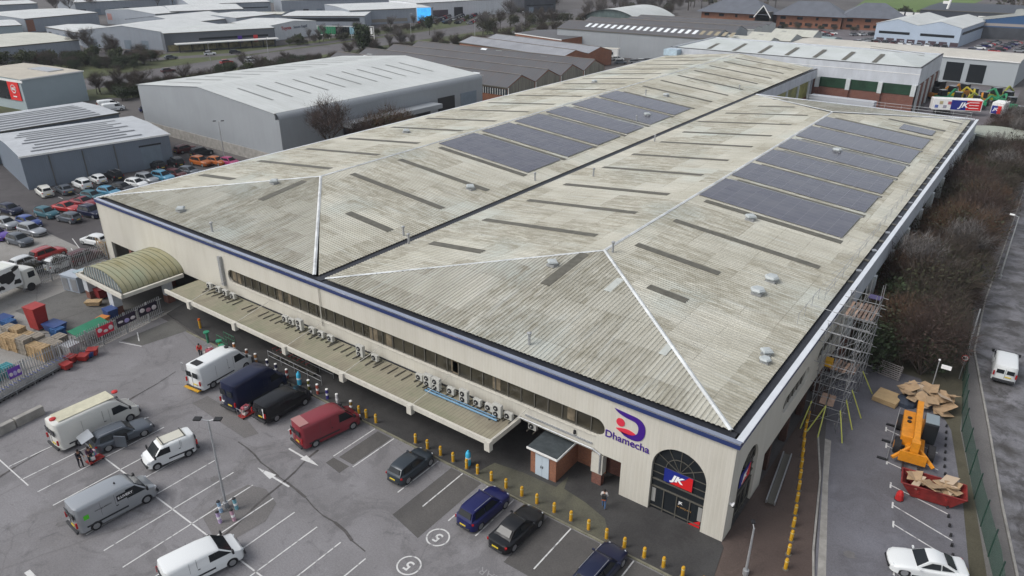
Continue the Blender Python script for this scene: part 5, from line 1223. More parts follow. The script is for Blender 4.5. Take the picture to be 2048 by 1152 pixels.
v = put_w(van('small', 'white'), -38.45, -17.3, -101, 'small white van with roof bars facing the bottom of the view')
MB().box((-.35, 0, 1.9), (1.9, 1.1, .03)).build('roof_sheet', mat('cream_sheet', (.5, .49, .42), .6), v)
for x in (-1.2, .45): MB().box((x, 0, 1.95), (.05, 1.4, .05)).build('roof_bar', BLACK, v)
v = put_w(van('transit', 'silver'), -36.1, -22.9, 86, 'silver grey panel van with black sign box and green logo on its side')
MB().box((.55, -.985, 1.62), (1.15, .02, .48)).build('sign_box', BLACK, v)
text('lettering', 'E.LIVERY', .27, Matrix.Translation((.55, -1.0, 1.62)) @ Matrix.Rotation(R(90), 4, 'X'), WHT, v, .003, .006)
text('lettering', 'www.go-electric', .17, Matrix.Translation((-.95, -.985, 1.55)) @ Matrix.Rotation(R(90), 4, 'X'), TRIMB, v, .003)
MB().box((-2.1, -.985, 1.4), (.34, .02, .34)).build('green_logo', mat('logo_green', (.08, .50, .02), .5), v)
MB().lathe([(.07, 0), (.05, .1)], (.3, -.2, 2.37), 8).build('aerial', BLACK, v)
put_w(van('vivaro', 'white'), -26.1, -22.3, 77, 'clean white panel van with dark windows at the bottom edge of the view')
v = put_w(car('coupe', 'white'), 11.55, 5.55, -158, 'white sports saloon with dark windscreen parked in the right side bays')
v = put_w(van('vivaro', 'white'), 13.1, 36.9, 94, 'white van driving away along the worn road at the right', None)
# cow patterned lorry
tr = thing('lorry', 'white box lorry with black cow patches and a pale cab at the left edge', 'lorry', (-80.3, -14.0, 0), R(104))
MB().box((-1.0, 0, 2.45), (8.2, 2.5, 2.55)).build('box_body', mat('lorry_white', (.68, .69, .68), .5, var=.05, vs=1), tr, bevel=.04)
MB().box((-1.0, 0, 1.02), (8.0, 1.1, .25)).build('chassis', FRAME, tr)
MB().box((-1.2, 0, 3.745), (7.6, 2.1, .02)).build('roof_sheet', mat('lorry_roof', (.6, .62, .58), .6), tr)
random.seed(4)
def patch(cx, cz, sx_, sz_, side):
    k = 14; ph = [random.uniform(.65, 1.2) for _ in range(k)]
    pts = []
    for i in range(k * 3):
        t_ = i / 3; a_ = ph[int(t_) % k]; b_ = ph[(int(t_) + 1) % k]; u = t_ % 1; rr = a_ + (b_ - a_) * (3 * u * u - 2 * u ** 3); th = 2 * math.pi * t_ / k
        pts.append((cx + sx_ * rr * math.cos(th), max(1.22, min(3.68, cz + sz_ * rr * math.sin(th)))))
    y = side * 1.262
    MB().add([(a, y, z) for a, z in (pts if side < 0 else pts[::-1])], [tuple(range(len(pts)))]).build('cow_patch', BLACK, tr)
for side in (-1,): [patch(*a, side) for a in ((1.7, 2.6, 1.0, .85), (-.6, 3.0, 1.2, .5), (-.9, 1.75, .7, .35), (-3.4, 2.6, .8, .8), (2.55, 1.75, .45, .35), (.6, 1.7, .4, .3), (2.6, 3.3, .5, .3))]
text('lettering', 'milk', 1.0, Matrix.Translation((-3.0, -1.275, 2.0)) @ Matrix.Rotation(R(90), 4, 'X'), BLACK, tr, .003, .02, 1, .3)
cabm = shell([(-.9, .5), (-.9, 2.5), (-.75, 2.75), (.3, 2.78), (.75, 2.6), (1.05, 1.5), (1.15, .9), (1.12, .45)], 1.15, [(0, 0, 0), (.7, .03, .02), (.95, .12, .08), (1, .2, .18)], 2.7, 1.2)
cb_ = cabm.build('cab', PT['offwhite'], tr, smooth=40); cb_.location = (4.1, 0, 0)
quadn('windscreen', [(5.12, -.95, 1.55), (5.12, .95, 1.55), (4.86, .92, 2.5), (4.86, -.92, 2.5)], GLASS, tr, .05)
for s in (-1, 1): MB().box((4.3, s * 1.16, 1.95), (.8, .02, .7)).build('side_window', GLASS, tr)
for x in (-3.6, -2.4, 3.9): 
    for s in (-1, 1): MB().tube((x, s * .85, .5), (x, s * 1.18, .5), .5, 16).build('wheel', RUBBER, tr)
# left car park
G = 'cars in the car park left of the warehouse'
_pc = {}
def lotcar(kind, c, x, y, deg, label, isvan=False):
    k = (kind, c)
    if k not in _pc: _pc[k] = van(kind, c) if isvan else car(kind, c)
    place(_pc[k], USED, (x, y, .012), R(deg), label, G)
L_ = [('suv', 'offwhite', -116.7, 7.4, 172, 'boxy cream four wheel drive parked at the near end of the workshop wall'), ('saloon', 'grey', -115.4, 9.9, 176, 'dark grey car facing the workshop wall beside the cream four wheel drive'),
      ('suv', 'white', -116.0, 13.0, 178, 'white family car third along the slate workshop wall'), ('hatch', 'white', -116.9, 16.0, 178, 'white hatchback left of the black four wheel drive by the roller door'),
      ('suv', 'black', -116.6, 18.6, 178, 'black four wheel drive just left of the roller door'), ('saloon', 'red', -105.8, 5.9, 18, 'bright red car at the head of the middle row'), ('coupe', 'dred', -106.4, 8.7, 14, 'deep red car behind the bright red one'),
      ('hatch', 'teal', -105.6, 2.9, 10, 'dark teal car beside the bright red one'), ('hatch', 'grey', -100.9, 3.9, 192, 'grey hatchback with red tail lights in the middle row'), ('suv', 'navy', -100.6, 7.0, 12, 'navy car half hidden behind the warehouse corner'),
      ('hatch', 'royal', -103.6, -.4, 10, 'royal blue car among the silver ones at the left'), ('estate', 'silver', -99.8, -1.6, 10, 'silver estate car in front of the royal blue one'), ('hatch', 'silver', -105.4, -2.6, 10, 'silver hatchback behind the bare tree'),
      ('hatch', 'navy', -111.6, .4, 10, 'dark blue car far back at the left edge'), ('saloon', 'purple', -101.9, -5.2, 8, 'purple blue car cut by the left frame edge'), ('hatch', 'grey', -97.0, -4.3, 10, 'small dull grey car behind the bare tree trunk'),
      ('hatch', 'white', -88.9, 1.7, 195, 'white hatchback alone near the warehouse corner'), ('suv', 'red', -88.7, -4.3, 100, 'red pickup like car behind the palisade fence'), ('hatch', 'white', -88.3, -7.0, 100, 'white car with dark roof rails behind the fence at left'),
      ('hatch', 'dark', -85.0, -7.0, 100, 'dark car seen through the palisade bars'), ('suv', 'white', -84.2, -4.6, 100, 'white car striped by the palisade bars'), ('suv', 'maroon', -84.0, -2.0, 100, 'maroon four wheel drive right by the slatted gate'),
      ('saloon', 'dred', -88.6, -10.0, 100, 'dark red car behind the cow patterned lorry'), ('hatch', 'white', -109.2, 18.6, 14, 'white hatchback peeping over the warehouse roof edge'), ('hatch', 'sky', -108.4, 13.6, 14, 'bright sky blue car peeping over the warehouse roof edge'),
      ('hatch', 'teal', -108.2, 10.9, 14, 'dark teal car at the warehouse corner'), ('hatch', 'dark', -108.6, 16.0, 14, 'dark saloon between the sky blue and white cars'), ('suv', 'silver', -110.0, 20.9, 10, 'silver family car behind the white hatchback by the roof edge'),
      ('suv', 'sky', -109.2, 23.3, 10, 'light blue people carrier by the roof edge'), ('hatch', 'maroon', -109.0, 25.6, 14, 'maroon car beside the light blue people carrier'), ('hatch', 'grey', -108.8, 28.0, 14, 'grey saloon beside the maroon car'),
      ('suv', 'orange', -112.6, 32.6, 8, 'orange four wheel drive by the far corner of the workshop'), ('hatch', 'orange', -110.6, 34.6, 8, 'dark orange car behind the orange four wheel drive'), ('hatch', 'pink', -108.4, 35.8, 8, 'bright pink car by the lamp column'),
      ('suv', 'black', -115.9, 29.6, 175, 'black car at the right end of the workshop wall'), ('hatch', 'black', -116.6, 26.6, 175, 'small black car two along from the roller door'), ('estate', 'maroon', -123.4, 36.2, 95, 'maroon car behind the right end of the workshop'), ('suv', 'dark', -118.6, 36.6, 90, 'black flat bedded car before the grey warehouse plinth')]
for k_, c_, x, y, dg, lb in L_: lotcar(k_, c_, x, y, dg, lb)
for x, y, lb in ((-172.5, 47.4, 'white delivery van with blue badge behind the slate workshops'), (-177.5, 48.8, 'white van rear of the badge van behind the workshops')):
    lotcar('vivaro', 'white', x, y, 75, lb, True)
# distant cars: one simple body each
LOW = {}
def lowmesh(c):
    if c in LOW: return LOW[c]
    mb = MB(); mb.cur = 0
    mb.add([(-2.1, -.85, .3), (2.1, -.85, .3), (2.1, .85, .3), (-2.1, .85, .3), (-2.1, -.88, .9), (2.0, -.85, .78), (2.0, .85, .78), (-2.1, .88, .9), (.95, -.85, .95), (.95, .85, .95)], [(3, 2, 1, 0), (0, 1, 5, 8, 4), (2, 3, 7, 9, 6), (1, 2, 6, 5), (3, 0, 4, 7), (5, 6, 9, 8), (8, 9, 7, 4)])
    mb.cur = 1; mb.add([(-1.9, -.8, .9), (.9, -.8, .93), (.9, .8, .93), (-1.9, .8, .9), (-1.45, -.62, 1.42), (.2, -.62, 1.42), (.2, .62, 1.42), (-1.45, .62, 1.42)], [(0, 1, 5, 4), (1, 2, 6, 5), (2, 3, 7, 6), (3, 0, 4, 7)])
    mb.cur = 0; mb.add([(-1.5, -.66, 1.43), (.25, -.66, 1.43), (.25, .66, 1.43), (-1.5, .66, 1.43)], [(0, 1, 2, 3)])
    mb.cur = 2
    for x in (-1.3, 1.3):
        for s in (-1, 1): mb.tube((x, s * .65, .33), (x, s * .89, .33), .33, 8)
    o = mb.build('distant_car', [PT[c], GLASS, RUBBER]); me = o.data; bpy.data.objects.remove(o); LOW[c] = me; return me
CN = dict(white='white', silver='silver', grey='grey', dark='dark', red='red', blue='blue', navy='navy', black='black', maroon='maroon', teal='teal')
def lowcar(x, y, deg, c, label, group, z=.03):
    o = bpy.data.objects.new('distant_car', lowmesh(c)); col.objects.link(o); o.location = (x, y, z); o.rotation_euler = (0, 0, R(deg)); tag(o, label, 'car', group); return o
random.seed(21)
def rows(x0, y0, dx, dy, n, deg, where, group, miss=.12, cols=('white', 'silver', 'grey', 'dark', 'white', 'blue', 'red', 'silver', 'black')):
    for i in range(n):
        if random.random() < miss: continue
        c = random.choice(cols); lowcar(x0 + dx * i + random.uniform(-.2, .2), y0 + dy * i + random.uniform(-.3, .3), deg + random.uniform(-3, 3), c, f'{c} car in the {where}', group)
for (px, py, c, dg, lb) in ((336, 141, 'maroon', 80, 'dark red car on the main road behind the bare hedge'), (453, 124, 'red', 80, 'bright red car driving along the main road'), (503, 119, 'white', 80, 'white car driving ahead of the red one on the main road'), (420, 107, 'white', 60, 'white sports car before the yellow lit showroom'), (342, 115, 'grey', 75, 'grey car on the slip lane before the showroom'), (262, 105, 'dark', 30, 'dark car parked by the hedge left of the showroom'), (470, 104, 'dark', 60, 'dark car right of the white sports car by the showroom')):
    p = at(px, py, .6); lowcar(p.x, p.y, dg, c, lb, None, .05)
for i in range(5): rows(-262 + i * 5.6, 252 + i * 3, -1.4, 2.6, 20, 150, 'packed car park before the broad white showroom', 'packed cars before the broad white showroom', .1)
rows(-88, 282, .2, 2.9, 18, 10, 'row beyond the stepped cream sheds', 'cars beyond the stepped cream sheds')
rows(-82.5, 280, .2, 2.9, 18, 10, 'second row beyond the stepped cream sheds', 'cars beyond the stepped cream sheds')
for i in range(4): rows(-8 + i * 5.4, 252 + i, .2, 2.5, 7, 0, 'car park right of the twin gabled unit', 'cars right of the twin gabled unit', .1)
for i in range(3): rows(-20 + i * 7, 300 + i * 2, .3, 2.7, 15, 0, 'car park before the blue gabled unit', 'cars before the blue gabled unit', .3)
rows(-62, 300, .6, 2.6, 8, 0, 'lane left of the twin gabled unit', 'cars left of the twin gabled unit', .3)
rows(-70, 330, 3, 3, 12, 60, 'car park before the green field', 'cars before the green field', .2)
rows(-56, 308.5, 3.2, -.2, 10, 90, 'line before the twin gabled fronts', 'cars before the twin gabled fronts', .2, ('maroon', 'dark', 'white', 'silver'))
rows(-165, 52, 1.2, 2.6, 5, 70, 'gap between the workshops and grey warehouse', 'cars between the workshops and grey warehouse', .1)
rows(-190, 62, 2.5, 1.2, 7, 120, 'row under the dark hedge left of the grey warehouse', 'cars under the dark hedge', .1)
rows(-330, 215, 3.2, 1.8, 10, 70, 'distant car park behind the pale units', 'cars behind the pale units', .1)
rows(-355, 222, 3.2, 1.8, 10, 70, 'second row of the distant car park behind the pale units', 'cars behind the pale units', .1)
rows(5, 180, 1.0, 2.6, 10, 10, 'row at the right edge behind the corner tank', 'cars at the right edge beyond the corner tank', .1, ('maroon', 'dark', 'silver', 'blue', 'white'))
rows(12, 176, 1.0, 2.6, 10, 10, 'second row at the right edge behind the corner tank', 'cars at the right edge beyond the corner tank', .2, ('maroon', 'dark', 'silver', 'blue', 'white'))
rows(-150, 336, 3.1, .4, 16, 85, 'line before the brick offices', 'cars before the brick offices', .2)
rows(-125, 186, 1.6, 2.2, 6, 40, 'gap by the green containers', 'cars by the green containers', .1)
rows(-112, 190, 1.6, 2.2, 7, 40, 'second row by the green containers', 'cars by the green containers', .3)
# ================================================================ markings
PAINTS = MB()
def line(a, b, wd=.1, z=.022, m=None):
    a = V(*a, 0); b = V(*b, 0); d = (b - a).normalized(); n = V(-d.y, d.x, 0) * wd / 2
    return MB().add([a - n + V(0, 0, z), b - n + V(0, 0, z), b + n + V(0, 0, z), a + n + V(0, 0, z)], [(0, 1, 2, 3)])
mk = MB()
def ml(a, b, wd=.1, z=.022): q = line(a, b, wd, z); mk.add(q.v, q.f)
for x in (-28.33, -26.1, -21.25, -18.75, -16.3, -13.85, -11.4, -8.95, -6.5, -4.05, -1.6, -34.0): ml((x, -9.5), (x, -5.0))
for i in range(13): x = -18.4 - i * 2.43; ml((x, -25.35 if i > 1 else -24), (x, -15.4))
ml((-52, -20.42), (-16, -20.42), .11)
ml((-52, -25.45), (-44, -25.45), .09)
for (a, b) in (((8.02, 13.2), (12.0, 12.3)), ((8.6, 10.95), (12.6, 9.6)), ((9.05, 8.88), (13.2, 7.5)), ((10.0, 4.25), (14, 3.0)), ((7.2, 16), (11.3, 15.2)), ((6.7, 18.2), (10.6, 17.3)), ((6.2, 20.6), (10.2, 19.6))):
    ml(a, b, .1); ml((a[0] - .08, a[1] + .35), (a[0] + .02, a[1] - .35), .12, .024)
ml((-60, -10.2), (-57.3, -9.3), .1); ml((-60.5, -8.0), (-58.5, -8.9), .1)
for (a, b) in (((-93, 3), (-86, 1.2)), ((-93.5, .8), (-86.5, -1)), ((-95, 6), (-88, 4.2)), ((-90, -1), (-84, -2.6))): ml(a, b, .1)
for i in range(9): ml((-114, 8.2 + i * 2.5), (-112.6, 8.2 + i * 2.5), .12)
mk.build('bay_lines', PAINT)['kind'] = 'structure'
def arrow(tail, head, nm='arrow_marking'):
    t_ = V(*tail, .022); h = V(*head, .022); d = (h - t_).normalized(); n = V(-d.y, d.x, 0); L0 = (h - t_).length
    c = t_ + d * (L0 * .5)
    MB().add([t_ - n * .08, c - n * .08, c + n * .08, t_ + n * .08, c - n * .30, h, c + n * .30], [(0, 1, 2, 3), (4, 5, 6)]).build(nm, PAINT)['kind'] = 'structure'
arrow((-32.0, -11.0), (-28.3, -11.0)); arrow((-28.2, -13.9), (-32.0, -13.95)); ml2 = line((-35.2, -29.2), (-34.2, -29.2), .35); ml2.build('worn_marking', PAINT)['kind'] = 'structure'
for x, y in ((-15.83, -11.12), (-15.69, -14.12)):
    r = MB(); n = 32
    for i in range(n):
        a, b = 2 * math.pi * i / n, 2 * math.pi * (i + 1) / n
        r.add([(x + .72 * math.cos(a), y + .72 * math.sin(a), .022), (x + .83 * math.cos(a), y + .83 * math.sin(a), .022), (x + .83 * math.cos(b), y + .83 * math.sin(b), .022), (x + .72 * math.cos(b), y + .72 * math.sin(b), .022)], [(0, 1, 2, 3)])
    ro = r.build('speed_disc_marking', PAINT); ro['kind'] = 'structure'
    t5 = text('speed_numeral', '5', 1.1, m_up(x, y, .022, R(180)), PAINT, None, 0, .02); t5['kind'] = 'structure'
tk = text('faded_road_lettering', 'KEEP CLEAR', .8, m_up(-9.4, -11.6, .02, R(180)), mat('faded_paint', (.25, .245, .25), .9), None, 0, 0, 1.1); tk['kind'] = 'structure'
# darker repair patches and tar joints
for q in ([(-19.9, -5.0), (-16.9, -5.0), (-16.9, -12.0), (-19.9, -11.4)], [(-28.2, -9.6), (-26.4, -9.6), (-26.4, -10.6), (-28.2, -10.4)], [(-27.9, -5.1), (-26.3, -5.1), (-26.3, -9.3), (-27.9, -9.3)], [(-10.9, -5.0), (-1.0, -5.0), (-.6, -10.2), (-10.9, -10.2)],
):
    pmesh('asphalt_patch', q, .015, AS4)
AS5 = ground_mat('faint_patch_asphalt', (0.15, 0.143, 0.14), (0.125, 0.12, 0.118), .2, 0, .5)
for q in ([(-30.9, -15.6), (-29.4, -15.1), (-27.5, -15.6), (-26.6, -17.2), (-26.9, -19.6), (-28.4, -20.2), (-30.6, -19.6), (-31.2, -17.6)], [(-44, -12), (-36, -12.3), (-35.6, -11.2), (-38, -10.6), (-44, -10.5)], [(-56, -30), (-50, -30), (-51, -25.6), (-55, -25)]):
    pmesh('asphalt_patch', q, .0155, AS5)
pmesh('asphalt_patch', [(-60.1, -9.9), (-57.4, -9.2), (-56.6, -4.6), (-60.2, -4.3)], .018, ground_mat('ramp_asphalt', (.12, .118, .11), (.09, .088, .083), .2, 0, .4))
pmesh('asphalt_patch', [(-76, -13.5), (-62.0, -11.5), (-62.5, -.4), (-78, -.4)], .018, ground_mat('stained_concrete', (.13, .128, .122), (.09, .088, .085), .3, 0, .6))
tj = MB()
for (a, b) in (((-25.5, -30), (-30, -9.7)), ((-44, -40), (-50, -10)), ((-64, -30), (-60.6, -12)), ((-36, -12.9), (-19, -14.9)), ((-75, -20), (-62.5, -9)), ((-70, -6), (-69, -24))):
    a_ = V(*a, 0); b_ = V(*b, 0); N_ = 14; prev = a
    for i in range(1, N_ + 1):
        p = a_ + (b_ - a_) * (i / N_); q_ = (p.x + random.uniform(-.12, .12), p.y + random.uniform(-.12, .12)); l = line(prev, q_, random.uniform(.07, .22), .0205); tj.add(l.v, l.f); prev = q_
tj.build('tar_joint', mat('tar', (.075, .07, .068), .8, var=.4, vs=2, coord='WORLD'))['kind'] = 'structure'
random.seed(9)
for i in range(7):   # oil stains
    x, y = random.choice([(random.uniform(-50, -20), random.uniform(-27, -10)), (random.uniform(3, 9), random.uniform(4, 20))]); k = 14
    pts = [(x + random.uniform(.25, .6) * math.cos(2 * math.pi * j / k), y + random.uniform(.15, .5) * math.sin(2 * math.pi * j / k)) for j in range(k)]
    pmesh('oil_stain', pts, .0195 + i * .00004, mat('oil', (.125, .12, .12), .7, var=.2, vs=3, coord='WORLD'))
# ================================================================ bollards
def bproto(kind, c, m2=None):
    t_ = thing('bollard', '', 'bollard')
    if kind == 'yellow':
        MB().lathe([(.12, 0), (.12, .80), (.09, .88), (.02, .90)], (0, 0, 0), 12).build('post', YEL, t_, smooth=40); MB().lathe([(.125, 0), (.125, .09)], (0, 0, .64), 12).build('band', mat('band_pale', (.6, .5, .2), .5), t_); MB().lathe([(.22, 0), (.2, .04)], (0, 0, 0), 10).build('base_plate', FRAME, t_)
    elif kind == 'wrap':
        MB().lathe([(.13, 0), (.13, .95)], (0, 0, 0), 12).build('post', c, t_); MB().lathe([(.135, 0), (.12, .07), (.04, .1)], (0, 0, .95), 12).build('cap', m2 or WHITE, t_); MB().lathe([(.134, 0), (.134, .2)], (0, 0, .38), 12).build('wrap_graphic', WHT, t_)
    elif kind == 'bottle':
        MB().lathe([(.19, 0), (.21, .2), (.21, 1.05), (.17, 1.2), (.09, 1.28), (.08, 1.36), (.02, 1.38)], (0, 0, 0), 14).build('bottle_sleeve', c, t_, smooth=50); MB().lathe([(.213, 0), (.213, .16)], (0, 0, .6), 14).build('label_band', WHT, t_)
    return t_
yb = bproto('yellow', None); GB = 'yellow bollards along the kerb'
bx_ = [-30.83, -29.94, -28.77, -24.2, -22.9, -21.5, -20.2, -18.82, -17.74, -16.4, -15.02, -13.57, -12.23, -10.73, -9.32, -7.88, -6.46, -5.08, -3.61, -2.22, -.88, .5]
for i, x in enumerate(bx_): place(yb, USED, (x, -4.42, .1), random.uniform(0, 6), 'yellow steel bollard in the row along the front kerb', GB)
rp = [(4.23, .19), (3.66, 3.35), (2.62, 8.23), (1.84, 11.59), (.86, 15.67), (.5, 17.9)]
def along(pts, step):
    out = []; acc = 0; d = 0
    tot = sum(math.dist(a, b) for a, b in zip(pts, pts[1:])); n = int(tot / step)
    for i in range(n + 1):
        s = i * tot / n
        for a, b in zip(pts, pts[1:]):
            l = math.dist(a, b)
            if s <= l + 1e-6: out.append((a[0] + (b[0] - a[0]) * s / l, a[1] + (b[1] - a[1]) * s / l)); break
            s -= l
    return out
for x, y in along(rp, 1.3): place(yb, USED, (x, y, .11), 0, 'yellow steel bollard in the dense row along the side paving', 'yellow bollards along the side paving')
wraps = [(-48.64, (.42, .16, .05), 'orange wrapped bollard at the left end of the branded row'), (-46.6, (.35, .12, .06), 'rust red wrapped bollard second in the branded row'), (-45.2, (.40, .20, .08), 'amber wrapped bollard behind the white van nose'), (-43.4, (.03, .03, .07), 'black wrapped bollard with white cap behind the dark blue van'), (-42.1, (.03, .03, .07), 'second black wrapped bollard behind the dark blue van'), (-40.5, (.35, .06, .05), 'red wrapped bollard left of the blue bottle shape'), (-37.4, (.12, .12, .02), 'olive yellow wrapped bollard right of the blue bottle shape'), (-36.2, (.40, .09, .06), 'coral wrapped bollard before the black people carrier'), (-34.9, (.05, .04, .22), 'purple wrapped bollard right of the coral one'), (-33.6, (.5, .5, .5), 'plain white wrapped bollard left of the red van'), (-31.8, (.25, .16, .05), 'tall tan bollard with pale cap beside the red van nose')]
for x, c, l in wraps:
    b_ = bproto('wrap', mat('wrap_%d' % int(-x * 10), c, .4, var=.3, vs=4)); b_.location = (x, -4.42, .1); tag(b_, l, 'bollard', 'bollards with printed wraps')
SKYB = mat('bottle_blue', (.05, .38, .58), .35, var=.2, vs=4)
for x, l in ((-38.75, 'bright blue bottle shaped bollard among the wrapped ones'), (-19.0, 'bright blue bottle shaped bollard between yellow ones')):
    b_ = bproto('bottle', SKYB); b_.location = (x, -4.42 if x < -30 else -4.0, .1); tag(b_, l, 'bollard')
for i, (px, py, c, l) in enumerate(((443, 1024, (.25, .38, .52), 'light blue wrapped bollard upper left of the lamp column base'), (441, 1045, (.45, .35, .55), 'lilac wrapped bollard lower left of the lamp column base'), (474, 1018, (.15, .35, .42), 'turquoise wrapped bollard upper right of the lamp column base'), (469, 1041, (.5, .3, .38), 'pink wrapped bollard lower right of the lamp column base'))):
    p = at(px, py); b_ = bproto('wrap', mat('wrapc_%d' % i, c, .4, var=.5, vs=5), BLACK); b_.location = (p.x, p.y, .01); b_.rotation_euler = (R(4), R(-3), 0); tag(b_, l, 'bollard')
gpos = [(-52.5, -4.9, 'tall green post at the head of the trolley bay'), (-49.9, -5.2, 'olive yellow post by the green trolley rail'), (-48.9, -5.6, 'green topped post nearest the loaded trolley')]
for x, y, l in gpos:
    t_ = thing('post', l, 'post', (x, y, .02)); MB().lathe([(.13, 0), (.13, 1.2)], (0, 0, 0), 10).build('shaft', mat('post_green', (.03, .16, .09), .5) if 'tall' in l else mat('post_olive', (.25, .26, .04), .5), t_); MB().lathe([(.3, 0), (.3, .12)], (0, 0, 1.2), 10).build('cap', mat('cap_green', (.03, .22, .12), .5), t_)
t_ = thing('post', 'amber post under the porch by the fence end', 'post', (-55.9, -3.6, .1)); MB().lathe([(.13, 0), (.13, 1.0)], (0, 0, 0), 10).build('shaft', YEL, t_); MB().lathe([(.14, 0), (.14, .2)], (0, 0, .9), 10).build('cap', mat('cap_orange', (.5, .1, .02), .5), t_)
# trolley rail pens under the canopy
def pen(x0, x1, y, label, c=GALV, yw=1.4):
    t_ = thing('trolley_pen', label, 'rail', (x0, y, .1)); L0 = x1 - x0
    for yy in (0, yw):
        r_ = MB()
        for z in (.45, .95): r_.tube((0, yy, z), (L0, yy, z), .03, 5)
        r_.build('rail', c, t_)
        for k in range(5): MB().tube((L0 * k / 4, yy, 0), (L0 * k / 4, yy, .98), .03, 5).build('post', c, t_)
    return t_
pen(-44.8, -37.0, -3.3, 'long steel trolley pen holding dark nested trolleys under the canopy')
pen(-51.6, -49.8, -4.4, 'short green trolley rail beside the olive posts', mat('rail_green', (.04, .14, .08), .5), .8)
def cart(c, wire=GALV):
    t_ = thing('shopping_trolley', '', 'trolley')
    b_ = MB()
    for s in (-1, 1):
        for z in (.45, .65, .85): b_.tube((-.35, s * .25, z), (.45, s * .2, z), .012, 4)
        for k in range(6): b_.tube((-.35 + .16 * k, s * .24, .42), (-.35 + .16 * k, s * .25, .88), .009, 4)
    for k in range(5): b_.tube((.45, -.2 + .1 * k, .42), (.45, -.2 + .1 * k, .86), .009, 4)
    for k in range(6): b_.tube((-.35, -.22 + .088 * k, .43), (.45, -.2 + .08 * k, .43), .009, 4)
    b_.build('basket', wire, t_); MB().box((0, 0, .2), (.95, .5, .04)).tube((-.4, .2, .2), (-.45, .22, 1.0), .018, 5).tube((-.4, -.2, .2), (-.45, -.22, 1.0), .018, 5).build('frame', wire, t_)
    MB().tube((-.46, -.26, 1.0), (-.46, .26, 1.0), .025, 6).build('handle', c, t_)
    for x in (-.4, .4):
        for s in (-1, 1): MB().tube((x, s * .22 - .02, .07), (x, s * .22 + .02, .07), .07, 8).build('wheel', RUBBER, t_)
    return t_
dk_ = cart(RED, FRAME)
for k in range(9): place(dk_, USED, (-44.2 + k * .62, -2.6, .1), 0, 'dark shopping trolley nested in the steel pen under the canopy', 'dark trolleys nested in the pen')
# ================================================================ palisade fence, yard goods
def palisade(pts, h, label, m=GALV, step=.22, name='palisade_fence'):
    t_ = thing(name, label, 'fence', (pts[0][0], pts[0][1], 0)); o0 = V(pts[0][0], pts[0][1], 0); pal = MB(); rl_ = MB()
    for a, b in zip(pts, pts[1:]):
        a = V(*a, 0) - o0; b = V(*b, 0) - o0; L0 = (b - a).length; d = (b - a) / L0; ang = math.atan2(d.y, d.x)
        for i in range(int(L0 / step)):
            p = a + d * (i * step); pal.box(p + V(0, 0, h / 2 + .05), (.07, .025, h - .1), ang); pal.add([p + V(-d.x * .035, -d.y * .035, h), p + V(d.x * .035, d.y * .035, h), p + V(0, 0, h + .09)], [(0, 1, 2)])
        for z in (.45, h - .35): rl_.box((a + b) / 2 + V(-d.y * .05, d.x * .05, z), (L0, .05, .05), ang)
        for i in range(int(L0 / 2.75) + 1): MB().box(a + d * (i * 2.75) + V(-d.y * .1, d.x * .1, h / 2), (.1, .1, h), ang).build('post', m, t_)
    pal.build('palings', m, t_); rl_.build('rails', m, t_); return t_
fence_p = [(-58.0, -24.5), (-59.4, -18.9), (-59.9, -15.6), (-60.6, -11.35), (-61.9, -4.1)]
pf = palisade(fence_p, 2.35, 'galvanised palisade fence with advertising banners between the yard and car park')
bn_ = [((-61.75, -4.9), (-61.35, -7.1), 'black banner with pale pink lettering nearest the porch', (.02, .015, .03), (.35, .2, .25)), ((-61.25, -7.5), (-60.85, -9.7), 'black and lilac banner in the middle of the fence', (.03, .02, .04), (.35, .3, .55)), ((-60.75, -10.1), (-60.45, -11.9), 'bright red and white banner on the fence', (.5, .02, .05), (.6, .5, .5)), ((-59.0, -20.5), (-59.2, -19.4), 'small purple notice on the fence above the trolleys', (.14, .05, .35), (.4, .35, .6))]
for a, b, l, c1_, c2_ in bn_:
    a = V(*a, 0); b = V(*b, 0); d = (b - a).normalized(); n = V(d.y, -d.x, 0); n = n if n.x > 0 else -n; L0 = (b - a).length; c = (a + b) / 2 + n * .12
    t_ = thing('fence_banner', l, 'banner', (c.x, c.y, 0)); ang = math.atan2(d.y, d.x)
    MB().box((0, 0, 1.65), (L0, .02, 1.0), ang).build('sheet', mat('bn_' + l[:9], c1_, .5), t_)
    random.seed(len(l))
    for k in range(3):
        q = d * (-L0 * .32 + k * L0 * .32) + n * .015
        MB().ball((q.x, q.y, 1.65 + random.uniform(-.15, .15)), (L0 * .13 * abs(d.x) + .03, L0 * .13 * abs(d.y) + .03, random.uniform(.12, .28)), 8).build('graphic', mat('bg_' + l[:9] + str(k % 2), c2_ if k % 2 else (.6, .55, .55), .5), t_)
wire = cart(mat('handle_blue', (.05, .08, .3), .5))
random.seed(3)
for k in range(24):
    y = -23.6 + k * .37; x = -57.7 - (y + 23.6) * .26
    place(wire, USED, (x + .25, y, .01), R(104), 'wire shopping trolley nested in the long row outside the palisade fence', 'trolleys nested outside the palisade fence')
pr_ = thing('trolley_rail', 'low steel rail guarding the nested trolleys outside the fence', 'rail', (-57.0, -24, 0))
MB().tube((0, 0, .45), (-2.2, 8.6, .45), .04, 6).build('rail', GALV, pr_); 
for k in range(6): MB().tube((-2.2 * k / 5, 8.6 * k / 5, 0), (-2.2 * k / 5, 8.6 * k / 5, .46), .035, 6).build('post', GALV, pr_)
palisade([(-82.3, .0), (-81.7, -4.6), (-80.6, -10.0), (-80.0, -11.0)], 2.3, 'grey palisade fence between the yard and the neighbouring cars')
palisade([(-82.5, .3), (-85.4, .5)], 2.2, 'short slatted timber gate by the warehouse corner', WOOD, .28, 'slatted_gate')
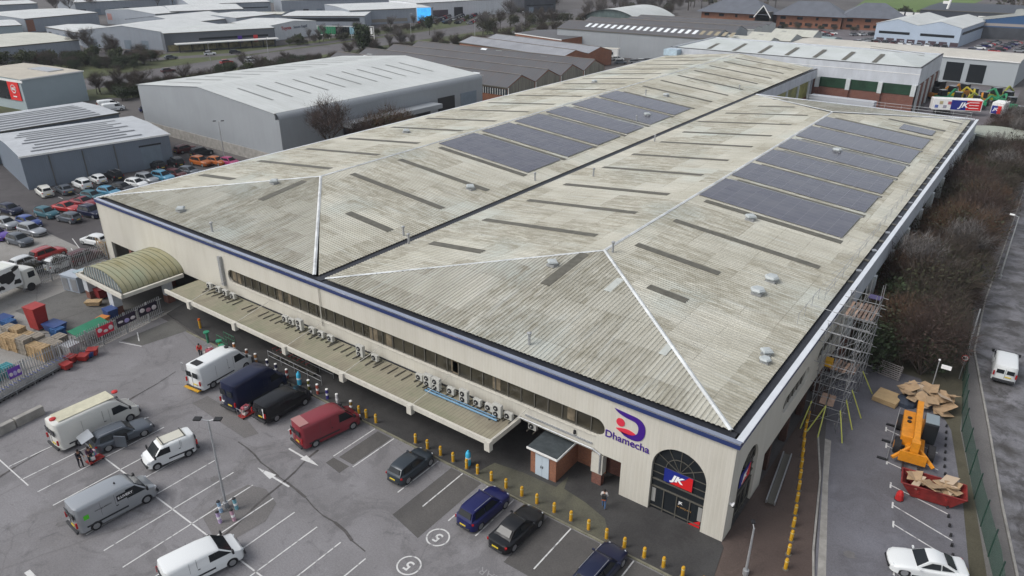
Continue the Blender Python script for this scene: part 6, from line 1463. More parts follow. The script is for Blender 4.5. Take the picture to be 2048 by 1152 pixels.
# pallets
def pallet(c):
    mb = MB()
    for k in range(5): mb.box((0, -.42 + k * .21, .13), (1.2, .12, .02))
    for x in (-.55, 0, .55): mb.box((x, 0, .08), (.1, 1.0, .08))
    for k in (-.42, 0, .42): mb.box((0, k, .02), (1.2, .1, .02))
    o = mb.build('wooden_pallet', c); me = o.data; bpy.data.objects.remove(o); return me
PW = [pallet(WOOD), pallet(mat('grey_timber', (.27, .24, .2), .9, var=.2, vs=4)), pallet(mat('pallet_blue', (.03, .10, .25), .7, var=.2, vs=4)), pallet(mat('pallet_teal', (.05, .22, .25), .7, var=.2, vs=4))]
random.seed(5)
def stack(x, y, n, ang, which, label, group):
    for k in range(n):
        o = bpy.data.objects.new('wooden_pallet', PW[which]); col.objects.link(o); o.location = (x + random.uniform(-.03, .03), y + random.uniform(-.03, .03), .01 + k * .145); o.rotation_euler = (0, 0, R(ang) + random.uniform(-.04, .04)); tag(o, label, 'pallet', group)
cols_ = [(-69.0, -17.6), (-67.7, -17.3), (-66.4, -17.0), (-65.1, -16.7), (-63.8, -16.4), (-62.5, -16.2), (-69.2, -16.4), (-67.9, -16.1), (-66.6, -15.8), (-65.3, -15.5)]
for i, (x, y) in enumerate(cols_): stack(x, y, 9 + (i * 5) % 4, 12, 0 if i % 3 else 1, 'raw timber pallet in the big block of stacks inside the fence', 'timber pallets stacked inside the fence')
for x, y in ((-64.0, -15.2), (-62.8, -14.9), (-63.9, -14.0)): stack(x, y, 8, 12, 1, 'greyed timber pallet in the darker stacks by the fence', 'grey pallets stacked by the fence')
for x, y in ((-62.2, -19.6), (-62.0, -20.9), (-61.6, -22.2), (-63.6, -21)): stack(x, y, 7, 12, 3, 'teal painted pallet in the stacks behind the purple notice', 'teal pallets behind the purple notice')
for x, y in ((-66.4, -13.2), (-72.3, -15.4)): stack(x, y, 6, 12, 2, 'blue painted pallet stacked beside the red bins', 'blue pallets beside the red bins')
def bin_(x, y, rz, label, c, s=(1.3, 1.0, 1.3), z=.01, nm='waste_bin'):
    t_ = thing(nm, label, 'bin', (x, y, z), R(rz)); w_, d_, h_ = s
    sh_ = MB().add([(-w_ * .42, -d_ * .42, .15), (w_ * .42, -d_ * .42, .15), (w_ * .42, d_ * .42, .15), (-w_ * .42, d_ * .42, .15), (-w_ / 2, -d_ / 2, h_), (w_ / 2, -d_ / 2, h_), (w_ / 2, d_ / 2, h_ + .1), (-w_ / 2, d_ / 2, h_ + .1)], [(3, 2, 1, 0), (0, 1, 5, 4), (1, 2, 6, 5), (2, 3, 7, 6), (3, 0, 4, 7), (4, 5, 6, 7)])
    sh_.build('body', c, t_); MB().box((0, 0, h_ + .09), (w_ + .1, d_ + .08, .09)).build('lid', c, t_)
    MB().tube((-w_ * .4, 0, .08), (-w_ * .4 + .08, 0, .08), .08, 8).tube((w_ * .4 - .08, 0, .08), (w_ * .4, 0, .08), .08, 8).build('castors', BLACK, t_)
    return t_
REDC = mat('crate_red', (.30, .028, .024), .5, var=.2, vs=2); BLUC = mat('crate_blue', (.03, .06, .18), .5, var=.2, vs=2); GRC = mat('cover_green', (.02, .17, .09), .5, var=.15, vs=1)
bin_(-69.6, -13.6, 12, 'tall red bin stack behind the pallets in the yard', REDC, (1.6, 1.4, 2.5))
bin_(-73.6, -15.4, 12, 'blue lidded crate left of the tall red stack', BLUC, (1.7, 1.2, .7))
bin_(-67.6, -12.9, 12, 'blue lidded crate right of the tall red stack', BLUC, (2.0, 1.4, .8))
bin_(-61.2, -14.2, 14, 'grey wrapped bale at the fence end of the pallets', GALV, (1.2, 1.2, 1.1))
gt = thing('trestle_stall', 'green roofed trolley shelter leaning beside the red banner', 'shelter', (-62.6, -11.6, 0), R(100))
MB().box((0, 0, 1.55), (3.6, 1.5, .07), m=Matrix.Rotation(R(10), 3, 'X')).build('roof', GRC, gt)
for x in (-1.6, 1.6):
    for y in (-.6, .6): MB().tube((x, y, 0), (x, y, 1.5), .04, 6).build('leg', GALV, gt)
MB().box((0, 0, .6), (3.2, 1.2, .1)).build('shelf', FRAME, gt)
for k, (px, py, lb) in enumerate(((133, 733, 'red plastic crate beside the trolleys outside the fence'), (143, 720, 'second red crate pile by the fence corner'), (167, 716, 'dusty red crate left of the small blue box'), (186, 706, 'red crate at the right end of the pile'))):
    p = at(px, py, .3); bin_(p.x, p.y, 10 + k * 13, lb, REDC, (.9, .8, .55 + .1 * (k % 2)), nm='plastic_crate')
p = at(178, 710, .3); bin_(p.x, p.y, 5, 'small blue box wedged between the red crates', BLUC, (.7, .6, .5), nm='plastic_crate')
p = at(200, 646, .6); bin_(-64.9, -9.2, 20, 'orange topped bin behind the green roofed shelter', mat('bin_orange', (.45, .16, .03), .5), (1, .9, .8))
bin_(-65.9, -7.9, 0, 'dark blue bin with white bags beside the porch column', BLUC, (1.3, 1.1, 1.0)); bin_(-71.8, -6.0, 0, 'dark red bin beneath the left side of the porch', mat('bin_dred', (.2, .02, .02), .5), (1.6, 1.2, 1.1))
bin_(-70.3, -7.6, 40, 'tan crate lying before the porch opening', WOOD, (1.6, .8, .5), nm='plastic_crate')
sb = thing('steel_container', 'pale blue grey steel chest beside the porch at the yard edge', 'container', (-76.2, -6.6, 0), R(14)); MB().box((0, 0, 1.0), (2.6, 1.6, 1.9)).build('body', mat('chest_grey', (.33, .37, .42), .5, var=.1, vs=1), sb, bevel=.03); MB().box((0, 0, 2.0), (2.75, 1.75, .1)).build('lid', MATS['chest_grey'], sb)
for k in (-.7, .7): MB().box((k, -.83, 1.0), (.9, .04, 1.5)).build('door', ALU, sb)
cw = thing('concrete_barrier', 'long weathered concrete barrier beside the left parking bays', 'barrier', (-52.6, -24.0, 0), R(96))
MB().box((0, 0, .4), (2.3, .5, .8)).build('block', CONC, cw, bevel=.03); MB().box((2.42, 0, .4), (2.3, .5, .8)).build('block', CONC, cw, bevel=.03); MB().box((-2.42, 0, .38), (2.3, .5, .76)).build('block', mat('tan_block', (.33, .26, .2), .9, var=.2, vs=1), cw, bevel=.03)
kx = thing('stray_trolley', 'lone bent steel rail hoop standing near the white van', 'rail hoop', (-49.8, -9.4, 0)); MB().tube((0, 0, 0), (0, 0, .9), .03, 6).tube((.35, 0, 0), (.35, 0, .9), .03, 6).tube((0, 0, .9), (.35, 0, .9), .03, 6).build('hoop', GALV, kx)
# ================================================================ lamp columns
def lamp(x, y, h, label, heads=2, rz=0, lean=0):
    t_ = thing('lamp_column', label, 'lamp column', (x, y, 0), R(rz)); MB().tube((0, 0, 0), (0, 0, h), .1, 8, .06).build('column', GALV, t_)
    MB().lathe([(.2, 0), (.2, .5)], (0, 0, 0), 8).build('base', GALV, t_)
    for k in range(heads):
        a = R(180 * k); d = V(math.cos(a), math.sin(a), 0)
        MB().tube((0, 0, h - .05), tuple(d * .5 + V(0, 0, h + .1)), .035, 6).build('bracket', GALV, t_)
        MB().box(tuple(d * .7 + V(0, 0, h + .12)), (.5, .4, .1), a, ).build('floodlight', BLACK if heads > 1 else WHITE, t_)
    return t_
lamp(-30.05, -18.0, 7.6, 'tall twin headed floodlight column in the middle of the car park', 2, 35)
lc_ = lamp(2.3, -1.8, 4.0, 'short lamp column with small dark head at the warehouse corner by the side paving', 1, 120)
for ch in list(lc_.children):
    if ch.name.startswith('floodlight'): ch.data.materials[0] = BLACK; ch.scale = (.6, .6, 1)
lamp(9.9, 36.5, 6.0, 'thin grey signpost column on the footpath by the worn road', 0)
lamp(10.6, 62, 8.0, 'street lamp with white head over the dark shrubs', 1, 180)
lamp(-111, 36.5, 7.5, 'dark twin lamp column before the grey warehouse end wall', 2, 45)
lamp(-73.5, -17.5, 5.5, 'slim pale pole standing by the pallet stacks', 0)
lamp(-120, -2, 5.0, 'dark forked post at the corner of the slate workshop', 2)
lamp(-116.5, 196, 9, 'dark slim lamp column before the skylight shed', 0)
for px, py, l in ((540, 132, 'roadside lamp column above the bare hedge'), (1048, 66, 'lamp column beside the small brick offices'), (950, 88, 'lamp column by the low brick unit'), (425, 145, 'roadside column near the red car'), (822, 70, 'lamp column in front of the display screen')):
    p = at(px, py); lamp(p.x, p.y, 9, l, 1, random.uniform(0, 360))
# round sign on the footpath, small white sign among the hedge
sg = thing('road_sign', 'round red rimmed speed sign on a slanting post beside the footpath', 'road sign', (9.95, 33.2, 0)); MB().tube((0, 0, 0), (0, 0, 2.6), .04, 6).build('post', GALV, sg)
d1 = MB().tube((0, -.05, 2.3), (0, -.08, 2.3), .32, 20).build('disc', RED, sg); MB().tube((0, -.085, 2.3), (0, -.09, 2.3), .24, 20).build('face', WHT, d1); text('numeral', '20', .26, m_front(0, -.1, 2.3), BLACK, d1, .004)
sg = thing('notice_post', 'small white notice on a post with white finial above the cardboard heap', 'sign', (8.2, 28.6, 0)); MB().tube((0, 0, 0), (0, 0, 3.6), .05, 6).build('post', GALV, sg); MB().ball((0, 0, 3.65), .1, 8).build('finial', WHT, sg); MB().box((.65, 0, 3.1), (.8, .04, .4)).build('panel', WHT, sg)
# cctv on the corner
cc = thing('security_camera', 'white security camera fixed low on the near warehouse corner', 'camera', (.0, .35, 3.1)); MB().box((.14, 0, .1), (.28, .12, .12)).box((.25, -.1, .22), (.12, .3, .12)).build('housing', WHT, cc); MB().ball((.27, -.05, .0), .09, 8).build('dome', BLACK, cc)
DBOARD = mat('grimy_board', (0.20, 0.14, 0.11), 0.9, var=.3, vs=3)
# ================================================================ scaffold tower
SCAF = mat('dull_scaffold_tube', (.24, .245, .25), .5, .4, var=.3, vs=3)
SC = thing('scaffold_tower', 'galvanised scaffold tower with timber decks against the right wall of the warehouse', 'scaffold', (.4, 17.6, 0))
gx_ = [0.15, 1.3, 2.45]; gy_ = [0, 1.9, 3.8, 5.7, 7.6, 9.2]; SH = 10.2
for x in gx_:
    for y in gy_:
        MB().tube((x, y, 0), (x + random.uniform(-.05, .05), y, SH - (.6 if x < 1 else 0) + random.uniform(-.5, .6)), .03, 5).build('standard', SCAF, SC)
for z in (2.0, 4.0, 5.9, 7.8, 8.8):
    for x in gx_: MB().tube((x, -.5, z), (x, 9.7, z + random.uniform(-.05, .05)), .028, 5).build('ledger', SCAF, SC)
    for y in gy_: MB().tube((-.3, y + .05, z + .05), (2.9, y + .05, z + .05), .028, 5).build('transom', SCAF, SC)
for z in (1.0, 3.0, 5.0, 6.9):
    MB().tube((2.45, -.2, z), (2.45, 9.4, z), .024, 5).build('guard_tube', SCAF, SC); MB().tube((.1, -.1, z), (2.7, -.1, z + .1), .024, 5).build('guard_tube', SCAF, SC)
for k, (y, z) in enumerate(((0, 0), (1.9, 2), (3.8, 0), (5.7, 2), (7.6, 0), (0, 4), (3.8, 4), (7.6, 4), (1.9, 5.9))):
    MB().tube((2.5, y, z), (2.5, y + 1.9 * (1 if k % 2 else -1), z + 2.0), .028, 5).build('brace', SCAF, SC); MB().tube((.1, y, z), (2.5, y, z + 2.0), .028, 5).build('brace', SCAF, SC)
for (x0, y0, x1, y1) in ((2.45, 0, 3.3, -1.2), (1.3, 0, 1.5, -1.8), (2.45, 3.8, 3.7, 3.4), (.15, 0, -.05, -1.4), (2.45, 1.9, 3.5, 1.2), (1.3, 0, .5, -1.5), (2.45, 7.6, 3.6, 8)): MB().tube((x0, y0, 2.2), (x1, y1, 0), .055, 6).build('raker', mat('raker_yellow', (.42, .44, .10), .5), SC)
for z, ys in ((7.85, (6.0, 9.4)), (4.05, (3.0, 5))):
    for k in range(7):
        MB().box((.3 + k * .33, (ys[0] + ys[1]) / 2 + random.uniform(-.2, .2), z + .03), (.225, ys[1] - ys[0], .04), random.uniform(-.03, .03)).build('deck_board', BOARD if random.random() < .35 else DBOARD, SC)
for k in range(2): MB().box((.9 + k * .5, 1.2, 2.1), (.6, 1.8, .05), .1).build('deck_board', BOARD, SC)
MB().box((.3, 3.0, 4.6), (.6, .7, .6)).build('yellow_hoist', YEL, SC); MB().box((1.9, 8.8, 8.95), (1.0, .9, .05)).build('blue_sheet', mat('sheet_purple', (.06, .05, .12), .7), SC)
MB().tube((.6, 5, 8), (1.4, 8.5, 9.3), .04, 5).build('long_pole', FRAME, SC)
sk = thing('roof_access_rail', 'slim handrail posts over the gutter above the scaffold', 'guard rail', (-1.8, 17.8, 8.5))
for k in range(4): MB().tube((0, k * 2, 0), (0, k * 2, 1.2), .025, 5).build('post', GALV, sk)
MB().tube((0, 0, 1.15), (0, 6, 1.15), .02, 5).tube((0, 3, .8), (2.6, 3.1, .6), .02, 5).build('rail', GALV, sk)
# long steel beam lying on side paving
bm_ = thing('steel_trough', 'long dark steel trough with bright rails lying on the brown paving', 'beam', (1.05, 8.6, .12), R(97)); MB().box((0, 0, .22), (6.4, .5, .1)).build('bed', FRAME, bm_); MB().box((0, .3, .3), (6.4, .08, .3)).build('side_rail', ALU, bm_); MB().box((0, -.3, .3), (6.4, .08, .3)).build('side_rail', ALU, bm_)
# ================================================================ telehandler, skip, cardboard
th_ = thing('telehandler', 'orange telehandler with long boom parked between cardboard heap and skip', 'telehandler', (8.4, 19.7, 0), R(-83)); th_.scale = (1.12, -1.2, 1.1)
MB().box((-.2, .55, 1.15), (3.6, .75, .8)).build('engine_cover', ORANGE, th_, bevel=.05); MB().box((0, 0, .75), (4.6, 1.1, .5)).build('chassis', ORANGE, th_, bevel=.04)
MB().box((-.1, -.7, 1.55), (1.4, .85, 1.7)).build('cab', GLASS, th_, bevel=.08); MB().box((-.1, -.7, 2.45), (1.3, .8, .08)).build('cab_roof', mat('cab_grey', (.2, .24, .26), .4), th_, bevel=.03)
MB().box((.1, .05, 1.95), (5.2, .38, .42), m=Matrix.Rotation(R(4), 3, 'Y')).build('boom', ORANGE, th_, bevel=.03); MB().box((2.6, .05, 1.5), (.5, .5, 1.0)).build('boom_head', ORANGE, th_, bevel=.03)
MB().box((3.0, .05, .8), (.15, 1.6, .8)).build('fork_carriage', ORANGE, th_)
for y in (-.4, .5): MB().box((3.6, y, .35), (1.2, .14, .07)).build('fork', BLACK, th_)
for s in (-1, 1): MB().tube((2.2, s * .3, 1.1), (3.1, s * 1.2, .5), .14, 6).build('stabiliser', ORANGE, th_)
for x in (-1.6, 1.5):
    for s in (-1, 1): w_ = MB().tube((x, s * .8, .6), (x, s * 1.2, .6), .6, 18).build('wheel', RUBBER, th_); MB().tube((x, s * 1.19, .6), (x, s * 1.22, .6), .3, 12).build('hub', ORANGE, w_)
for k in (0, .5): MB().lathe([(.14, 0), (.14, .1)], (-.9 + k, .55, 1.55), 10).build('exhaust_cap', BLACK, th_)
skp = thing('skip', 'battered red skip heaped with flattened cardboard in the side bays', 'skip', (10.6, 13.6, 0), R(8))
SKR = mat('skip_red', (.18, .017, .015), .6, var=.35, vs=2); skp.scale = (1, 1, .82)
MB().add([(-1.3, -.8, .15), (1.3, -.8, .15), (1.3, .8, .15), (-1.3, .8, .15), (-2.1, -.95, 1.45), (2.1, -.95, 1.45), (2.1, .95, 1.45), (-2.1, .95, 1.45)], [(3, 2, 1, 0), (0, 1, 5, 4), (1, 2, 6, 5), (2, 3, 7, 6), (3, 0, 4, 7)]).build('body', SKR, skp)
MB().tube((-2.1, -.95, 1.45), (2.1, -.95, 1.45), .06, 6).tube((-2.1, .95, 1.45), (2.1, .95, 1.45), .06, 6).tube((-2.1, -.95, 1.45), (-2.1, .95, 1.45), .06, 6).tube((2.1, -.95, 1.45), (2.1, .95, 1.45), .06, 6).build('rim', SKR, skp)
for x in (-.9, .9): MB().tube((x, -1.05, .9), (x, -.9, .9), .09, 8).build('lifting_lug', SKR, skp)
random.seed(12)
def cards(name, label, cx, cy, r, n, z0, zs, c=CARD, cat='cardboard'):
    t_ = thing(name, label, cat, (cx, cy, 0))
    for i in range(n):
        a = random.uniform(0, 6.28); q = r * math.sqrt(random.random()); M = Matrix.Rotation(random.uniform(-.45, .45), 3, 'X') @ Matrix.Rotation(random.uniform(-.45, .45), 3, 'Y') @ Matrix.Rotation(random.uniform(0, 3), 3, 'Z')
        MB().box((q * math.cos(a), q * math.sin(a) * .7, z0 + zs * random.random()), (random.uniform(.7, 1.6), random.uniform(.5, 1.2), .03), m=M).build('sheet', c if random.random() < .8 else mat('pale_card', (.46, .36, .26), .9), t_)
cards('cardboard_heap', 'flattened cardboard boxes heaped on top of the red skip', 10.5, 13.75, 1.5, 18, 1.0, .4)
cards('cardboard_heap', 'big loose heap of brown cardboard sheets by the green fence', 8.3, 26.6, 2.2, 34, .15, 1.2)
bx2 = thing('plywood_stack', 'square stack of pale plywood sheets left of the cardboard heap', 'plywood', (5.3, 25.3, 0), R(-8))
for k in range(5): MB().box((0, 0, .1 + k * .09), (2.0, 2.0, .06), random.uniform(-.03, .03)).build('sheet', mat('plywood', (.42, .30, .16), .8, var=.12, vs=2), bx2)
tp = thing('tarpaulin_heap', 'dark blue tarpaulin heap between the plywood and cardboard', 'tarpaulin', (6.7, 25.8, 0)); MB().lathe([(1.0, 0), (.95, .35), (.6, .6), (.1, .68)], (0, 0, 0), 9, 1, 1).build('sheet', mat('tarp', (.03, .04, .06), .6, var=.4, vs=3), tp, smooth=30)
pp = thing('wooden_pallet', 'grey slatted pallet propped against the dark shrubs by the plywood', 'pallet', (4.5, 29.3, 0), R(-12))
for k in range(8): MB().box((0, .1 + k * .06, .15 + k * .17), (2.0, .04, .1)).build('slat', mat('weathered_slat', (.26, .24, .23), .9), pp)
for x in (-.85, .85): MB().tube((x, .1, .05), (x, .6, 1.5), .04, 4).build('bearer', MATS['weathered_slat'], pp)
cn = thing('traffic_cone', 'red hooded bin standing by the skip bay', 'bin', (8.8, 11.9, 0), R(30)); MB().lathe([(.3, 0), (.26, .5), (.16, .75), (.03, .8)], (0, 0, 0), 8).build('body', RED, cn); MB().lathe([(.34, 0), (.34, .05)], (0, 0, 0), 8).build('base', BLACK, cn)
cr_ = thing('temporary_barrier', 'thin steel barrier frame standing beside the telehandler', 'barrier', (6.9, 18.8, 0), R(-86))
MB().tube((-2.6, 0, 1.9), (2.6, 0, 1.9), .025, 5).tube((-2.6, 0, .2), (2.6, 0, .2), .025, 5).build('rail', GALV, cr_)
for k in (-2.6, 0, 2.6): MB().tube((k, 0, 0), (k, 0, 1.95), .025, 5).build('post', GALV, cr_); MB().box((k, -.3, .06), (.2, .8, .12)).build('foot', BLACK, cr_)
mesh_ = MB()
for k in range(26): mesh_.tube((-2.6 + k * .2, 0, .2), (-2.6 + k * .2, 0, 1.9), .006, 3)
mesh_.build('mesh_infill', GALV, cr_)
# green mesh fence along the footpath
gf = thing('mesh_fence', 'green mesh fence with dark posts between the verge and footpath', 'fence', (15.6, 5, 0))
fp = [(15.9, 3.5), (15.15, 7.77), (13.4, 14.56), (11.3, 24.2), (9.9, 36), (9.0, 48), (8.5, 60)]
m, t, b = newmat('green_mesh', .7, .2); b.inputs['Base Color'].default_value = (.045, .10, .075, 1); b.inputs['Alpha'].default_value = .62; GM = m
o0 = V(15.6, 5, 0)
for a, b_ in zip(fp, fp[1:]):
    a = V(*a, 0) - o0; b_ = V(*b_, 0) - o0; MB().add([a, b_, b_ + V(0, 0, 2.1), a + V(0, 0, 2.1)], [(0, 1, 2, 3)]).build('mesh_panel', GM, gf)
for x, y in along(fp, 3.0): MB().tube(V(x, y, 0) - o0, V(x, y, 2.4) - o0 + V(0, 0, 0), .05, 6).build('post', mat('fence_post_green', (.015, .04, .03), .5), gf)
kb_ = thing('timber_edging', 'low timber edging with dark pegs along the verge of the side bays', 'edging', (12, 10, 0))
for x, y in along([(13.9, 2), (12.6, 9.2), (11.9, 12.5), (10.9, 18), (10.2, 24)], 1.0): MB().box((x - 12, y - 10, .12), (.16, .16, .25)).build('peg', RUBBER, kb_)
# ================================================================ rear yard machines, lorry trailers
random.seed(31)
mc = [mat('digger_orange', (.5, .20, .02), .5), mat('digger_yellow', (.45, .36, .03), .5), mat('machine_green', (.02, .22, .10), .5), mat('machine_olive', (.22, .24, .03), .5)]
def machine(x, y, k, label, s=1.0, rz=0):
    t_ = thing('farm_machine', label, 'machine', (x, y, 0), rz, 'coloured machines in the dealer yard'); c = mc[k]
    MB().box((0, 0, 1.0 * s), (3.0 * s, 1.6 * s, .9 * s)).build('body', c, t_, bevel=.05)
    MB().box((-.4 * s, 0, 2.0 * s), (1.2 * s, 1.3 * s, 1.2 * s)).build('cab', GLASS, t_)
    p0 = V(1.0 * s, 0, 1.4 * s); p1 = V(2.0 * s, 0, 2.7 * s); p2 = V(3.4 * s, .3, 1.8 * s); p3 = V(3.8 * s, .4, .6 * s)
    MB().tube(p0, p1, .2 * s, 6).tube(p1, p2, .17 * s, 6).build('boom', c, t_); MB().tube(p2, p3, .14 * s, 6).build('arm', c, t_)
    MB().box((3.8 * s, .4, .4 * s), (.7 * s, .9 * s, .6 * s)).build('bucket', FRAME, t_)
    for sx in (-1, 1):
        for sy in (-1, 1): MB().tube((sx * 1.0 * s, sy * .7 * s, .5 * s), (sx * 1.0 * s, sy * 1.05 * s, .5 * s), .5 * s, 12).build('wheel', RUBBER, t_)
pos = [(-15, 185, 0, 'orange digger at the left of the dealer yard'), (-10, 192, 0, 'tall orange digger with raised boom in the dealer yard'), (-13, 181, 2, 'green machine left of centre in the dealer yard'), (-7, 187, 1, 'yellow loader in the middle of the dealer yard'), (-4.5, 183, 0, 'orange loader right of the yellow one in the dealer yard'), (-2, 190, 3, 'olive green tractor at the rear of the dealer yard'), (0, 186, 2, 'dark green harvester at the right of the dealer yard'), (-9, 178, 3, 'olive attachment machine at the front of the dealer yard'), (-5, 177.5, 2, 'small green machine before the row in the dealer yard'), (-16, 190, 3, 'olive machine behind the orange digger in the dealer yard'), (1.5, 180, 2, 'green mower nearest the jk trailer in the dealer yard'), (-11.5, 187, 1, 'yellow machine beside the tall orange digger')]
for i, (x, y, k, l) in enumerate(pos): machine(x, y, k, l, random.uniform(1.25, 1.6), random.uniform(0, 6.28))
def trailer(x, y, rz, L0, label, jkside=True, c=WHITE, h=2.6):
    t_ = thing('lorry_trailer', label, 'trailer', (x, y, 0), R(rz))
    MB().box((0, 0, 1.2 + h / 2), (L0, 2.5, h)).build('box_body', c, t_, bevel=.04); MB().box((0, 0, 1.05), (L0 - .4, 1.2, .25)).build('chassis', FRAME, t_)
    for k in range(3):
        for s in (-1, 1): MB().tube((-L0 / 2 + 1.5 + k * 1.2, s * .9, .5), (-L0 / 2 + 1.5 + k * 1.2, s * 1.22, .5), .5, 14).build('wheel', RUBBER, t_)
    if jkside:
        b1 = MB().box((L0 * .05, -1.27, 1.2 + h / 2), (L0 * .36, .03, h * .86)).build('blue_field', BLUEB, t_); MB().box((L0 * .33, -1.275, 1.2 + h / 2), (L0 * .30, .03, h * .86)).build('red_field', REDB, t_)
        text('lettering', 'JK', h * .62, Matrix.Translation((L0 * .12, -1.31, 1.2 + h / 2)) @ Matrix.Rotation(R(90), 4, 'X'), WHT, t_, .004, .05, 1.25, .25)
        for k in range(3): MB().box((L0 * .33, -1.3, 1.9 + k * .65), (L0 * .2, .02, .14)).build('text_line', WHT, t_)
        for k in range(4): MB().box((-L0 * .42 + k * L0 * .085, -1.275, 2.0 + (k % 2) * .9), (L0 * .07, .03, .7)).build('picture_panel', mat('pic%d' % k, ((.1, .15, .4), (.4, .35, .2), (.3, .3, .35), (.4, .1, .12))[k], .6), t_)
    return t_
trailer(-8.5, 166.6, 22, 10.6, 'long trailer with blue and red JK side panel behind the guard rails')
tq = trailer(.4, 168.5, 80, 4.4, 'short white lorry with blue and red JK badge on its back', False)
MB().box((-2.77, .4, 2.3), (.03, 1.2, 1.8)).build('blue_field', BLUEB, tq); MB().box((-2.775, -.6, 2.3), (.03, .8, 1.8)).build('red_field', REDB, tq)
text('lettering', 'JK', .9, Matrix.Translation((-2.8, .2, 2.4)) @ Matrix.Rotation(R(-90), 4, 'Z') @ Matrix.Rotation(R(90), 4, 'X'), WHT, tq, .004, .02, 1.1, .2)
trailer(-31, 152.5, -3, 15, 'long pale roofed trailer parked along the brick base of the parapet warehouse', False, mat('trailer_grey', (.40, .42, .45), .5), 2.3)
tk = thing('round_tank', 'dark round tank with pale flat lid at the far right corner of the warehouse', 'tank', (3.6, 122.5, 0)); MB().lathe([(5.0, 0), (5.0, 5.4)], (0, 0, 0), 32).build('shell', mat('tank_dark', (.04, .045, .05), .5, var=.2, vs=.5), tk, smooth=40); MB().lathe([(5.3, 0), (5.3, .35), (.2, .5)], (0, 0, 5.4), 32).build('lid', mat('tank_lid', (.30, .32, .27), .8, var=.15, vs=.4), tk, smooth=30)
for i, (x, y, l, c) in enumerate(((-131, 195, 'grey site container left of the green one', SLATECLAD), (-126, 190, 'dark green site container with pale sign', mat('container_green', (.02, .07, .05), .5)), (-120.5, 197, 'white ribbed site cabin behind the green container', WHITE))):
    t_ = thing('site_container', l, 'container', (x, y, 0), R(20)); MB().box((0, 0, 1.9), (7, 3, 3.8)).build('body', c, t_); MB().box((0, 0, 3.85), (7.1, 3.1, .12)).build('roof', CREAMP, t_)
    rb2 = MB(); [rb2.box((-3.3 + k * .55, -1.53, 1.9), (.12, .06, 3.5)) for k in range(13)]; rb2.build('ribs', c, t_); MB().box((1.2, -1.6, 2.4), (.9, .05, .9)).build('panel', WHT if i == 1 else GLASS, t_)
# gantry sign over the road
gn = thing('sign_gantry', 'long green and blue sign hoarding on white posts beside the main road', 'hoarding', (-249.5, 175, 0), math.atan2(12, 21))
for k in range(24):
    c = mc[2] if k < 8 else (GLASS if k < 14 else mat('pale_blue_sign', (.22, .40, .48), .5) if k < 20 else WHITE)
    MB().box((.6 + k * 1.0, 0, 3.6), (.86, .15, 3.2 - .03 * k)).build('panel', c, gn)
MB().box((12.2, .1, 5.3), (25, .2, .25)).box((12.2, .1, 1.8), (25, .2, .25)).build('frame', WHITE, gn)
for k in range(6): MB().box((k * 4.9, .3, 2.6), (.25, .25, 5.2)).build('post', WHITE, gn)
gt2 = thing('road_gantry', 'white sloping gantry arm beside the green field', 'gantry', (-43.5, 381, 0)); MB().tube((0, 0, 0), (2, 0, 14), .6, 6).build('mast', WHITE, gt2); MB().box((.5, 0, 12.5), (3, .8, 1.2)).build('arm', WHITE, gt2)
# ================================================================ people
SKIN = mat('skin', (.32, .18, .12), .6); HAIR = mat('hair_dark', (.012, .009, .008), .8)
def skin(name, pts, edges, rad, m, parent=None, sub=1, root=0):
    me = bpy.data.meshes.new(name); me.from_pydata([tuple(p) for p in pts], edges, []); o = bpy.data.objects.new(name, me); col.objects.link(o)
    md = o.modifiers.new('skin', 'SKIN')
    sv = me.skin_vertices[0].data
    for i, r in enumerate(rad): sv[i].radius = (r, r) if not isinstance(r, tuple) else r; sv[i].use_root = (i == root)
    s2 = o.modifiers.new('sub', 'SUBSURF'); s2.levels = sub; s2.render_levels = sub
    me2 = bpy.data.meshes.new_from_object(o.evaluated_get(bpy.context.evaluated_depsgraph_get())); bpy.data.objects.remove(o)
    me2.name = name; me2.materials.clear(); me2.materials.append(m)
    for p in me2.polygons: p.use_smooth = True
    o = bpy.data.objects.new(name, me2); col.objects.link(o)
    if parent: o.parent = parent
    return o
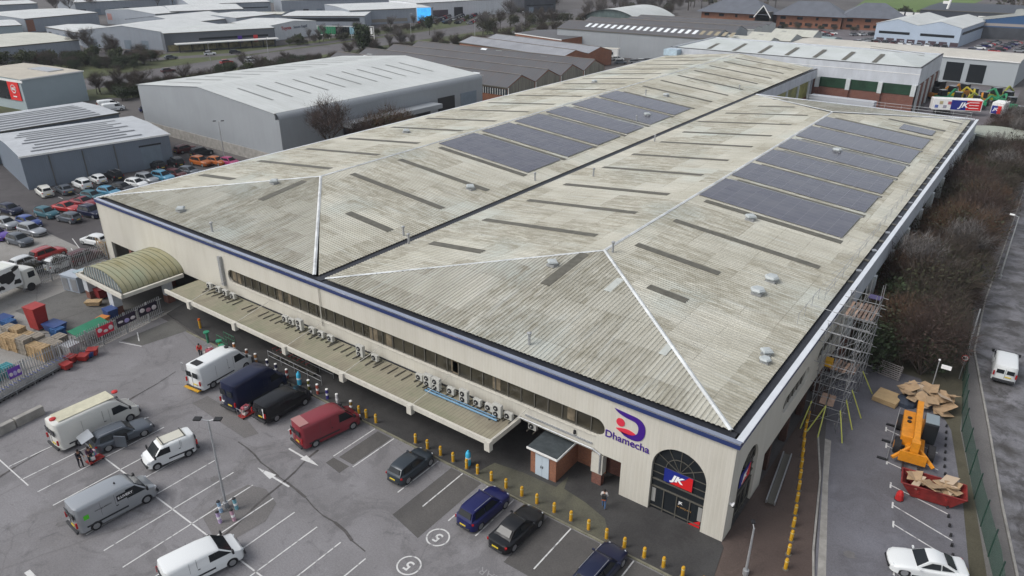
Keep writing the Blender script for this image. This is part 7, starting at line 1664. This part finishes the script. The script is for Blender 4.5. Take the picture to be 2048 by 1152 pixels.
def person(x, y, z, rz, label, top, legs, shoe, lean=0.0, arms='down', step=.18, hair=HAIR, bag=None, s=1.0, bald=False):
    root = thing('person', label, 'person', (x, y, z), rz); root.scale = (s, s, s)
    hy = lambda zz: -lean * max(0, zz - .9)     # faces -y, leans forward
    P = {}
    P['pel'] = V(0, hy(.95), .95); P['ab'] = V(0, hy(1.12), 1.12); P['ch'] = V(0, hy(1.32), 1.32); P['nk'] = V(0, hy(1.47) - .01, 1.47); P['hd'] = V(0, hy(1.56) - .03, 1.57); P['ht'] = V(0, hy(1.66) - .035, 1.67)
    for sd, sx in (('l', 1), ('r', -1)):
        st = step * sx
        P['hip' + sd] = V(.095 * sx, hy(.9), .9); P['kn' + sd] = V(.10 * sx, -.05 - st * .45, .5); P['an' + sd] = V(.10 * sx, -st, .08); P['toe' + sd] = V(.11 * sx, -st - .16, .035)
        P['sh' + sd] = V(.175 * sx, hy(1.42), 1.42)
        if arms == 'push': P['el' + sd] = P['sh' + sd] + V(.04 * sx, -.16, -.24); P['wr' + sd] = P['el' + sd] + V(-.03 * sx, -.24, -.02)
        elif arms == 'phone': P['el' + sd] = P['sh' + sd] + V(.06 * sx, .0, -.28); P['wr' + sd] = P['el' + sd] + V(-.08 * sx, -.22, .06)
        else: P['el' + sd] = P['sh' + sd] + V(.07 * sx, .02 - .5 * st, -.28); P['wr' + sd] = P['el' + sd] + V(.01 * sx, -.08 - st * .3, -.24)
    names = ['pel', 'ab', 'ch', 'nk', 'hd', 'ht'] + [a + sd for sd in 'lr' for a in ('hip', 'kn', 'an', 'toe', 'sh', 'el', 'wr')]
    idx = {n: i for i, n in enumerate(names)}; pts = [P[n] for n in names]
    rad = dict(pel=(.13, .10), ab=(.12, .09), ch=(.15, .10), nk=.055, hd=.09, ht=.075)
    for sd in 'lr': rad.update({'hip' + sd: .085, 'kn' + sd: .055, 'an' + sd: .037, 'toe' + sd: .033, 'sh' + sd: .055, 'el' + sd: .04, 'wr' + sd: .026})
    ed = [('pel', 'ab'), ('ab', 'ch'), ('ch', 'nk'), ('nk', 'hd'), ('hd', 'ht')] + [(a + sd, b + sd) for sd in 'lr' for a, b in (('hip', 'kn'), ('kn', 'an'), ('an', 'toe'), ('sh', 'el'), ('el', 'wr'))] + [('pel', 'hip' + sd) for sd in 'lr'] + [('ch', 'sh' + sd) for sd in 'lr']
    rr = [rad[n] for n in names]; ee = [(idx[a], idx[b]) for a, b in ed]
    for sd, sx in (('l', 1), ('r', -1)):     # hands: palm and five fingers
        d = (P['wr' + sd] - P['el' + sd]).normalized(); sdv = V(1, 0, 0)
        pm = P['wr' + sd] + d * .07; pts.append(pm); rr.append((.032, .014)); ip = len(pts) - 1; ee.append((idx['wr' + sd], ip))
        for k in range(4):
            b = pm + d * .03 + sdv * (.024 - .016 * k); ln = (.06, .07, .065, .05)[k]
            pts += [b, b + d * ln * .6 + V(0, 0, -.01), b + d * ln + V(0, 0, -.03)]; rr += [.009, .009, .008]; j = len(pts) - 3; ee += [(ip, j), (j, j + 1), (j + 1, j + 2)]
        b = P['wr' + sd] + d * .035 - sdv * sx * .03; pts += [b, b + d * .035 - sdv * sx * .02]; rr += [.010, .009]; j = len(pts) - 2; ee += [(ip, j), (j, j + 1)]
    skin('body', pts, ee, rr, SKIN, root)
    def cloth(nm, ns, es, rs, m): return skin(nm, [P[n] for n in ns], [(ns.index(a), ns.index(b)) for a, b in es], rs, m, root)
    cloth('jacket', ['pel', 'ab', 'ch', 'shl', 'ell', 'wrl', 'shr', 'elr', 'wrr'], [('pel', 'ab'), ('ab', 'ch'), ('ch', 'shl'), ('shl', 'ell'), ('ell', 'wrl'), ('ch', 'shr'), ('shr', 'elr'), ('elr', 'wrr')], [(.165, .13), (.155, .12), (.175, .13), .075, .06, .04, .075, .06, .04], top)
    cloth('trousers', ['pel', 'hipl', 'knl', 'anl', 'hipr', 'knr', 'anr'], [('pel', 'hipl'), ('hipl', 'knl'), ('knl', 'anl'), ('pel', 'hipr'), ('hipr', 'knr'), ('knr', 'anr')], [(.14, .115), .10, .07, .055, .10, .07, .055], legs)
    for sd in 'lr': cloth('shoe', ['an' + sd, 'toe' + sd], [('an' + sd, 'toe' + sd)], [.05, .045], shoe)
    h = P['hd']
    MB().ball((h.x, h.y + .018, h.z + .035), (.092, .105, .115), 12).build('hair', hair, root, smooth=60)
    MB().ball((h.x, h.y - .105, h.z - .02), (.014, .022, .022), 6).build('nose', SKIN, root)
    for sx in (-1, 1): MB().ball((h.x + .032 * sx, h.y - .09, h.z + .012), .012, 6).build('eye', BLACK, root); MB().ball((h.x + .088 * sx, h.y, h.z), (.014, .025, .032), 6).build('ear', SKIN, root)
    MB().box((h.x, h.y - .092, h.z - .052), (.045, .012, .01)).build('mouth', mat('lip', (.2, .06, .05), .6), root)
    return root
def goods(x, y, z, label, sc=1.0, seed=1, cc=None):
    t_ = thing('boxed_goods', label, 'goods', (x, y, z)); random.seed(seed); cc = cc or [(.45, .12, .15), (.5, .45, .42), (.4, .3, .32), (.35, .08, .1)]
    for k in range(9):
        MB().box((random.uniform(-.3, .3) * sc, random.uniform(-.22, .22) * sc, .15 + .22 * (k // 3)), (random.uniform(.25, .42), random.uniform(.22, .36), .21), random.uniform(-.3, .3)).build('box', mat('goods%d_%d' % (seed, k % len(cc)), cc[k % len(cc)], .5), t_)
    return t_
def flatcart(x, y, z, rz, label):
    t_ = thing('platform_trolley', label, 'trolley', (x, y, z), rz); MB().box((0, 0, .2), (1.2, .7, .05)).build('deck', REDC, t_); MB().tube((-.58, -.3, .2), (-.65, -.3, 1.05), .02, 5).tube((-.58, .3, .2), (-.65, .3, 1.05), .02, 5).tube((-.65, -.3, 1.05), (-.65, .3, 1.05), .02, 5).build('handle', GALV, t_)
    for x_ in (-.45, .45):
        for s in (-1, 1): MB().tube((x_, s * .3 - .02, .09), (x_, s * .3 + .02, .09), .09, 8).build('wheel', RUBBER, t_)
    return t_
DKC = mat('dark_cloth', (.018, .018, .025), .9); JEAN = mat('denim_blue', (.06, .12, .24), .9); REDJ = mat('red_jacket', (.45, .03, .025), .8); BOOT = mat('shoe_black', (.02, .02, .02), .7); LSH = mat('shoe_pale', (.4, .42, .45), .7)
p = at(403, 716); person(p.x, p.y, .005, R(55), 'person in red jacket and dark trousers pushing a loaded trolley behind the tall white van', REDJ, DKC, BOOT, .18, 'push', .26)
flatcart(-50.1, -6.3, .01, R(-30) + R(0), 'platform trolley pushed by the person in the red jacket'); goods(-50.1, -6.3, .24, 'pile of pink and white boxed goods on the trolley before the red jacketed person', 1, 3)
p = at(428, 690); goods(-49.1, -5.7, .02, 'pale sacks heaped beside the olive posts', .8, 4, [(.5, .48, .42), (.45, .44, .4), (.1, .1, .1)])
person(-8.1, -1.95, .10, R(200), 'person in jeans with white top and rust bag walking by the warehouse near the kiosk', mat('white_top', (.5, .48, .46), .8), JEAN, LSH, .05, 'phone', .16)
bgp = thing('backpack', 'black and rust coloured backpack worn by the person in jeans', 'backpack', (-8.1, -1.95, .10), R(200)); MB().box((0, .2, 1.22), (.3, .17, .42)).build('bag', mat('bag_black', (.02, .02, .02), .7), bgp, bevel=.04); MB().box((0, .2, .98), (.3, .16, .14)).build('lower_pocket', mat('rust_bag', (.35, .1, .04), .7), bgp, bevel=.03)
p = at(163, 934); person(p.x, p.y, .005, R(95), 'person all in dark clothes standing left of the colourful loaded trolley', DKC, DKC, BOOT, .12, 'push', .1)
p = at(172, 930); person(p.x + .25, p.y + .35, .005, R(80), 'second dark clothed person partly hidden beside the colourful loaded trolley', mat('plum_cloth', (.05, .02, .04), .9), DKC, BOOT, .12, 'push', .12)
p = at(186, 925); flatcart(p.x, p.y + .2, .005, R(95), 'platform trolley with red deck behind the dirty long van'); goods(p.x, p.y + .2, .24, 'bright mixed goods with yellow and green packs on the red decked trolley', 1.05, 7, [(.5, .4, .08), (.1, .3, .3), (.5, .35, .4), (.3, .1, .35), (.55, .5, .5)])
p = at(493, 832); flatcart(p.x, p.y, .005, R(90), 'platform trolley between the dark blue van and black people carrier'); goods(p.x, p.y, .24, 'pink striped boxed goods stacked between the dark blue and black vans', 1, 11)
p = at(508, 722); 
# ================================================================ vegetation
BARK = mat('bark', (.055, .045, .038), .95, var=.3, vs=3)
TW1 = mat('twig_brown', (.062, .05, .04), .95, var=.35, vs=.8, coord='WORLD'); TW2 = mat('twig_red', (.064, .044, .037), .95, var=.35, vs=.8, coord='WORLD')
TW3 = mat('twig_olive', (.045, .046, .026), .95, var=.4, vs=.8, coord='WORLD'); LF1 = mat('evergreen_leaf', (.032, .048, .022), .9, var=.45, vs=.5, coord='WORLD'); LF2 = mat('ivy_leaf', (.055, .066, .03), .9, var=.45, vs=.5, coord='WORLD'); TW4 = mat('twig_orange', (.09, .055, .034), .95, var=.3, vs=.8, coord='WORLD')
TWG = mat('twig_grey', (.13, .12, .115), .95, var=.3, vs=.8, coord='WORLD')
def tree(name, h, spread, tw, seed, n1=7, depth=3, twn=900, tl=.9, tww=.03, leaf=None, ln=0, ls=.3, base=.3, trunk=None):
    """tapered trunk with limbs; crown of fine twigs and, if asked, leaf clumps"""
    rnd = random.Random(seed); root = thing(name, '', 'tree'); tr_ = MB(); tips = []
    def br(p, d, L0, r, lv):
        n = 3; q = p
        for i in range(n):
            d2 = (d + V(rnd.uniform(-.18, .18), rnd.uniform(-.18, .18), rnd.uniform(-.05, .12))).normalized(); q2 = q + d2 * L0 / n; tr_.tube(q, q2, r * (1 - .25 * i), 4 if lv else 6, r * (1 - .25 * (i + 1)), cap=False); q = q2; d = d2
            if lv >= 1: tips.append((q, d, L0))
            if lv < depth and i >= (1 if lv == 0 else 0):
                for k in range(rnd.randint(2, 3) if lv else max(2, n1 // 2)):
                    a = rnd.uniform(0, 6.28); up = rnd.uniform(.25, .9); dd = (V(math.cos(a) * spread, math.sin(a) * spread, up) + d * .5).normalized(); br(q, dd, L0 * rnd.uniform(.45, .7), r * .45, lv + 1)
    br(V(0, 0, 0), V(0, 0, 1), h * .5, trunk or h * .022, 0)
    tr_.build('trunk', BARK, root)
    cr = MB(); cr.cur = 0
    for i in range(twn):
        p, d, L0 = rnd.choice(tips); o_ = V(rnd.gauss(0, .5), rnd.gauss(0, .5), rnd.gauss(0, .35)) * h * .07; p = p + o_; 
        if p.z < h * base: p.z = h * base + rnd.random() * h * .2
        dd = (d + V(rnd.uniform(-1, 1), rnd.uniform(-1, 1), rnd.uniform(-.3, 1))).normalized(); sdv = dd.cross(V(rnd.uniform(-1, 1), rnd.uniform(-1, 1), rnd.uniform(-1, 1))).normalized() * tww
        l = tl * rnd.uniform(.5, 1.3); cr.add([p - sdv, p + sdv, p + dd * l], [(0, 1, 2)])
    cr.cur = 1
    for i in range(ln):
        p, d, L0 = rnd.choice(tips); p = p + V(rnd.gauss(0, .5), rnd.gauss(0, .5), rnd.gauss(0, .4)) * h * .1; p.z = max(p.z, h * base * rnd.random() + .1)
        a = V(rnd.uniform(-1, 1), rnd.uniform(-1, 1), rnd.uniform(-1, 1)).normalized(); b = a.orthogonal().normalized(); c = a.cross(b); s_ = ls * rnd.uniform(.5, 1.2); cr.add([p - b * s_, p + c * s_ * .6, p + b * s_, p - c * s_ * .6], [(0, 1, 2, 3)])
    cr.build('crown', [tw, leaf or tw] if ln else tw, root); return root
def bush(name, r, h, tw, leaf, seed, n=1400, s=.3, tf=.5, tl=.7):
    rnd = random.Random(seed); root = thing(name, '', 'shrub'); lobes = [(V(rnd.uniform(-.55, .55) * r, rnd.uniform(-.55, .55) * r, h * rnd.uniform(.35, .72)), rnd.uniform(.35, .6) * r) for _ in range(8)]
    st = MB()
    for c, q in lobes: st.tube((0, 0, 0), c, .07, 4, .02)
    st.build('stem', BARK, root); cr = MB()
    for i in range(n):
        c, q = rnd.choice(lobes); dirv = V(rnd.gauss(0, 1), rnd.gauss(0, 1), rnd.gauss(0, 1)).normalized(); p = c + V(dirv.x * q, dirv.y * q, dirv.z * q * h / r * .62) * rnd.uniform(.55, 1.08); p.z = max(.05, p.z)
        if rnd.random() < tf:
            cr.cur = 0; dd = (dirv + V(rnd.uniform(-.6, .6), rnd.uniform(-.6, .6), rnd.uniform(0, .9))).normalized(); sv = dd.cross(V(rnd.uniform(-1, 1), rnd.uniform(-1, 1), .3)).normalized() * s * .10; cr.add([p - sv, p + sv, p + dd * tl * rnd.uniform(.5, 1.4)], [(0, 1, 2)])
        else:
            cr.cur = 1; a = (dirv + V(rnd.uniform(-1, 1), rnd.uniform(-1, 1), rnd.uniform(-1, 1)) * .8).normalized(); b = a.orthogonal().normalized(); c2 = a.cross(b); k = s * rnd.uniform(.5, 1.2); cr.add([p - b * k, p + c2 * k * .7, p + b * k, p - c2 * k * .7], [(0, 1, 2, 3)])
    cr.build('crown', [tw, leaf], root); return root
B1 = bush('dark_shrub', 2.8, 4.8, TW1, TW3, 1, 4200, .15, .78, .8); B2 = bush('dark_shrub', 2.7, 5.4, TW2, TW2, 2, 4200, .13, .9, .9); B3 = bush('dark_shrub', 2.8, 4.2, TW3, LF1, 3, 4200, .17, .5)
B4 = bush('dark_shrub', 2.8, 4.8, TW4, TW3, 4, 4200, .14, .8, .8)
T1 = tree('bare_tree', 9, 1.0, TW1, 11, 8, 3, 2200, .9, .022); T2 = tree('bare_tree', 8, .9, TW2, 12, 8, 3, 2600, .8, .02); T3 = tree('bare_tree', 10, .8, TWG, 13, 7, 3, 2000, 1.0, .03)
EV = tree('evergreen_tree', 9, .5, LF1, 14, 6, 2, 300, .5, .03, LF1, 2200, .4, .12); EV2 = tree('evergreen_tree', 6, .9, LF2, 15, 8, 2, 200, .5, .03, LF2, 1800, .35, .1)
DEFER = []
def veg(proto, x, y, s, label, group=None, now=False):
    if not now and proto in (B1, B2, B3, B4): DEFER.append(((V(x, y, 0) - CAMP).length, proto, x, y, s, label, group)); return
    o = place(proto, USED, (x, y, 0), random.uniform(0, 6.28), label, group); o.scale = (s * random.uniform(.9, 1.1), s * random.uniform(.9, 1.1), s * random.uniform(.85, 1.15)); return o
random.seed(77)
GR = 'dark shrubs between the warehouse and worn road'
for i in range(44):
    y = 32 + i * 2.6 + random.uniform(-.8, .8); k = random.random(); lim = 8.0 if y > 50 else 8.8
    for x in ((3.6, 6.8) if y < 40 else (2.8, 6.0)):
        x += random.uniform(-.7, .7)
        pr = (B1, B2, B3, B1, B2, B3, B4)[int(random.random() * 7)]
        veg(pr, x, y + random.uniform(-1, 1), random.uniform(.95, 1.4), {id(B1): 'brown twiggy shrub', id(B2): 'reddish bare shrub', id(B3): 'dark green shrub', id(B4): 'rusty orange twigged shrub'}[id(pr)] + ' in the dark belt along the worn road', GR)
for i in range(24): veg((T2, T1, T3)[i % 3], random.uniform(3, 7), 36 + i * 4.6 + random.uniform(-2, 2), random.uniform(.65, .9), ['reddish bare tree', 'brown bare tree', 'grey bare tree'][i % 3] + ' rising from the dark belt along the worn road', 'bare trees in the dark belt')
# left foreground and middle
for x, y, s, l in ((-87.5, -12.5, .95, 'twiggy bare tree at the left edge behind the cow patterned lorry'), (-92, -9.5, .8, 'second bare tree at the left edge among parked cars')): veg(T1, x, y, s, l)
veg(T2, -93.5, 47.0, 1.45, 'reddish bare tree against the grey warehouse side wall'); veg(T2, -92.5, 53, 1.1, 'thin bare tree beside the reddish one by the grey warehouse'); veg(B4, -93, 59, 1.5, 'rusty shrub by the grey warehouse side wall'); veg(B4, -93, 64, 1.5, 'second rusty shrub by the grey warehouse dock'); veg(EV2, -93.5, 62, .8, 'yellow green bush behind the rusty shrubs'); veg(B3, -89, 57.5, .7, 'dark shrub at the foot of the bare trees')
veg(B1, -84.5, -8.5, .45, 'low scrub along the palisade fence by the lorry'); veg(B1, -83.8, -5.5, .4, 'low scrub along the palisade fence by the white car')
# hedges and tree belts around the main road
def belt(n, x0, y0, x1, y1, wd, where, group, mixp=((B1, 3), (B3, 3), (B2, 1), (T1, 2), (T3, 1), (EV2, 1)), s=(.8, 1.3)):
    pool = [p for p, k in mixp for _ in range(k)]
    nm = {id(B1): 'brown twiggy shrub', id(B2): 'reddish bare shrub', id(B3): 'dark green shrub', id(B4): 'rusty shrub', id(T1): 'brown bare tree', id(T2): 'reddish bare tree', id(T3): 'grey bare tree', id(EV): 'dark evergreen tree', id(EV2): 'olive green bush'}
    for i in range(n):
        t_ = (i + random.random()) / n; pr = random.choice(pool); veg(pr, x0 + (x1 - x0) * t_ + random.uniform(-wd, wd), y0 + (y1 - y0) * t_ + random.uniform(-wd, wd), random.uniform(*s), nm[id(pr)] + ' ' + where, group)
belt(90, -190, 58, -172, 100, 6, 'in the dark hedge between the main road and grey warehouse', 'dark hedge beside the main road', ((B1, 3), (B3, 3), (B2, 1), (T1, 1)), (.5, .85))
belt(60, -194, 96, -184, 150, 8, 'in the roadside belt behind the rippled roof factory', 'roadside belt behind the factory', ((B1, 3), (B3, 3), (B2, 1), (T1, 1), (EV2, 1)), (.55, .9))
belt(60, -192, 150, -176, 232, 8, 'in the roadside belt left of the low brick unit', 'roadside belt left of the low brick unit', s=(.6, .95))
belt(70, -280, 56, -236, 94, 9, 'in the hedge before the low cream roofed unit', 'hedge before the cream roofed unit', ((B3, 4), (B1, 3), (EV2, 2), (B4, 1)), (.6, 1.0))
belt(12, -200, 56, -188, 62, 2, 'behind the tall pale showroom', 'shrubs behind the tall showroom', ((B1, 2), (T1, 1), (B3, 1)), (.5, .8))
belt(9, -278, 92, -262, 104, 5, 'at the bare group left of the glazed showroom', 'bare trees left of the glazed showroom', ((T2, 3), (T1, 2), (B2, 2)), (.7, 1.05))
belt(46, -240, 150, -246, 235, 5, 'on the far verge of the main road', 'far verge of the main road', ((T3, 1), (T1, 1), (B3, 2), (B1, 2), (EV2, 1)), (.5, .8))
belt(14, -243, 235, -252, 340, 2, 'before the packed car park', 'verge before the packed car park', ((T3, 2), (EV2, 1), (B1, 3)), (.4, .8))
belt(44, -205, 235, -195, 400, 14, 'beside the road in the top distance', 'distant roadside trees', ((T3, 2), (B1, 3), (T1, 2), (B3, 2)), (.9, 1.5))
belt(24, -180, 240, -160, 330, 8, 'left of the curved roof hall', 'trees left of the curved roof hall', ((T1, 2), (B1, 2), (B2, 1), (B3, 1)), (.9, 1.3))
belt(20, -150, 338, -60, 350, 3, 'before the brick offices', 'shrubs before the brick offices', ((B1, 2), (B3, 2)), (.4, .7))
belt(34, -330, 330, -160, 470, 26, 'on the top skyline of trees', 'skyline trees', ((T3, 2), (B1, 2), (T1, 2)), (1.2, 2.0))
belt(10, -90, 400, -60, 460, 6, 'at the edge of the green field', 'field edge bushes', ((EV2, 2), (B3, 1)), (.8, 1.2))
belt(12, -480, 110, -400, 250, 16, 'among the pale units at the top left', 'trees among the far pale units', ((T3, 2), (T2, 2)), (1.3, 1.9))
belt(10, 4, 165, 8, 150, 3, 'behind the round dark tank', 'shrubs behind the round tank', ((B2, 2), (B1, 2)), (.5, .8))
veg(EV, -184, 140, 1.35, 'tall dark conifer standing in the roadside belt'); veg(EV, -222, 215, 1.0, 'dark conifer right of the display screen')
veg(B2, 6.8, 35, .9, 'reddish bare shrub nearest the small white notice'); veg(EV2, 6.5, 170, .6, 'olive bush beside the dealer yard railings')
# far ground cover reading as one wooded mass beyond the estate
random.seed(99); fw = MB(); fw.cur = 0
for i in range(9000):
    x = random.uniform(-900, 300); y = random.uniform(470, 900) if x > -420 else random.uniform(300, 800); z = random.uniform(.5, 7); s_ = random.uniform(1.2, 3.0); fw.cur = i % 2
    if -160 < x < -40 and y < 720: continue
    a = V(random.uniform(-1, 1), random.uniform(-1, 1), random.uniform(-.5, 1)).normalized(); b = a.orthogonal().normalized(); c = a.cross(b); p = V(x, y, z); fw.add([p - b * s_, p + c * s_, p + b * s_, p - c * s_], [(0, 1, 2, 3)])
tag(fw.build('distant_wood', [TW1, TW3]), 'brown wooded mass beyond the estate on the top edge', 'woodland', None, 'stuff')
DEFER.sort(key=lambda d: d[0])
for _, pr, x, y, s, lb, gp in DEFER[:290]: veg(pr, x, y, s, lb, gp, True)
rest = MB(); rnd = random.Random(5)
for _, pr, x, y, s, lb, gp in DEFER[290:]:
    me = [c for c in pr.children if c.name.startswith('crown')][0].data; th = rnd.uniform(0, 6.28); c_, s_ = math.cos(th) * s, math.sin(th) * s
    rest.cur = 0 if pr in (B1, B2) else 1
    for p_ in me.polygons:
        if p_.index % 4: continue
        q = [me.vertices[i].co for i in p_.vertices]; cc_ = sum(q, V(0, 0, 0)) / len(q); q = [cc_ + (a - cc_) * 1.8 for a in q]
        rest.add([(x + a.x * c_ - a.y * s_, y + a.x * s_ + a.y * c_, a.z * s) for a in q], [tuple(range(len(q)))])
if rest.v: tag(rest.build('distant_scrub', [TW1, TW3]), 'mass of brown and olive scrub along the roads in the far distance', 'scrub', None, 'stuff')
for o in (B1, B2, B3, B4, T1, T2, T3, EV, EV2):
    if id(o) not in USED: bpy.data.objects.remove(o)
# ================================================================ thin winter haze
hz = MB().box((-250, 330, 54), (1700, 1300, 112)).build('haze', mat('haze_air', (1, 1, 1))); hz['kind'] = 'stuff'; hz.data.materials.clear()
hm = bpy.data.materials.new('air'); hm.use_nodes = True; t = hm.node_tree; t.nodes.clear()
ov = t.nodes.new('ShaderNodeOutputMaterial'); pv = t.nodes.new('ShaderNodeVolumePrincipled'); pv.inputs['Density'].default_value = 0.00013; pv.inputs['Color'].default_value = (.86, .91, 1, 1); pv.inputs['Anisotropy'].default_value = .1
t.links.new(pv.outputs[0], ov.inputs['Volume']); hz.data.materials.append(hm)
